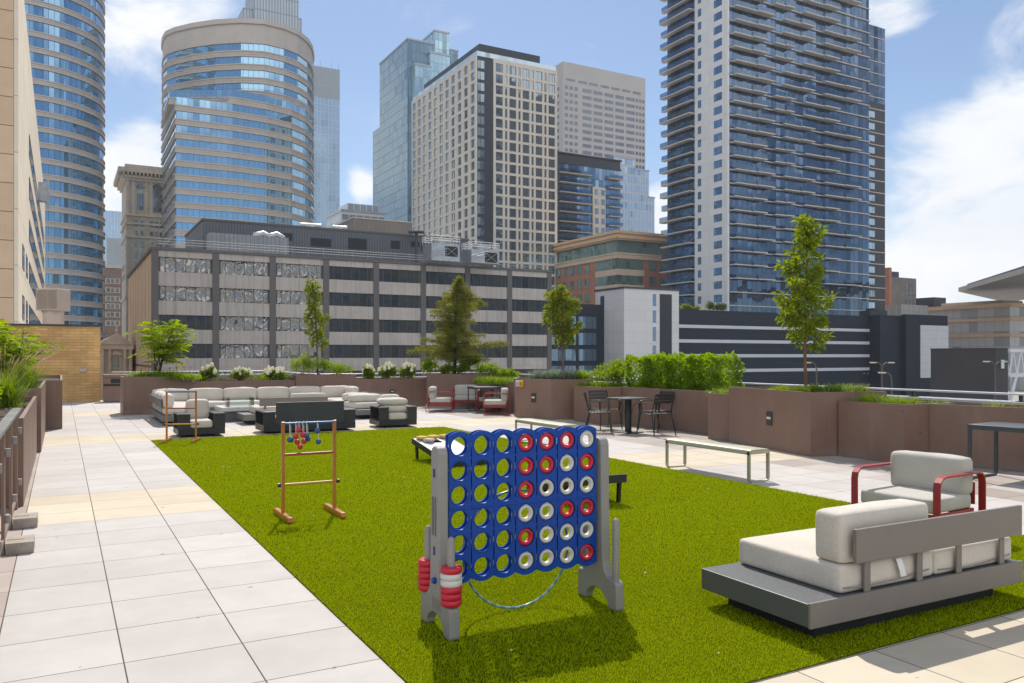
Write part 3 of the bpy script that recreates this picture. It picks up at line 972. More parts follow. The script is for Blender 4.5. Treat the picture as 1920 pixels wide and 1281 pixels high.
for s_ in (.5, 1.5, W - .9, W - .1):
    q = P + V2 * s_ + Vector((VY, -VX)) * .35
    mb = MB(); mb.lathe([(.3, ZG), (.26, hz(657, 128)), (.36, hz(656, 128)), (.36, hz(655, 128))], 12, (q.x, q.y, 0)); mb.build('column', mt_stone_l, t, smooth=40)
s_ = along(P, V2, 217)
mb = MB(); mb.obox(P, V2, s_ - .75, s_ + .75, .0, .15, hz(692, 128), hz(668, 128)); w_ = mb.build('window', mt_stone_l, t)
mb = MB(); mb.obox(P, V2, s_ - .5, s_ + .5, .15, .18, hz(690, 128), hz(670, 128)); mb.build('pane', mt_wglass, w_)
mb = MB()
for d_ in (.45, 0):
    n_ = Vector((VY, -VX)) * d_
    for k, (a_, z) in enumerate(((-1.1, hz(666, 128)), (1.1, hz(666, 128)), (0, hz(657, 128)))):
        q = P + V2 * (s_ + a_) + n_
        mb.v.append((q.x, q.y, z))
for f_ in ((0, 1, 2), (5, 4, 3), (0, 3, 4, 1), (1, 4, 5, 2), (2, 5, 3, 0)):
    mb.f.append(f_); mb.uv += [(0, 0)] * len(f_); mb.mi.append(0)
mb.build('window_hood', mt_stone_l, t)

# --- long grey office block with wavy mirror windows
mt_conc = panels('concrete_panels', (.46, .42, .39), 1.26, 30, .03, (.27, .25, .23), .85, .08, .2, streak=.5)
mt_conc_l = panels('tan_ribs', (.66, .51, .38), 5.6, 60, .35, (.14, .11, .09), .85, .06, .15, streak=.3)
mt_pillar = M('dark_pillar', (.115, .108, .108), .7, 0, .08, .6)
mt_wavy = glass('wavy_glass', (.29, .28, .27), metal=.8, pw=1.255, ph=60, mull=.07, mcol=(.04, .04, .045), rough=.03, wob=.02, swirl=.5, sscale=.8, dark=.0, bulge=.9)
mt_smoke = glass('smoked_glass', bulge=.12, tint=(.03, .033, .038), metal=.3, pw=1.255, ph=60, mull=.07, mcol=(.07, .07, .075), rough=.05, wob=.03, swirl=.35, sscale=.6, dark=.3)
mt_pent = panels('ribbed_metal', (.115, .125, .145), .45, 60, .09, (.06, .066, .08), .5, .05, .3, .2)
P = Vector((pxX(290, 106), 106))
LF = along(P, V2, 1028)
t = thing('office_block', 'long grey office block with dark pillars and wavy mirrored windows across the street', 'building', (P.x, P.y, ZG))
mb = MB(); mb.prism(boxpoly(P, LF, 45), ZG, 15.0); mb.build('core', mt_pillar, t)
bay = LF / 8
for k in range(6):
    zw1 = 14.6 - 3.79 * k
    for i in range(8):
        s0 = i * bay + .42; s1 = (i + 1) * bay - .42
        g = MB(); g.obox(P, V2, s0 + .25, s1 - .25, .0, .06, zw1 - 1.9, zw1 - .04)
        g.build('window', mt_wavy if (i in (1, 2)) or (i == 0 and k in (0, 1) ) else mt_smoke, t)
    s = MB(); s.obox(P, V2, .4, LF - .3, .0, .28, zw1 - 3.79, zw1 - 1.93); s.build('spandrel', mt_conc, t)
s = MB(); s.obox(P, V2, .4, LF - .3, .0, .28, 14.6, 15.45); s.build('spandrel', mt_conc, t)
for i in range(9):
    a_ = i * bay
    s = MB(); s.obox(P, V2, a_ - .42, a_ + .42, .02, .42, ZG, 15.46); s.build('pillar', mt_pillar, t)
s = MB(); s.obox(P + U2 * 45, -U2, 0, 45 - .6, 0, .2, ZG, 15.45); s.build('end_wall', mt_conc_l, t)
s = MB(); s.prism(offs(boxpoly(P, LF, 45), .5), 15.47, 15.85); s.build('roof_edge', mt_pillar, t)
s = MB(); s.prism(offs(boxpoly(P, LF, 45), -.5), 15.86, 15.9); s.build('roof', mt_roof, t)
s = MB(); bp = offs(boxpoly(P, LF, 45), -.3)
for p, q in ((bp[0], bp[1]), (bp[3], bp[0])):
    for dz in (.45, .8, 1.15):
        s.tube([(p.x, p.y, 15.9 + dz), (q.x, q.y, 15.9 + dz)], .035, 5)
    n_ = int((q - p).length / 2.2)
    for i in range(n_ + 1):
        r_ = p.lerp(q, i / n_)
        s.tube([(r_.x, r_.y, 15.8), (r_.x, r_.y, 17.07)], .045, 5)
s.build('roof_railing', M('railing_grey', (.28, .28, .28), .6), t)
# roof house and plant
Q = P + V2 * 8 + U2 * 14
zp = hz(409, 122)
LQ = along(Q, V2, 878)
mb = MB(); mb.prism(boxpoly(Q, LQ, 20), 15.9, zp - .3); mb.build('roof_house', mt_pent, t)
mb = MB(); mb.prism(offs(boxpoly(Q, LQ, 20), .15), zp - .3, zp); mb.build('roof_house_cap', mt_pillar, t)
for px0, px1, py0, py1 in ((531, 548, 450, 437), (583, 621, 461, 446), (653, 687, 466, 446), (733, 749, 466, 451), (771, 786, 463, 453), (790, 803, 470, 455)):
    a_, b_ = along(Q, V2, px0), along(Q, V2, px1)
    yy = (Q + V2 * a_).y
    g = MB(); g.obox(Q, V2, a_, b_, .02, .1, hz(py0, yy), hz(py1, yy)); g.build('louvre', mt_black, t)
Q2 = P + V2 * 9.5 + U2 * 8
a_, b_ = along(Q2, V2, 393), along(Q2, V2, 541)
g = MB(); g.obox(Q2, V2, a_, b_, -3, 0, 15.9, hz(438, 118)); g.build('screen_wall', panels('screen_metal', (.27, .28, .30), .6, 60, .06, None, .5, .1, .2, .3, .4), t)
for px in (482, 508):
    s_ = along(Q2, V2, px)
    q = Q2 + V2 * s_ + U2 * 1.5
    g = MB(); g.tube([(q.x, q.y, 19.0), (q.x, q.y, 19.6), (q.x + 1.2 * VX, q.y + 1.2 * VY, 19.9), (q.x + 2.2 * VX, q.y + 2.2 * VY, 19.4)], .55, 12); g.build('duct', mt_steel, t, smooth=50)
for px, w in ((575, 2.8), (637, 1.9)):
    q = Q + V2 * along(Q, V2, px) + U2 * 3
    g = MB(); g.box(q.x, q.x + w * .7, q.y, q.y + 1.5, zp, zp + .45); g.tube([(q.x - .3, q.y, zp + .7), (q.x + w, q.y + w * .5, zp + .7)], .33, 10); g.build('roof_vent', mt_white_pipe, t, smooth=40)
for px0, px1, pyt, Yc in ((809, 862, 455, 121), (884, 936, 467, 124)):
    q = Vector((pxX(px0, Yc), Yc)); w = along(q, V2, px1); zt_ = hz(pyt, Yc)
    g = MB(); g.obox(q, V2, 0, w, -3.4, 0, 15.9, zt_); ct = g.build('cooling_tower', mt_steel, t)
    g = MB(); g.obox(q, V2, w * .48, w * .93, .0, .04, zt_ - 1.9, zt_ - .35); g.build('fan_opening', mt_black, ct)
    g = MB()
    for a, b in (((w * .48, zt_ - 1.9), (w * .93, zt_ - .35)), ((w * .48, zt_ - .35), (w * .93, zt_ - 1.9))):
        pa, pb = q + V2 * a[0] + Vector((VY, -VX)) * .07, q + V2 * b[0] + Vector((VY, -VX)) * .07
        g.tube([(pa.x, pa.y, a[1]), (pb.x, pb.y, b[1])], .04, 5)
    cc = q + V2 * w * .5 + U2 * 1.7
    g.lathe([(1.2, zt_), (1.3, zt_ + .9), (1.1, zt_ + .9)], 20, (cc.x, cc.y, 0)); g.build('fan_stack', mt_steel, ct)
    g = MB()
    bp = boxpoly(q, w, 3.4)
    for i in range(4):
        a, b = bp[i], bp[(i + 1) % 4]
        for dz in (.45, .8, 1.15):
            g.tube([(a.x, a.y, zt_ + dz), (b.x, b.y, zt_ + dz)], .045, 5)
        for k in range(3):
            r_ = a.lerp(b, k / 3)
            g.tube([(r_.x, r_.y, zt_), (r_.x, r_.y, zt_ + 1.18)], .045, 5)
    g.build('guard_rail', mt_white_pipe, ct)
    g = MB(); q3 = q + V2 * (w * .45) + Vector((VY, -VX)) * .9
    for dz in (.0, .35, .7):
        g.tube([(q.x, q.y - .9, 16.2 + dz), (q3.x, q3.y, 16.9 + dz)], .045, 5)
    g.build('access_stair', mt_steel, ct)
q = P + V2 * along(P, V2, 836) + U2 * 12
g = MB(); g.tube([(q.x, q.y, 15.9), (q.x, q.y, hz(437, q.y))], .25, 8); g.box(q.x - 1.3, q.x + 1.3, q.y - .8, q.y + .8, hz(437, q.y), hz(434, q.y)); g.build('roof_mast', mt_dark_metal, t)

# --- small pale building and brown brick behind the office roof
P = Vector((pxX(640, 320), 320))
t = thing('pale_office', 'small pale office building just showing over the office block roof', 'building', (P.x, P.y, ZG))
gridbox(t, P, along(P, V2, 720), 20, ZG, hz(400, 325), glass('grey_band_glass', (.35, .42, .48), .5, 3.0, 3.6, .3, (.55, .56, .57), .1, .01, hm=1.4), cap=.8)
gridbox(t, P + V2 * 4 + U2 * 5, along(P + V2 * 4 + U2 * 5, V2, 712), 12, hz(400, 325) + .8, hz(384, 330), glass('grey_band_glass_top', (.45, .48, .5), .4, 2.6, 4.2, .35, (.6, .61, .62), .1, .01, hm=1.2), 'top_storey')
P = Vector((pxX(662, 170), 170))
t = thing('brick_parapet_block', 'plain grey-brown brick block behind the ribbed roof house', 'building', (P.x, P.y, ZG))
mb = MB(); mb.prism(boxpoly(P, along(P, V2, 773), 15), ZG, hz(412, 172)); mb.build('wall', panels('grey_brown_brick', (.25, .215, .185), 1.0, .35, .03, None, .9, .08), t)
mb = MB(); mb.prism(offs(boxpoly(P, along(P, V2, 773), 15), .12), hz(412, 172), hz(410, 172)); mb.build('coping', mt_stone_l, t)

# --- teal glass tower
mt_teal = glass('teal_glass', (.19, .30, .37), .6, 1.8, 3.7, .22, (.13, .18, .20), .07, .012, dark=.3, darkcol=(.12, .19, .23))
mt_tealb = glass('light_teal_glass', (.42, .60, .68), .65, 1.8, 3.7, .18, (.32, .42, .46), .06, .012, dark=.2)
P = Vector((pxX(764, 330), 330))
t = thing('teal_glass_tower', 'hazy teal glass tower stepping down to the left behind the beige grid tower', 'tower', (P.x, P.y, ZG))
gridbox(t, P, 12, 33, ZG, hz(74, 330), mt_teal, cap=.7)
gridbox(t, P + U2 * 33.02, 12, 9, ZG, hz(240, 360), mt_teal)
gridbox(t, P + V2 * 2 - U2 * 3, 7, 2.98, ZG, hz(121, 328), mt_tealb, cap=.8)
Q = P + V2 * 4.5 - U2 * 1
gridbox(t, P + V2 * 9.02 - U2 * 2, 9, 8, ZG, hz(95, 330), mt_tealb, cap=.8)
Q = Vector((pxX(815, 347), 347))
gridbox(t, Q, along(Q, V2, 842), 14.6, ZG, hz(59, 347), mt_tealb, cap=.8)
gridbox(t, Q + V2 * (along(Q, V2, 842) + .02) + U2 * 3, along(Q, V2, 864) - along(Q, V2, 842), 12, ZG, hz(91, 352), mt_teal, cap=.6)

# --- beige grid apartment tower
mt_cream = M('cream_frame', (.74, .67, .58), .75, 0, .05, .3)
mt_char = M('charcoal_panel', (.045, .05, .062), .5, 0, .1, .3)
mt_aglass = glass('apartment_glass', (.30, .36, .40), .75, 1.25, 60, .10, (.05, .05, .055), .04, .03, dark=.35, darkcol=(.07, .08, .09))
P = Vector((pxX(893, 226), 226))
t = thing('grid_tower', 'cream gridded apartment tower with a charcoal corner and dark roof storey', 'tower', (P.x, P.y, ZG))
ZT = hz(103, 226); PF = 3.13
LU, SN, LV = 47.5, 5.4, 26.6
core = [P + V2 * .0, P + V2 * LV, P + V2 * LV + U2 * LU, P + U2 * LU]
mb = MB(); mb.prism(offs(core, -.3), ZG, ZT - .5); mb.build('core', mt_char, t)
small = MB()
count = 0
# right hand face
sF = MB()
lo_f = 25
cols = []
x = SN + .75
for i in range(5):
    cols.append((x, x + 2.25, True))
    if i < 4:
        cols.append((x + 2.95, x + 3.7, False))
    x += 4.36
edges = [SN] + [e for c in cols for e in c[:2]] + [LV]
for i in range(0, len(edges), 2):
    sF.obox(P, V2, edges[i], edges[i + 1], -.3, .12, 10, ZT)
for k in range(lo_f):
    zb = ZT - 1.2 - k * PF
    for c in cols:
        sF.obox(P, V2, c[0], c[1], -.3, .10, zb - PF + .0, zb - 2.42)
for c in cols:
    sF.obox(P, V2, c[0], c[1], -.3, .10, ZT - 1.2, ZT)
sF.build('right_frame', mt_cream, t)
for k in range(lo_f - 1):
    zb = ZT - 1.2 - k * PF
    for c in cols:
        if c[2] and count < 100:
            g = MB(); g.obox(P, V2, c[0], c[1], -.3, -.12, zb - 2.42, zb); g.build('window', mt_aglass, t); count += 1
        else:
            small.obox(P, V2, c[0], c[1], -.3, -.12, zb - 2.42, zb)
# left hand face
sF = MB(); PL = P + U2 * LU
nL = 11; wL = LU / nL
for i in range(nL + 1):
    a = max(i * wL - .95, 0); b = min(i * wL + .95, LU - .01)
    sF.obox(PL, -U2, a, b, -.3, .12, 10, ZT)
for k in range(lo_f):
    zb = ZT - 1.2 - k * PF
    for i in range(nL):
        sF.obox(PL, -U2, i * wL + .95, (i + 1) * wL - .95, -.3, .10, zb - PF, zb - 2.35)
        if k < lo_f - 1:
            small.obox(PL, -U2, i * wL + .95, (i + 1) * wL - .95, -.3, -.15, zb - 2.35, zb)
for i in range(nL):
    sF.obox(PL, -U2, i * wL + .95, (i + 1) * wL - .95, -.3, .10, ZT - 1.2, ZT)
sF.build('left_frame', mt_cream, t)
o = small.build('window_grid', mt_aglass, t); tag(o, kind='stuff')
# charcoal corner with one column of windows
mb = MB(); mb.obox(P, V2, .02, 2.9, -.3, -.05, 10, ZT - .4); mb.obox(P, V2, 2.9, SN, -.3, -.9 + .7, 10, ZT - .4); mb.build('corner_panel', mt_char, t)
for k in range(lo_f - 2):
    zb = ZT - 1.3 - k * PF
    g = MB(); g.obox(P, V2, .4, 2.5, -.05, .02, zb - 2.2, zb); g.build('corner_window', mt_aglass, t)
mb = MB(); q_ = P + V2 * 2.2 + U2 * 2.5; mb.prism(boxpoly(q_, 20, 40), ZT - .4, ZT + 4.4); mb.build('roof_storey', mt_char, t)
mb = MB()
for a, b, d, L in ((P, 0, V2, LV), (PL, 0, -U2, LU)):
    mb.obox(a, d, .2, L - .2, -.35, -.31, ZT, ZT + 1.35)
mb.build('roof_glass_guard', glass('guard_glass', (.55, .66, .72), .4, 1.5, 60, .06, (.4, .45, .5), .05, .02), t)

# --- broad beige tower behind
mt_bstone = M('beige_stone', (.50, .46, .435), .8, 0, .04, .1)
mt_bwin = glass('bronze_grey_glass', (.15, .17, .20), .5, 1.6, 60, .15, (.16, .16, .17), .08, .01, dark=.2)
P = Vector((pxX(1056, 420), 420))
t = thing('broad_tower', 'broad pale beige office tower with rows of grey window strips', 'tower', (P.x, P.y, ZG))
LB = along(P, V2, 1210)
ZB = hz(115, 420)
mb = MB(); mb.prism(boxpoly(P, LB, 40), ZG, ZB); mb.build('wall', mt_bstone, t)
pf = 3.62
st = [(1.0 + i * 3.0, 2.0) for i in range(3)] + [(12.0 + i * 7.1, 5.7) for i in range(5)] + [(LB - 6.6 + i * 2.2, 1.5) for i in range(3)]
cnt = 0; rest = MB()
for k in range(32):
    z1 = ZB - 12.2 - k * pf
    for a, w in st:
        if w > 5 and cnt < 95:
            g = MB(); g.obox(P, V2, a, a + w, .02, .1, z1 - 1.75, z1); g.build('window', mt_bwin, t); cnt += 1
        else:
            rest.obox(P, V2, a, a + w, .02, .1, z1 - 1.75, z1)
    for a in (3, 9, 15, 21, 27, 33):
        rest.obox(P + U2 * 40, -U2, a, a + 3, .02, .1, z1 - 1.75, z1)
tag(rest.build('window_grid', mt_bwin, t), kind='stuff')
mb = MB()
for a in (4.5, 12, 19, 26.2, 33.2, 40.4, 47.5):
    mb.obox(P, V2, a - 2.6, a + 2.8, .02, .1, ZB - 9.6, ZB - 8.4)
mb.build('louvre_band', mt_bwin, t)

# --- stepped pale glass tower in front of it
mt_step = glass('stepped_glass', (.50, .60, .70), .55, 1.4, 3.6, .2, (.50, .53, .57), .08, .015, dark=.35, darkcol=(.25, .36, .5), hm=.9)
P = Vector((pxX(1150, 330), 330))
t = thing('stepped_tower', 'stepped pale blue glass tower at the foot of the broad beige tower', 'tower', (P.x, P.y, ZG))
w0, w1, w2 = along(P, V2, 1190), along(P, V2, 1216.5), along(P, V2, 1227)
gridbox(t, P, w0, 20, ZG, hz(298, 333), mt_step, cap=.6)
gridbox(t, P + V2 * (w0 + .02), w1 - w0, 20, ZG, hz(320, 337), mt_step, cap=.6)
gridbox(t, P + V2 * (w1 + .04), w2 - w1, 20, ZG, hz(372, 340), mt_step, cap=.6)

# --- mid rise with balconies
mt_slab = M('balcony_slab', (.55, .50, .44), .8, 0, .08, .5)
mt_cguard, ncg, pcg, ocg = mat_base('balcony_guard')
tr_ = node(ncg, 'ShaderNodeBsdfTransparent', {'Color': (.50, .58, .66, 1)})
gs_ = node(ncg, 'ShaderNodeBsdfGlossy', {'Color': (.5, .6, .7, 1), 'Roughness': .04})
ncg.links.new(node(ncg, 'ShaderNodeMixShader', {0: .16, 1: tr_.outputs[0], 2: gs_.outputs[0]}).outputs[0], ocg.inputs[0])
mt_ngl = glass('blue_black_glass', (.20, .30, .42), .75, 1.5, 60, .10, (.03, .035, .04), .04, .03, dark=.45, darkcol=(.05, .08, .12))
P = Vector((pxX(1044, 262), 262))
t = thing('balcony_block', 'dark glass mid-rise with rows of balconies between the grid tower and the black tower', 'building', (P.x, P.y, ZG))
W = along(P, V2, 1163); ZT = hz(284, 262)
mb = MB(); bp = boxpoly(P, W, 20); mb.strip(bp + [bp[0]], ZG, ZT - 3.6); mb.build('curtain_wall', mt_ngl, t)
mb = MB(); mb.prism(offs(bp, .3), ZT - 3.6, ZT - 3.0); mb.prism(bp, ZT - 3.0, ZT - .4); mb.prism(offs(bp, .5), ZT - .4, ZT); mb.build('roof_storey', mt_char, t)
a0, a1, a2, a3 = along(P, V2, 1106), along(P, V2, 1110), along(P, V2, 1134), along(P, V2, 1138)
mb = MB(); mb.obox(P, V2, a1, a2, 0, .5, ZG, hz(352, 270)); mb.build('stone_bay', mt_cream, t)
for k in range(14):
    z = ZT - 6.9 - k * 3.16
    for b0_, b1_ in ((.2, a0), (a3, W - .1)):
        mb = MB(); mb.obox(P, V2, b0_, b1_, .0, 1.6, z, z + .3); bl = mb.build('balcony', mt_slab, t)
        mb = MB(); mb.obox(P, V2, b0_, b1_, 1.5, 1.56, z + .3, z + 1.4); mb.build('guard', mt_cguard, bl)
    if z < hz(360, 270):
        for s_ in (a1 + .8, a1 + 3.4):
            mb = MB(); mb.obox(P, V2, s_, s_ + 1.5, .5, .55, z + .5, z + 2.4); mb.build('window', mt_aglass, t)

# --- red brick and tan office with green glass top floor
mt_redb = panels('red_brick', (.46, .20, .125), 1.2, .45, .02, None, .85, .08)
mt_tan = M('tan_stone', (.70, .47, .29), .8, 0, .06, .5)
mt_tan2 = M('pale_tan_stone', (.62, .48, .35), .8, 0, .06, .5)
mt_green = glass('green_glass', (.30, .42, .38), .7, 1.35, 1.9, .10, (.10, .13, .12), .04, .025, dark=.3)
P = Vector((pxX(1157, 212), 212))
t = thing('brick_office', 'red brick and tan office building with a green glass top storey and flat tan cornice', 'building', (P.x, P.y, ZG))
LL, LR = 33, 34
PL = P + U2 * LL
sc = lambda py: hz(py, 212)
Cn = boxpoly(P, LR, LL)
mb = MB(); mb.prism(Cn, ZG, sc(484)); mb.build('wall', mt_redb, t)
mb = MB(); mb.prism(offs(Cn, .25), sc(484), sc(476)); mb.build('stone_band', mt_tan2, t)
mb = MB(); mb.prism(offs(Cn, .4), sc(476), sc(473)); mb.build('stone_band', mt_tan2, t)
mb = MB(); ci = offs(Cn, -.9); mb.strip(ci + [ci[0]], sc(473), sc(449)); mb.build('glass_storey', mt_green, t)
mb = MB(); mb.prism(offs(Cn, .2), sc(449), sc(446)); mb.prism(offs(Cn, .6), sc(446), sc(441)); mb.prism(offs(Cn, .2), sc(441), sc(437)); mb.prism(offs(Cn, .7), sc(437), sc(432)); mb.build('cornice', mt_tan, t)
corner = MB()
for row in range(5):
    y1, y0 = 486 + row * 29, 504 + row * 29
    for d, o_, L, ss in ((V2, P, LR, [10.6 + 3.6 * i for i in range(6)]), (-U2, PL, LL, [3.2 + 3.7 * i for i in range(5)])):
        for s_ in ss:
            g = MB(); g.obox(o_, d, s_, s_ + 2.3, .02, .1, sc(y0), sc(y1)); g.build('window', mt_green, t)
    g = MB(); g.obox(P, V2, .05, 1.2 if False else 8.4, .04, .12, sc(y0), sc(y1)); g.build('corner_window', mt_green, t)
    g = MB(); g.obox(PL, -U2, LL - 9.5, LL - .05, .04, .12, sc(y0), sc(y1)); g.build('corner_window', mt_green, t)
    g = MB(); g.prism(offs([P, P + V2 * 8.6, P + V2 * 8.6 + U2 * .5, P + U2 * .5], .16), sc(y0) - 1.6, sc(y0)); g.build('stone_band', mt_tan2, t)
    g = MB(); g.obox(PL, -U2, LL - 9.7, LL - .2, .0, .15, sc(y0) - 1.6, sc(y0)); g.build('stone_band', mt_tan2, t)

# --- dark garage with white stripes, its pale stair tower and end block
mt_navy = panels('navy_panels', (.014, .018, .030), 9.0, .98, .03, (.045, .05, .065), .75, .06, .1)
mt_white_b = panels('white_panels', (.66, .65, .64), 5.0, 1.95, .03, (.36, .36, .37), .6, .03, .05)
mt_white_s = M('white_stripe', (.60, .61, .63), .6, 0, .03, .2)
P = Vector((pxX(1275, 160), 160)); LG = along(P, V2, 1650); LX = along(P, V2, 1022)
t = thing('striped_garage', 'long navy parking garage with four white stripes across the street', 'garage', (P.x, P.y, ZG))
ZGa = hz(580, 160)
mb = MB(); mb.prism([P, P + V2 * LG, P + V2 * LG + U2 * 60, P + U2 * 60], ZG, ZGa); mb.build('wall', mt_navy, t)
for z0, z1 in ((7.15, 7.78), (4.22, 4.88), (1.28, 1.95), (-1.75, -1.1)):
    mb = MB(); mb.obox(P, V2, -1, LG - .4, .0, .12, z0, z1); mb.build('stripe', mt_white_s, t)
mb = MB(); mb.obox(P, V2, LX, -.01, -40, 0, ZG, ZGa + .3); mb.build('left_wing', mt_navy, t)
for k, (z0, z1) in enumerate(((6.6, 8.8), (3.6, 5.8), (.7, 2.8), (-2.3, -.2))):
    for a_, b_ in ((LX + .6, LX + 6.5), (LX + 7.1, LX + 11)):
        mb = MB(); mb.obox(P, V2, a_, b_, .02, .1, z0, z1); mb.build('opening', mt_ngl, t)
q = P + V2 * 40
mb = MB(); mb.sphere((q.x + .3, q.y - .3, hz(637, 178)), .35); mb.build('wall_camera', mt_white_s, t, smooth=60)
mb = MB()
for s_ in (44.0, 45.2, 46.6):
    mb.obox(P, V2, LG - 6 + (s_ - 44) * 1.1, LG - 5.4 + (s_ - 44) * 1.1, .02, .1, hz(701.5, 186), hz(699.5, 186))
mb.build('vent_plate', mt_steel, t)

P = Vector((pxX(1170, 145), 145)); a_ = 8.9; b_ = along(P, V2, 1273)
t = thing('stair_tower', 'pale panelled stair tower with slit windows and one dark louvre strip', 'building', (P.x, P.y, ZG))
ZS = hz(540.5, 145)
mb = MB(); mb.prism(boxpoly(P, b_, a_), ZG, ZS); mb.build('wall', mt_white_b, t)
mb = MB(); mb.prism(offs(boxpoly(P, b_, a_), .2), ZS, ZS + .3); mb.build('coping', mt_char, t)
s0, s1 = along(P, V2, 1224), along(P, V2, 1230)
for za, zb in ((553, 575), (583, 606), (614, 640), (648, 690)):
    mb = MB(); mb.obox(P, V2, s0, s1, .02, .06, hz(zb, 150), hz(za, 150)); mb.build('slit_window', mt_ngl, t)
mb = MB(); mb.obox(P, V2, along(P, V2, 1237), along(P, V2, 1259), .02, .1, ZG, hz(553, 151)); mb.build('louvre_strip', panels('louvre_black', (.03, .032, .04), 50, .35, .12, (.012, .012, .015), .5, .05), t)
PL = P + U2 * a_
mb = MB(); mb.obox(PL, -U2, 1.7, 2.9, .02, .06, ZG, hz(553, 148)); mb.build('slit_window', mt_ngl, t)

P = Vector((pxX(1650, 185), 185)); a_ = along(P, V2, 1766); s1 = along(P, V2, 1690)
t = thing('dark_annex', 'dark end block beside the striped garage with one white panelled square', 'building', (P.x, P.y, ZG))
mb = MB(); mb.prism(boxpoly(P, a_, 25), ZG, hz(592, 188)); mb.build('wall', mt_navy, t)
mb = MB(); mb.obox(P, V2, s1, a_ + .4, .0, 1.2, ZG, hz(590, 189)); mb.build('front_block', mt_navy, t)
mb = MB(); mb.obox(P, V2, along(P, V2, 1716), along(P, V2, 1768), 1.21, 1.4, hz(708, 194), hz(611, 194)); mb.build('white_panel', panels('white_square', (.62, .62, .64), 1.1, 1.9, .05, (.4, .4, .42), .6, .02, .05), t)
q = P + U2 * 4
mb = MB(); mb.obox(q, V2, 2, 8, -3, 0, hz(592, 188), hz(582, 190)); mb.obox(q, V2, 3, 5, -2, .3, hz(582, 190), hz(578, 190)); mb.build('roof_plant', mt_char, t)

# --- black tower with staggered balconies
mt_tw = glass('tower_glass', (.135, .20, .305), .8, 1.55, 60, .12, (.02, .024, .03), .03, .02, swirl=.06, sscale=.25, dark=.8, darkcol=(.025, .042, .07))
mt_white_t = panels('tower_white', (.80, .78, .75), 5.0, 3.1, .03, (.45, .44, .42), .6, .03, .05)
mt_dstrip = panels('tower_charcoal', (.06, .06, .064), 2.5, 1.0, .02, None, .6, .08)
mt_slab2 = M('tower_slab', (.60, .54, .47), .8, 0, .08, .5)
P = Vector((pxX(1365, 185), 185)); Z0 = ZGa; Z1 = 96.0
t = thing('balcony_tower', 'tall dark glass apartment tower with staggered balconies and a white windowed strip', 'tower', (P.x, P.y, Z0))
LR = along(P, V2, 1631); LR2 = along(P, V2, 1667)
LL0, LL1 = 11.0, 21.6
bp = [P + U2 * .3, P + V2 * LR + U2 * .3, P + V2 * LR + U2 * 28, P + U2 * 28]
mb = MB(); mb.strip(bp[:2], Z0, Z1); mb.build('curtain_wall', mt_tw, t)
core = [P + U2 * .35 + V2 * .4, P + V2 * LR + U2 * .35, P + V2 * LR + U2 * LL1, P + V2 * .4 + U2 * LL1]
mb = MB(); mb.prism(core, Z0, Z1); mb.build('core', mt_char, t)
mb = MB(); mb.obox(P + U2 * LL0, -U2, 0, LL0, -.38, .15, Z0, Z1); mb.build('white_strip', mt_white_t, t)
mb = MB(); mb.strip([P + U2 * LL1 + V2 * .35, P + U2 * LL0 + V2 * .35], Z0, Z1); mb.build('side_glass', mt_tw, t)
q = P + V2 * (LR + .01) + U2 * 1.2
zlow = hz(184, 208)
mb = MB(); mb.obox(q, V2, 0, LR2 - LR, -20, 0, Z0, zlow); mb.build('charcoal_strip', mt_dstrip, t)
mb = MB(); mb.obox(q, V2, 0, LR2 - LR, -20, 0, zlow, hz(38, 208)); mb.build('upper_glass', mt_tw, t)
nf = int((Z1 - Z0) / 3.11)
pat = [((1.5, 13.5), (17, 27), (31, 44)), ((3.5, 16), (20.5, 31), (36, LR - .2)), ((1.0, 11), (14, 20), (24, 36)), ((5, 9.5), (16, 27.5), (38, LR - .2))]
nbal = 0
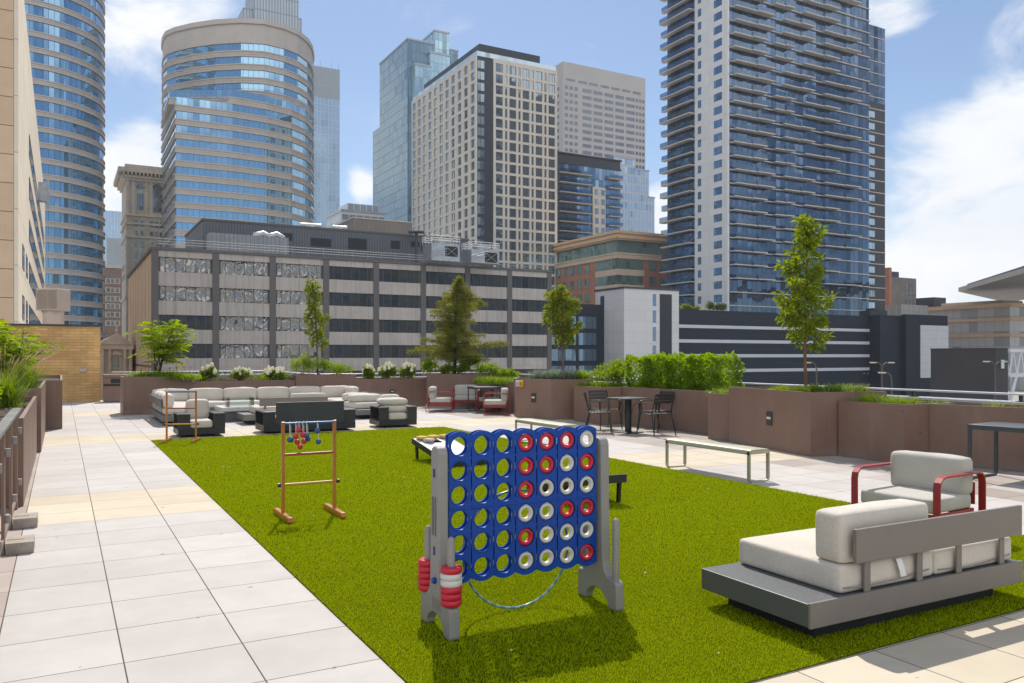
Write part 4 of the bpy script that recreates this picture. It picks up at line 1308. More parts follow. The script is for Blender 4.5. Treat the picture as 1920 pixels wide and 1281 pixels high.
for k in range(nf):
    z = Z0 + 2.2 + k * 3.11
    mb = MB(); mb.obox(P, V2, .0, LR, -.29, .08, z + .03, z + .25); mb.build('floor_edge', mt_slab2, t)
    if 2 <= k:
        rows = pat[(k * 3 + 1) % 4] if k % 2 else pat[(k + 2) % 4]
        for a_, b_ in rows:
            b_ = min(b_, LR - .2)
            if b_ - a_ < 2: continue
            split = a_ + (b_ - a_) * .55
            mb = MB(); mb.obox(P, V2, a_, split, .08, 1.2, z + .02, z + .26); mb.obox(P, V2, split, b_, .08, 1.55, z + .02, z + .262); bl = mb.build('balcony', mt_slab2, t)
            mb = MB(); mb.obox(P, V2, a_, split, 1.12, 1.17, z + .26, z + 1.35); mb.obox(P, V2, split, b_, 1.47, 1.52, z + .27, z + 1.35)
            mb.build('guard', mt_cguard, bl)
    dpt = (1.1, 1.6, 1.3, 1.8)[k % 4]
    mb = MB(); mb.obox(P + U2 * LL1, -U2, -.6, LL1 - LL0 - .05, .0, dpt, z + .02, z + .27); bl = mb.build('side_balcony', mt_slab2, t)
    mb = MB(); mb.obox(P + U2 * LL1, -U2, -.6, LL1 - LL0 - .05, dpt - .1, dpt - .05, z + .27, z + 1.35); mb.build('guard', mt_cguard, bl)
    for a_, w in ((1.2, 1.1), (6.0, 2.6)):
        mb = MB(); mb.obox(P + U2 * LL0, -U2, a_ + (.0 if w < 2 else .6), a_ + w + (.0 if w < 2 else .6), .15, .2, z + 1.0, z + 2.75); mb.build('window', mt_ngl, t)
    if z < zlow - 3:
        mb = MB(); mb.obox(q, V2, 1.0, 3.4, .02, .07, z + .9, z + 2.5); mb.build('strip_window', mt_pale, t)
    mb = MB(); mb.obox(q, V2, 0, LR2 - LR, .0, .10, z + .05, z + .25) if z < hz(45, 208) else None
    if mb.v: mb.build('strip_edge', mt_slab2, t)
    if z > hz(50, 208): continue
    mb = MB(); mb.obox(q, V2, LR2 - LR, LR2 - LR + 1.4, -8, -1, z + .02, z + .27); bl = mb.build('end_balcony', mt_slab2, t)
    mb = MB(); mb.obox(q, V2, LR2 - LR + 1.3, LR2 - LR + 1.35, -8, -1, z + .27, z + 1.3); mb.build('guard', mt_cguard, bl)

# --- far right: old brick block, low block, timber banded block, canopy, black box, truss bridge
mt_gbrick = panels('weathered_brick', (.23, .20, .175), 1.2, .5, .03, None, .9, .15, .2, streak=.6)
P = Vector((pxX(1672, 262), 262))
t = thing('old_brick_block', 'weathered grey brick block with small windows just right of the black tower', 'building', (P.x, P.y, ZG))
W = along(P, V2, 1718)
mb = MB(); mb.prism(boxpoly(P, W, 15), ZG, hz(521, 265)); mb.build('wall', mt_gbrick, t)
mb = MB(); mb.obox(P, V2, 0, W * .4, -6, -1, hz(521, 265), hz(510, 265)); mb.build('roof_house', mt_char, t)
for px in (1699, 1706, 1713):
    for py in (538, 551, 566, 580):
        s_ = along(P, V2, px)
        g = MB(); g.obox(P, V2, s_ - .45, s_ + .45, .02, .1, hz(py + 4.5, 268), hz(py - 4.5, 268)); g.build('window', mt_wglass, t)
mb = MB(); mb.obox(P, V2, -1.3, -.02, -10, 0, ZG, hz(502, 262)); mb.build('red_wing', mt_redb, t)
P = Vector((pxX(1690, 235), 235))
t = thing('low_grey_block', 'low pale grey block with vertical ribs behind the dark end block', 'building', (P.x, P.y, ZG))
mb = MB(); mb.prism(boxpoly(P, along(P, V2, 1740), 8), ZG, hz(572, 238)); mb.build('wall', panels('grey_ribs', (.36, .35, .34), 2.3, 60, .12, (.55, .54, .52), .8, .05), t)
mt_wood = M('timber_band', (.66, .43, .26), .6, 0, .12, 1.0, .1, 10, stretch=(.2, .2, 3))
mt_concg = glass('blind_glass', (.52, .50, .48), .08, 2.4, 4.2, .10, (.25, .25, .26), .3, .02, dark=.35, darkcol=(.13, .13, .14))
Pn = Vector((pxX(1893, 226), 226)); LBk = -along(Pn, -U2, 1734)
t = thing('timber_banded_block', 'three-storey block with tan timber bands and tall blinds at the right', 'building', (Pn.x, Pn.y, ZG))
q0 = Pn + U2 * LBk
zz = lambda py: hz(py, 226)
mb = MB(); mb.prism([Pn, Pn + V2 * 14, Pn + V2 * 14 + U2 * LBk, q0], ZG, zz(568.5)); mb.build('wall', mt_concg, t)
mb = MB(); mb.obox(q0, -U2, -1.5, LBk + .6, .0, 1.0, zz(575), zz(568)); mb.obox(Pn, V2, -.5, 14, .0, .8, zz(575), zz(568)); mb.build('timber_band', mt_wood, t)
for py in (601, 631):
    mb = MB(); mb.obox(q0, -U2, -.4, LBk + .3, .0, .5, zz(py), zz(py - 6)); mb.obox(Pn, V2, -.4, 9, .0, .45, zz(py), zz(py - 6)); mb.build('timber_band', mt_wood, t)
mb = MB(); mb.prism([Pn + U2 * 3 + V2 * 2, Pn + V2 * 12 + U2 * 3, Pn + V2 * 12 + U2 * (LBk - 4), Pn + V2 * 2 + U2 * (LBk - 4)], zz(568.4), zz(561)); mb.build('roof_house', mt_tan2, t)
mb = MB(); qq = q0 - U2 * 1 + V2 * 3; mb.prism([qq, qq + V2 * 6, qq + V2 * 6 + U2 * 6, qq + U2 * 6], zz(575), hz(557, 248)); mb.build('lift_house', mt_char, t)
mt_can = panels('canopy_metal', (.30, .28, .255), 4.0, 1.2, .08, (.22, .2, .18), .55, .06, .1, .2)
zc = 21.0
def plane_pt(px, py): return gp(px, py, zc)
Yk = lambda py: FPX * (zc - EYE) / (HOR - py)
tip = Vector((pxX(1797, Yk(547)), Yk(547))); nr = Vector((pxX(1920, Yk(512)), Yk(512))); fr = Vector((pxX(1890, Yk(568)), Yk(568)))
nr2 = tip + (nr - tip) * 2.2
t = thing('stadium_canopy', 'pointed grey overhanging canopy entering from the right edge above the timber block', 'canopy', (nr.x, nr.y, zc))
fr2 = fr + (nr2 - tip) * .7
mb = MB(); mb.prism([tip, nr2, fr2, fr], zc, zc + 1.2)
mb.build('soffit', mt_can, t)
mb = MB(); mb.prism([tip + (nr2 - tip) * .05 + (fr - tip) * .05, nr2, fr2, fr], zc + 1.2, zc + 2.0); mb.build('roof', mt_char, t)
P = Vector((pxX(1868, 90), 90)); W = along(P, V2, 1890); WL = along(P, U2, 1745)
t = thing('black_box_building', 'low windowless charcoal building with one small window beside the white bridge', 'building', (P.x, P.y, ZG))
mb = MB(); mb.prism(boxpoly(P, W, WL), ZG, hz(654, 93)); mb.build('wall', M('charcoal_render', (.05, .047, .05), .85, 0, .12, .4, .3, 5), t)
mb = MB(); mb.prism(offs(boxpoly(P, W, WL), .08), hz(654, 93), hz(653, 93)); mb.build('coping', mt_char, t)
s_ = along(P, V2, 1878)
mb = MB(); mb.obox(P, V2, s_ - .5, s_ + .6, .02, .08, hz(692, 90.5), hz(673, 90.5)); w_ = mb.build('window', mt_char, t)
mb = MB(); mb.obox(P, V2, s_ - .2, s_ + .35, .08, .1, hz(691, 90.5), hz(675, 90.5)); mb.build('pane', mt_pale, w_)
P = Vector((pxX(1892, 113), 113))
t = thing('truss_bridge', 'white steel truss footbridge running off the right edge', 'bridge', (P.x, P.y, ZG))
mb = MB(); za, zb = hz(704, 113), hz(657, 113); L = 26
for dp in (0, -3.2):
    mb.obox(P, V2, 0, L, dp - .18, dp + .18, za - .25, za + .25); mb.obox(P, V2, 0, L, dp - .18, dp + .18, zb - .25, zb + .2)
    for k in range(14):
        a, b = P + V2 * (k * 1.9) + Vector((VY, -VX)) * dp, P + V2 * (k * 1.9 + .95) + Vector((VY, -VX)) * dp
        c_ = P + V2 * (k * 1.9 + 1.9) + Vector((VY, -VX)) * dp
        mb.tube([(a.x, a.y, za), (b.x, b.y, zb)], .13, 6); mb.tube([(b.x, b.y, zb), (c_.x, c_.y, za)], .13, 6)
mb.build('truss', mt_white_pipe, t)
mb = MB(); mb.obox(P, V2, 0, L, -3.0, -.2, za - .2, za - .05); mb.build('bridge_deck', mt_coping, t)
mb = MB(); q = P + V2 * 1.6; mb.tube([(q.x - 1.6, q.y, ZG), (q.x, q.y, za - .2)], .28, 8); mb.build('leg', mt_white_pipe, t)

# --- trees on the garage roof edge at the foot of the black tower are built with the plants

# --- street lamps
mt_lamp = M('lamp_post', (.10, .085, .075), .5, .3)
mt_lhead = M('lamp_head', (.50, .42, .28), .5)
def street_lamp(px, Y, pyh, arms, label):
    x = pxX(px, Y); zt = hz(pyh, Y)
    t = thing('street_lamp', label, 'street lamp', (x, Y, ZG), 0, 'street lamps beyond the parapet')
    mb = MB(); mb.tube([(x, Y, ZG), (x, Y, zt - .5)], [.11, .07], 8)
    for sg in arms:
        mb.tube([(x, Y, zt - .6), (x + sg * .1, Y, zt - .15), (x + sg * .35, Y, zt + .05), (x + sg * .8, Y, zt + .05)], .05, 6)
    mb.build('post', mt_lamp, t)
    for sg in arms:
        mb = MB(); mb.cushion(x + sg * .8 - .28, x + sg * .8 + .28, Y - .14, Y + .14, zt - .02, zt + .10, .04, 0, 4); mb.build('lamp_head', mt_lhead, t)
street_lamp(1531, 72, 681, (-1,), 'single-arm street lamp seen past the tall tree trunk')
street_lamp(1654, 72, 681, (-1, 1), 'twin-arm street lamp standing in front of the dark end block')
street_lamp(1672, 66, 700, (-1,), 'lower bent-arm street lamp just right of the twin lamp')
street_lamp(1866, 74, 679, (-1, 1), 'twin-arm street lamp in front of the charcoal building')

# ------------------------------------------------------------------ summer haze over the city
mh = bpy.data.materials.new('haze'); mh.use_nodes = True
nh = mh.node_tree; nh.nodes.clear()
vol = node(nh, 'ShaderNodeVolumePrincipled', {'Color': (.80, .88, 1.0, 1), 'Density': 0.00018, 'Anisotropy': 0.1})
ho = node(nh, 'ShaderNodeOutputMaterial', {'Volume': vol.outputs[0]})
mb = MB(); mb.box(-1450, 1450, -350, 1550, ZG - 1, 252)
tag(mb.build('haze', mh), 'thin pale summer haze between the roof deck and the distant towers', 'haze', kind='stuff')

# ------------------------------------------------------------------ planters
mt_light = M('step_light_box', (.05, .05, .055), .4, .4)
mt_lens = M('step_light_lens', (.6, .58, .5), .3)
mt_tape = M('blue_tape', (.02, .09, .26), .6)


def planter(label, poly, H, light=None, group='brown metal planters round the deck', name='planter', tapes=(), seams=()):
    """poly: footprint, front left corner first, counter-clockwise; light: (edge, distance along it)"""
    poly = [Vector(p) for p in poly]
    c = sum(poly, Vector((0, 0))) / len(poly)
    t = thing(name, label, 'planter', (c.x, c.y, 0), 0, group)
    mb = MB()
    inn = offs(poly, -.045)
    mb.strip(poly + [poly[0]], .004, H)
    mb.strip([inn[0]] + inn[:0:-1] + [inn[0]], H - .14, H)
    n = len(poly)
    for i in range(n):
        a, b, d, e = poly[i], poly[(i + 1) % n], inn[(i + 1) % n], inn[i]
        mb.face([(a.x, a.y, H), (b.x, b.y, H), (d.x, d.y, H), (e.x, e.y, H)])
    mb.build('planter_box', mt_brown, t)
    mb = MB(); mb.face([(p.x, p.y, H - .09) for p in offs(poly, -.02)]); mb.build('soil', mt_soil, t)
    if light:
        i, s = light
        a, d = poly[i], (poly[i + 1] - poly[i]).normalized()
        mb = MB(); mb.obox(a, d, s - .08, s + .08, .002, .014, .36 if H < 1 else .42, .55 if H < 1 else .66); l = mb.build('step_light', mt_light, t)
        z = (.36 if H < 1 else .42) + .1
        mb = MB(); mb.obox(a, d, s - .05, s + .05, .014, .03, z + .01, z + .05); mb.build('lens', mt_lens, l)
    for i, s in seams:
        a, d = poly[i], (poly[i + 1] - poly[i]).normalized()
        mb = MB(); mb.obox(a, d, s - .003, s + .003, .001, .003, .01, H - .012); mb.build('panel_joint', mt_black, t)
    for i, s, z in tapes:
        a, d = poly[i], (poly[i + 1] - poly[i]).normalized()
        mb = MB(); mb.obox(a, d, s - .014, s + .014, .002, .004, z, z + .035); mb.build('tape_mark', mt_tape, t)
    return t


B0 = 24.65
def rowp(a0, a1, dep=1.2, b=B0):
    return [ab(a0, b), ab(a1, b), ab(a1, b + dep), ab(a0, b + dep)]


aP = lambda px: (lambda s: s)(1.48 + along(ab(1.48, B0), V2, px))
planter('tall brown planter at the left end of the back row, holding the arching sumac-like tree', rowp(1.48, aP(361)), 1.053)
planter('low brown planter behind the long sofa, holding three hydrangeas', rowp(aP(361) + .004, aP(554)), .90, tapes=((0, 2.4, .8),), seams=((0, 1.25), (0, 2.5)))
planter('tall brown planter behind the sofa corner, holding a slender young tree', [p - U2 * .05 for p in rowp(aP(554) + .004, aP(667))], 1.05)
planter('low brown planter with a step light holding the three right hydrangeas', rowp(aP(667) + .004, aP(799)), .90, (0, along(ab(aP(667), B0), V2, 735)), seams=((0, 1.9),))
P5 = [Vector((-2.76, 26.2)), Vector((-2.30, 26.05)), Vector((-1.2, 25.75)), Vector((-.55, 26.9)), Vector((-2.3, 27.6))]
planter('tall brown corner planter holding the brown-green conifer', P5, 1.05)
planter('low brown planter of grasses behind the red lounge chairs', [Vector((-1.17, 25.72)), Vector((.06, 23.2)), Vector((1.0, 23.7)), Vector((-.2, 26.2))], .89)
P7 = [Vector((.05, 22.1)), Vector((.10, 21.6)), Vector((1.017, 20.75)), Vector((2.1, 20.9)), Vector((1.2, 23.0)), Vector((.2, 23.1))]
t7 = planter('tall brown planter with alarm boxes on its side, holding a small leafy tree and lavender', P7, 1.03, (1, .64), tapes=((2, .12, .55), (2, .6, .83)))
planter('low brown planter of bright grass behind the cafe table', [Vector((1.55, 20.36)), Vector((2.10, 19.22)), Vector((2.62, 19.35)), Vector((3.1, 20.0)), Vector((2.3, 21.6)), Vector((1.9, 21.3))], .89)
P8 = [Vector((2.625, 19.3)), Vector((4.07, 16.80)), Vector((5.1, 17.3)), Vector((3.6, 19.9))]
planter('long low brown planter holding the clipped green hedge', P8, .90, seams=((0, 1.45),))
P8b = [Vector((3.86, 15.97)), Vector((4.15, 15.5)), Vector((4.9, 15.9)), Vector((4.7, 16.95)), Vector((4.1, 16.72))]
planter('narrow low brown planter wedged between hedge planter and tall tree planter', P8b, .905)
P9 = [Vector((4.12, 15.40)), Vector((4.84, 13.14)), Vector((6.25, 13.52)), Vector((5.65, 15.75))]
planter('tall brown planter standing forward of the row, holding the tallest young tree and juniper', P9, 1.045, (0, (gp(1440, 842) - P9[0]).length if False else 1.28))
P10 = [Vector((5.33, 13.24)), Vector((5.91, 12.22)), Vector((6.35, 12.36)), Vector((6.9, 12.7)), Vector((6.3, 13.5))]
planter('low brown planter of tufted grass right of the tallest tree', P10, .905, tapes=((0, 1.15, .78), (1, .3, .45)))
P11 = [Vector((6.36, 12.36)), Vector((7.18, 11.37)), Vector((8.6, 9.0)), Vector((9.6, 9.6)), Vector((7.9, 12.0)), Vector((6.92, 12.7))]
planter('long low brown planter with sparse grass tufts, running out of the picture on the right', P11, .905, seams=((1, .9),))
# the left hand row
planter('narrow near-left brown planter with mulch, beside the railing', [ab(-1.3, 10.3), ab(-.36, 10.3), ab(-.36, 15.75), ab(-1.3, 15.75)], .96)
planter('taller left brown planter behind the near-left planter', [ab(-1.4, 15.9), ab(-.30, 15.9), ab(-.30, 20.6), ab(-1.4, 20.6)], 1.09)
planter('farthest left brown planter, closest to the yellow brick enclosure', [ab(-1.4, 20.75), ab(.02, 20.75), ab(.02, 26.5), ab(-1.4, 26.5)], 1.09)

# alarm boxes fixed to the planter wall
d7 = (P7[2] - P7[1]).normalized()
t = thing('call_box', 'small white and grey alarm box on the brown planter wall, beside the yellow one', 'alarm box', (P7[1].x, P7[1].y, .9))
mb = MB(); mb.obox(P7[1], d7, .04, .17, .003, .06, .82, .985); mb.build('box', M('alarm_white', (.52, .50, .48), .5), t, bevel=.01)
mb = MB(); mb.obox(P7[1], d7, .065, .145, .06, .075, .86, .93); mb.build('grille', mt_steel, t)
t = thing('alarm_pull', 'small yellow alarm box on the brown planter wall beside the white one', 'alarm box', (P7[1].x + .15, P7[1].y, .9))
mb = MB(); mb.obox(P7[1], d7, .19, .30, .003, .07, .81, .985); mb.build('box', M('alarm_yellow', (.62, .36, .03), .4), t, bevel=.01)
mb = MB(); mb.obox(P7[1], d7, .225, .27, .07, .085, .85, .93); mb.build('handle', M('alarm_button', (.5, .12, .03), .4), t)

# trash bin by the brick wall
p = ab(1.72, 32.1)
t = thing('trash_bin', 'brown square trash bin with dark slot beside the yellow brick enclosure', 'trash bin', (p.x, p.y, 0), PHI)
mb = MB(); mb.box(-.42, .36, -.35, .35, .02, .86); mb.build('body', mt_brown, t, True, bevel=.01)
mb = MB(); mb.box(-.44, .38, -.37, .37, .87, .98); mb.build('lid', mt_brown, t, True, bevel=.01)
mb = MB(); mb.box(-.2, .16, -.362, -.345, .68, .82); mb.build('slot', mt_black, t, True)
mb = MB(); mb.box(-.43, .37, -.385, -.352, .58, .64); mb.build('bag_rim', mt_black, t, True)

# ------------------------------------------------------------------ railing and foot blocks on the left
mt_clip = M('clip_metal', (.30, .285, .27), .5, .4, .1, 6)
t = thing('railing', 'brown metal railing with a flat grey top rail and clip brackets at the left edge', 'railing', tuple(ab(-.42, 8)) + (0,))
mb = MB(); mb.bar([ab(-.42, 3.2).to_3d() + Vector((0, 0, 1.06)), ab(-.42, 10.28).to_3d() + Vector((0, 0, 1.06))], .085, .03, V2.to_3d()); mb.build('top_rail', M('rail_grey', (.22, .225, .23), .35, .6, .08, 2), t, bevel=.004)
for b in (4.5, 5.65, 6.8, 7.9, 9.03, 10.15):
    p = ab(-.42, b)
    mb = MB(); mb.obox(p, V2, -.012, .012, -.055, .055, .004, 1.045); pst = mb.build('post', mt_brown, t, bevel=.003)
    for z in (.25, .8):
        mb = MB(); mb.obox(p, V2, .012, .05, -.03, .01, z, z + .07); mb.build('clip', mt_clip, pst, bevel=.004)
mb = MB()
for z in (.12, ):
    mb.bar([ab(-.42, 3.2).to_3d() + Vector((0, 0, z)), ab(-.42, 10.28).to_3d() + Vector((0, 0, z))], .02, .04, V2.to_3d())
mb.build('bottom_rail', mt_brown, t)
mt_block = M('foot_block', (.36, .31, .26), .9, 0, .15, 6, .3, 60, fine=.3)
for i, (b, lab) in enumerate(((7.98, 'grey concrete foot block with a slot, nearer one under the railing'), (9.12, 'grey concrete foot block with a slot, farther one under the railing'))):
    p = ab(-.30, b)
    t = thing('foot_block', lab, 'concrete block', (p.x, p.y, 0), PHI, 'concrete foot blocks under the railing')
    mb = MB()
    mb.box(-.10, .10, -.155, -.012, .003, .095); mb.box(-.10, .10, .012, .155, .003, .095); mb.box(.03, .10, -.012, .012, .003, .094); mb.box(-.10, .03, -.012, .012, .003, .05)
    mb.build('block', mt_block, t, True)

# ------------------------------------------------------------------ fabrics and frames
def fabric(name, col, var=.05):
    m, nt, p, out = mat_base(name)
    tc = node(nt, 'ShaderNodeTexCoord').outputs['Object']
    w1 = node(nt, 'ShaderNodeTexNoise', {'Vector': node(nt, 'ShaderNodeMapping', {'Vector': tc, 'Scale': (400, 60, 60)}).outputs[0], 'Scale': 1.0, 'Detail': 2.0}).outputs[0]
    w2 = node(nt, 'ShaderNodeTexNoise', {'Vector': node(nt, 'ShaderNodeMapping', {'Vector': tc, 'Scale': (60, 60, 400)}).outputs[0], 'Scale': 1.0, 'Detail': 2.0}).outputs[0]
    n = node(nt, 'ShaderNodeTexNoise', {'Vector': tc, 'Scale': 3.0, 'Detail': 5.0}).outputs[0]
    f = mth(nt, 'MULTIPLY', mth(nt, 'ADD', w1, w2), .5)
    c = mix(nt, maprange(nt, f, .38, .62), [x * .93 for x in col], [min(1, x * 1.05) for x in col])
    c = node(nt, 'ShaderNodeHueSaturation', {'Color': c, 'Value': maprange(nt, n, .3, .7, 1 - var, 1 + var)}).outputs[0]
    nt.links.new(c, p.inputs['Base Color'])
    p.inputs['Roughness'].default_value = .95
    p.inputs['Specular IOR Level'].default_value = .15
    p.inputs['Sheen Weight'].default_value = .15
    wr = node(nt, 'ShaderNodeTexNoise', {'Vector': tc, 'Scale': 5.0, 'Detail': 3.0, 'Distortion': .8}).outputs[0]
    hh = mth(nt, 'ADD', mth(nt, 'MULTIPLY', f, .06), wr)
    b = node(nt, 'ShaderNodeBump', {'Strength': .22, 'Distance': .03, 'Height': hh})
    nt.links.new(b.outputs[0], p.inputs['Normal'])
    return m


mt_fab = fabric('cushion_fabric', (.575, .52, .45))
mt_fabg = fabric('grey_cushion_fabric', (.48, .45, .40))
mt_piping = M('piping', (.24, .22, .19), .9)
mt_chaise = M('chaise_panel', (.19, .165, .145), .55, 0, .06, 5, .05, 300)
mt_speck = M('speckled_slab', (.095, .10, .105), .55, 0, .1, 5, .05, 300, fine=0.0)
mt_darkf = M('black_frame', (.022, .023, .027), .45, 0, .15, 3)
mt_darktop = M('black_frame_top', (.03, .031, .034), .35, 0, .15, 3)
mt_plinth = M('plinth', (.012, .012, .014), .7)


def speckle(name):
    m, nt, p, out = mat_base(name)
    tc = node(nt, 'ShaderNodeTexCoord').outputs['Object']
    n = node(nt, 'ShaderNodeTexNoise', {'Vector': tc, 'Scale': 240.0, 'Detail': 2.0}).outputs[0]
    n2 = node(nt, 'ShaderNodeTexVoronoi', {'Vector': tc, 'Scale': 190.0}).outputs[0]
    c = mix(nt, maprange(nt, n, .42, .66), (.035, .038, .04), (.17, .18, .185))
    c = mix(nt, maprange(nt, n2, .1, .25), (.23, .24, .24), c)
    nt.links.new(c, p.inputs['Base Color'])
    p.inputs['Roughness'].default_value = .45
    return m


mt_speck = speckle('speckled_slab')
mt_label = M('care_label', (.7, .7, .68), .8)


def chaise(loc, rz, label, group, panel=mt_chaise, cushions=1, cat='chaise sofa'):
    """low platform sofa: origin at its near left corner, x along the back, y in depth"""
    t = thing('platform_sofa', label, cat, loc, rz, group)
    mb = MB(); mb.box(.14, 1.86, .10, .80, .004, .108); mb.build('plinth', mt_plinth, t, True)
    mb = MB(); mb.box(.0, 2.03, .018, .90, .112, .245); mb.build('platform', mt_speck, t, True, bevel=.004)
    mb = MB(); mb.box(-.002, 2.032, .0, .017, .108, .252); mb.build('back_board', panel, t, True, bevel=.002)
    mb = MB(); mb.cushion(.30, 1.16, .05, .88, .247, .415, .026, .007, 12); c = mb.build('seat_cushion', mt_fab, t, True, smooth=80)
    mb = MB(); mb.cushion(1.165, 2.0, .05, .88, .247, .410, .026, .007, 12); mb.build('seat_cushion', mt_fab, t, True, smooth=80)
    mb = MB(); mb.tube([(.32, .046, .285), (.45, .030, .28), (.8, .026, .287), (1.1, .044, .30)], .004, 5); mb.tube([(1.19, .046, .285), (1.5, .028, .27), (1.96, .046, .295)], .004, 5); mb.build('piping', mt_piping, c, True)
    mb = MB(); mb.bar([(.78, .024, .41), (.785, .016, .385), (.80, .012, .34), (.81, .010, .30)], .05, .002, (1, 0, 0)); mb.build('care_label', mt_label, c, True)
    mb = MB(); mb.box(.36, 2.0, -.014, .012, .435, .632); mb.build('back_panel', panel, t, True, bevel=.003)
    for x in (.49, .97, 1.36, 1.82):
        mb = MB(); mb.box(x - .026, x + .026, .013, .025, .246, .56); mb.build('post', panel, t, True, bevel=.002)
    if cushions:
        mb = MB(); mb.cushion(.315, 1.13, .055, .26, .417, .715, .035, .009, 12); mb.build('back_cushion', mt_fab, t, True, smooth=80)
    return t


ch = chaise((1.669, 4.53, 0), R(28.2), 'low platform sofa in the right foreground with cream cushions and a speckled side shelf', 'platform sofas')


def arm_lounge(name, label, loc, rz, w=.84, group='red framed lounge seats'):
    """red flat-bar lounge seat: faces -y, x across"""
    t = thing(name, label, 'armchair', loc, rz, group)
    h = w / 2
    D0, D1 = -.37, .37
    for s in (-1, 1):
        x = s * (h - .03)
        pts = [(x, D0 + .02, .004), (x, D0, .03), (x, D0, .50), (x, D0 + .012, .55), (x, D0 + .05, .585), (x, D0 + .10, .595), (x, D1 - .10, .595), (x, D1 - .05, .585), (x, D1 - .012, .55), (x, D1, .50), (x, D1, .03), (x, D1 - .02, .004)]
        mb = MB(); mb.bar(pts + [(x, D0 + .02, .004)], .062, .014, (1, 0, 0)); mb.build('arm_frame', mt_red, t, True, smooth=30)
    mb = MB()
    mb.box(-h + .06, h - .06, D0 + .01, D0 + .03, .20, .27); mb.box(-h + .06, h - .06, D1 - .10, D1 - .08, .20, .27)
    mb.box(-h + .061, -h + .081, D0 + .031, D1 - .101, .20, .27); mb.box(h - .081, h - .061, D0 + .031, D1 - .101, .20, .27)
    mb.box(-h + .06, h - .06, D1 - .075, D1 - .06, .30, .5)
    mb.build('seat_frame', mt_red, t, True, bevel=.003)
    mb = MB(); mb.cushion(-h + .068, h - .068, D0 + .02, D1 - .10, .272, .40, .028, .007); mb.build('seat_cushion', mt_fabg, t, True, smooth=80)
    mb = MB(); mb.cushion(-h + .068, h - .068, D1 - .25, D1 - .06, .385, .725, .045, .010); mb.build('back_cushion', mt_fabg, t, True, smooth=80)
    return t


mt_red = M('red_metal', (.30, .020, .018), .4, 0, .1, 5, .03, 200)
arm1 = arm_lounge('lounge_seat', 'red framed lounge chair with grey cushions on the pavers behind the near sofa', (3.72, 7.44, 0), PHI - R(90) + R(4))

# far red group round the dark table
for lab, loc, rz in (('red framed lounge chair facing right, left of the dark far table', (-2.13, 23.95, 0), R(90)),
                     ('red framed lounge chair facing the camera behind the dark far table', (-1.42, 25.1, 0), R(2)),
                     ('red framed lounge chair facing left, against the tall planter with the alarm boxes', (-.42, 22.75, 0), R(-90)),
                     ('red framed lounge chair facing left, half hidden behind the dark far table', (-.55, 24.1, 0), R(-70))):
    dup(arm1, loc, rz, lab, 'red framed lounge seats')


def leg_table(label, loc, rz, w, d, h, group='dark square tables'):
    t = thing('square_table', label, 'table', loc, rz, group)
    mb = MB(); mb.cushion(-w / 2, w / 2, -d / 2, d / 2, h - .035, h, .017, 0, 4); mb.box(-w / 2 + .012, w / 2 - .012, -d / 2 + .012, d / 2 - .012, h - .07, h - .03); mb.build('tabletop', mt_tabm, t, True, smooth=50)
    for sy in (-1, 1):
        y = sy * (d / 2 - .035)
        pts = [(-w / 2 + .03, y, h - .05), (-w / 2 + .03, y, .06), (-w / 2 + .06, y, .012), (w / 2 - .06, y, .012), (w / 2 - .03, y, .06), (w / 2 - .03, y, h - .05)]
        mb = MB(); mb.bar(pts, .05, .022, (0, 1, 0)); mb.build('leg_frame', mt_tabm, t, True, bevel=.003)
    return t


mt_tabm = M('anthracite_metal', (.06, .065, .072), .38, .3, .08, 4, .03, 200)
p = Vector((6.43, 10.15)); cpos = p + U2 * .38 + V2 * .36
leg_table('dark square metal table cut by the right edge, behind the red chair', (cpos.x, cpos.y, 0), PHI + R(4), .74, .78, .735)
leg_table('dark square metal table among the red chairs in front of the conifer planter', (-.82, 23.75, 0), R(20), .8, .8, .74)

# ------------------------------------------------------------------ benches
mt_bench = M('grey_green_metal', (.40, .375, .27), .42, .1, .05, 4, .02, 200)


def bench(label, loc, rz):
    t = thing('bench', label, 'bench', loc, rz, 'grey-green metal benches along the lawn')
    W, L, H = .36, 1.66, .425
    # seat: a sheet folded down along both long edges
    prof = [(-W / 2, H - .065), (-W / 2, H - .03), (-W / 2 + .012, H - .01), (-W / 2 + .035, H), (W / 2 - .035, H), (W / 2 - .012, H - .01), (W / 2, H - .03), (W / 2, H - .065),
            (W / 2 - .008, H - .065), (W / 2 - .008, H - .03), (W / 2 - .035, H - .012), (-W / 2 + .035, H - .012), (-W / 2 + .008, H - .03), (-W / 2 + .008, H - .065)]
    mb = MB(); mb.extrude_y(prof, -L / 2, L / 2); mb.box(-W / 2 + .009, W / 2 - .009, -L / 2 + .002, -L / 2 + .02, H - .06, H - .014); mb.box(-W / 2 + .009, W / 2 - .009, L / 2 - .02, L / 2 - .002, H - .06, H - .014)
    mb.build('seat', mt_bench, t, True, smooth=35)
    for s in (-1, 1):
        y = s * (L / 2 - .022)
        x = W / 2 - .010
        pts = [(-x, y, H - .02), (-x, y, .05), (-x + .012, y, .02), (-x + .045, y, .008), (x - .045, y, .008), (x - .012, y, .02), (x, y, .05), (x, y, H - .02)]
        mb = MB(); mb.bar(pts, .048, .02, (0, 1, 0)); mb.build('leg_frame', mt_bench, t, True, smooth=30)
    return t


b1 = bench('grey-green metal bench at the right edge of the lawn, nearer one in the sun', (2.81, 11.24, 0), PHI)
dup(b1, (.62, 14.95, 0), PHI, 'grey-green metal bench just behind the blue game board')

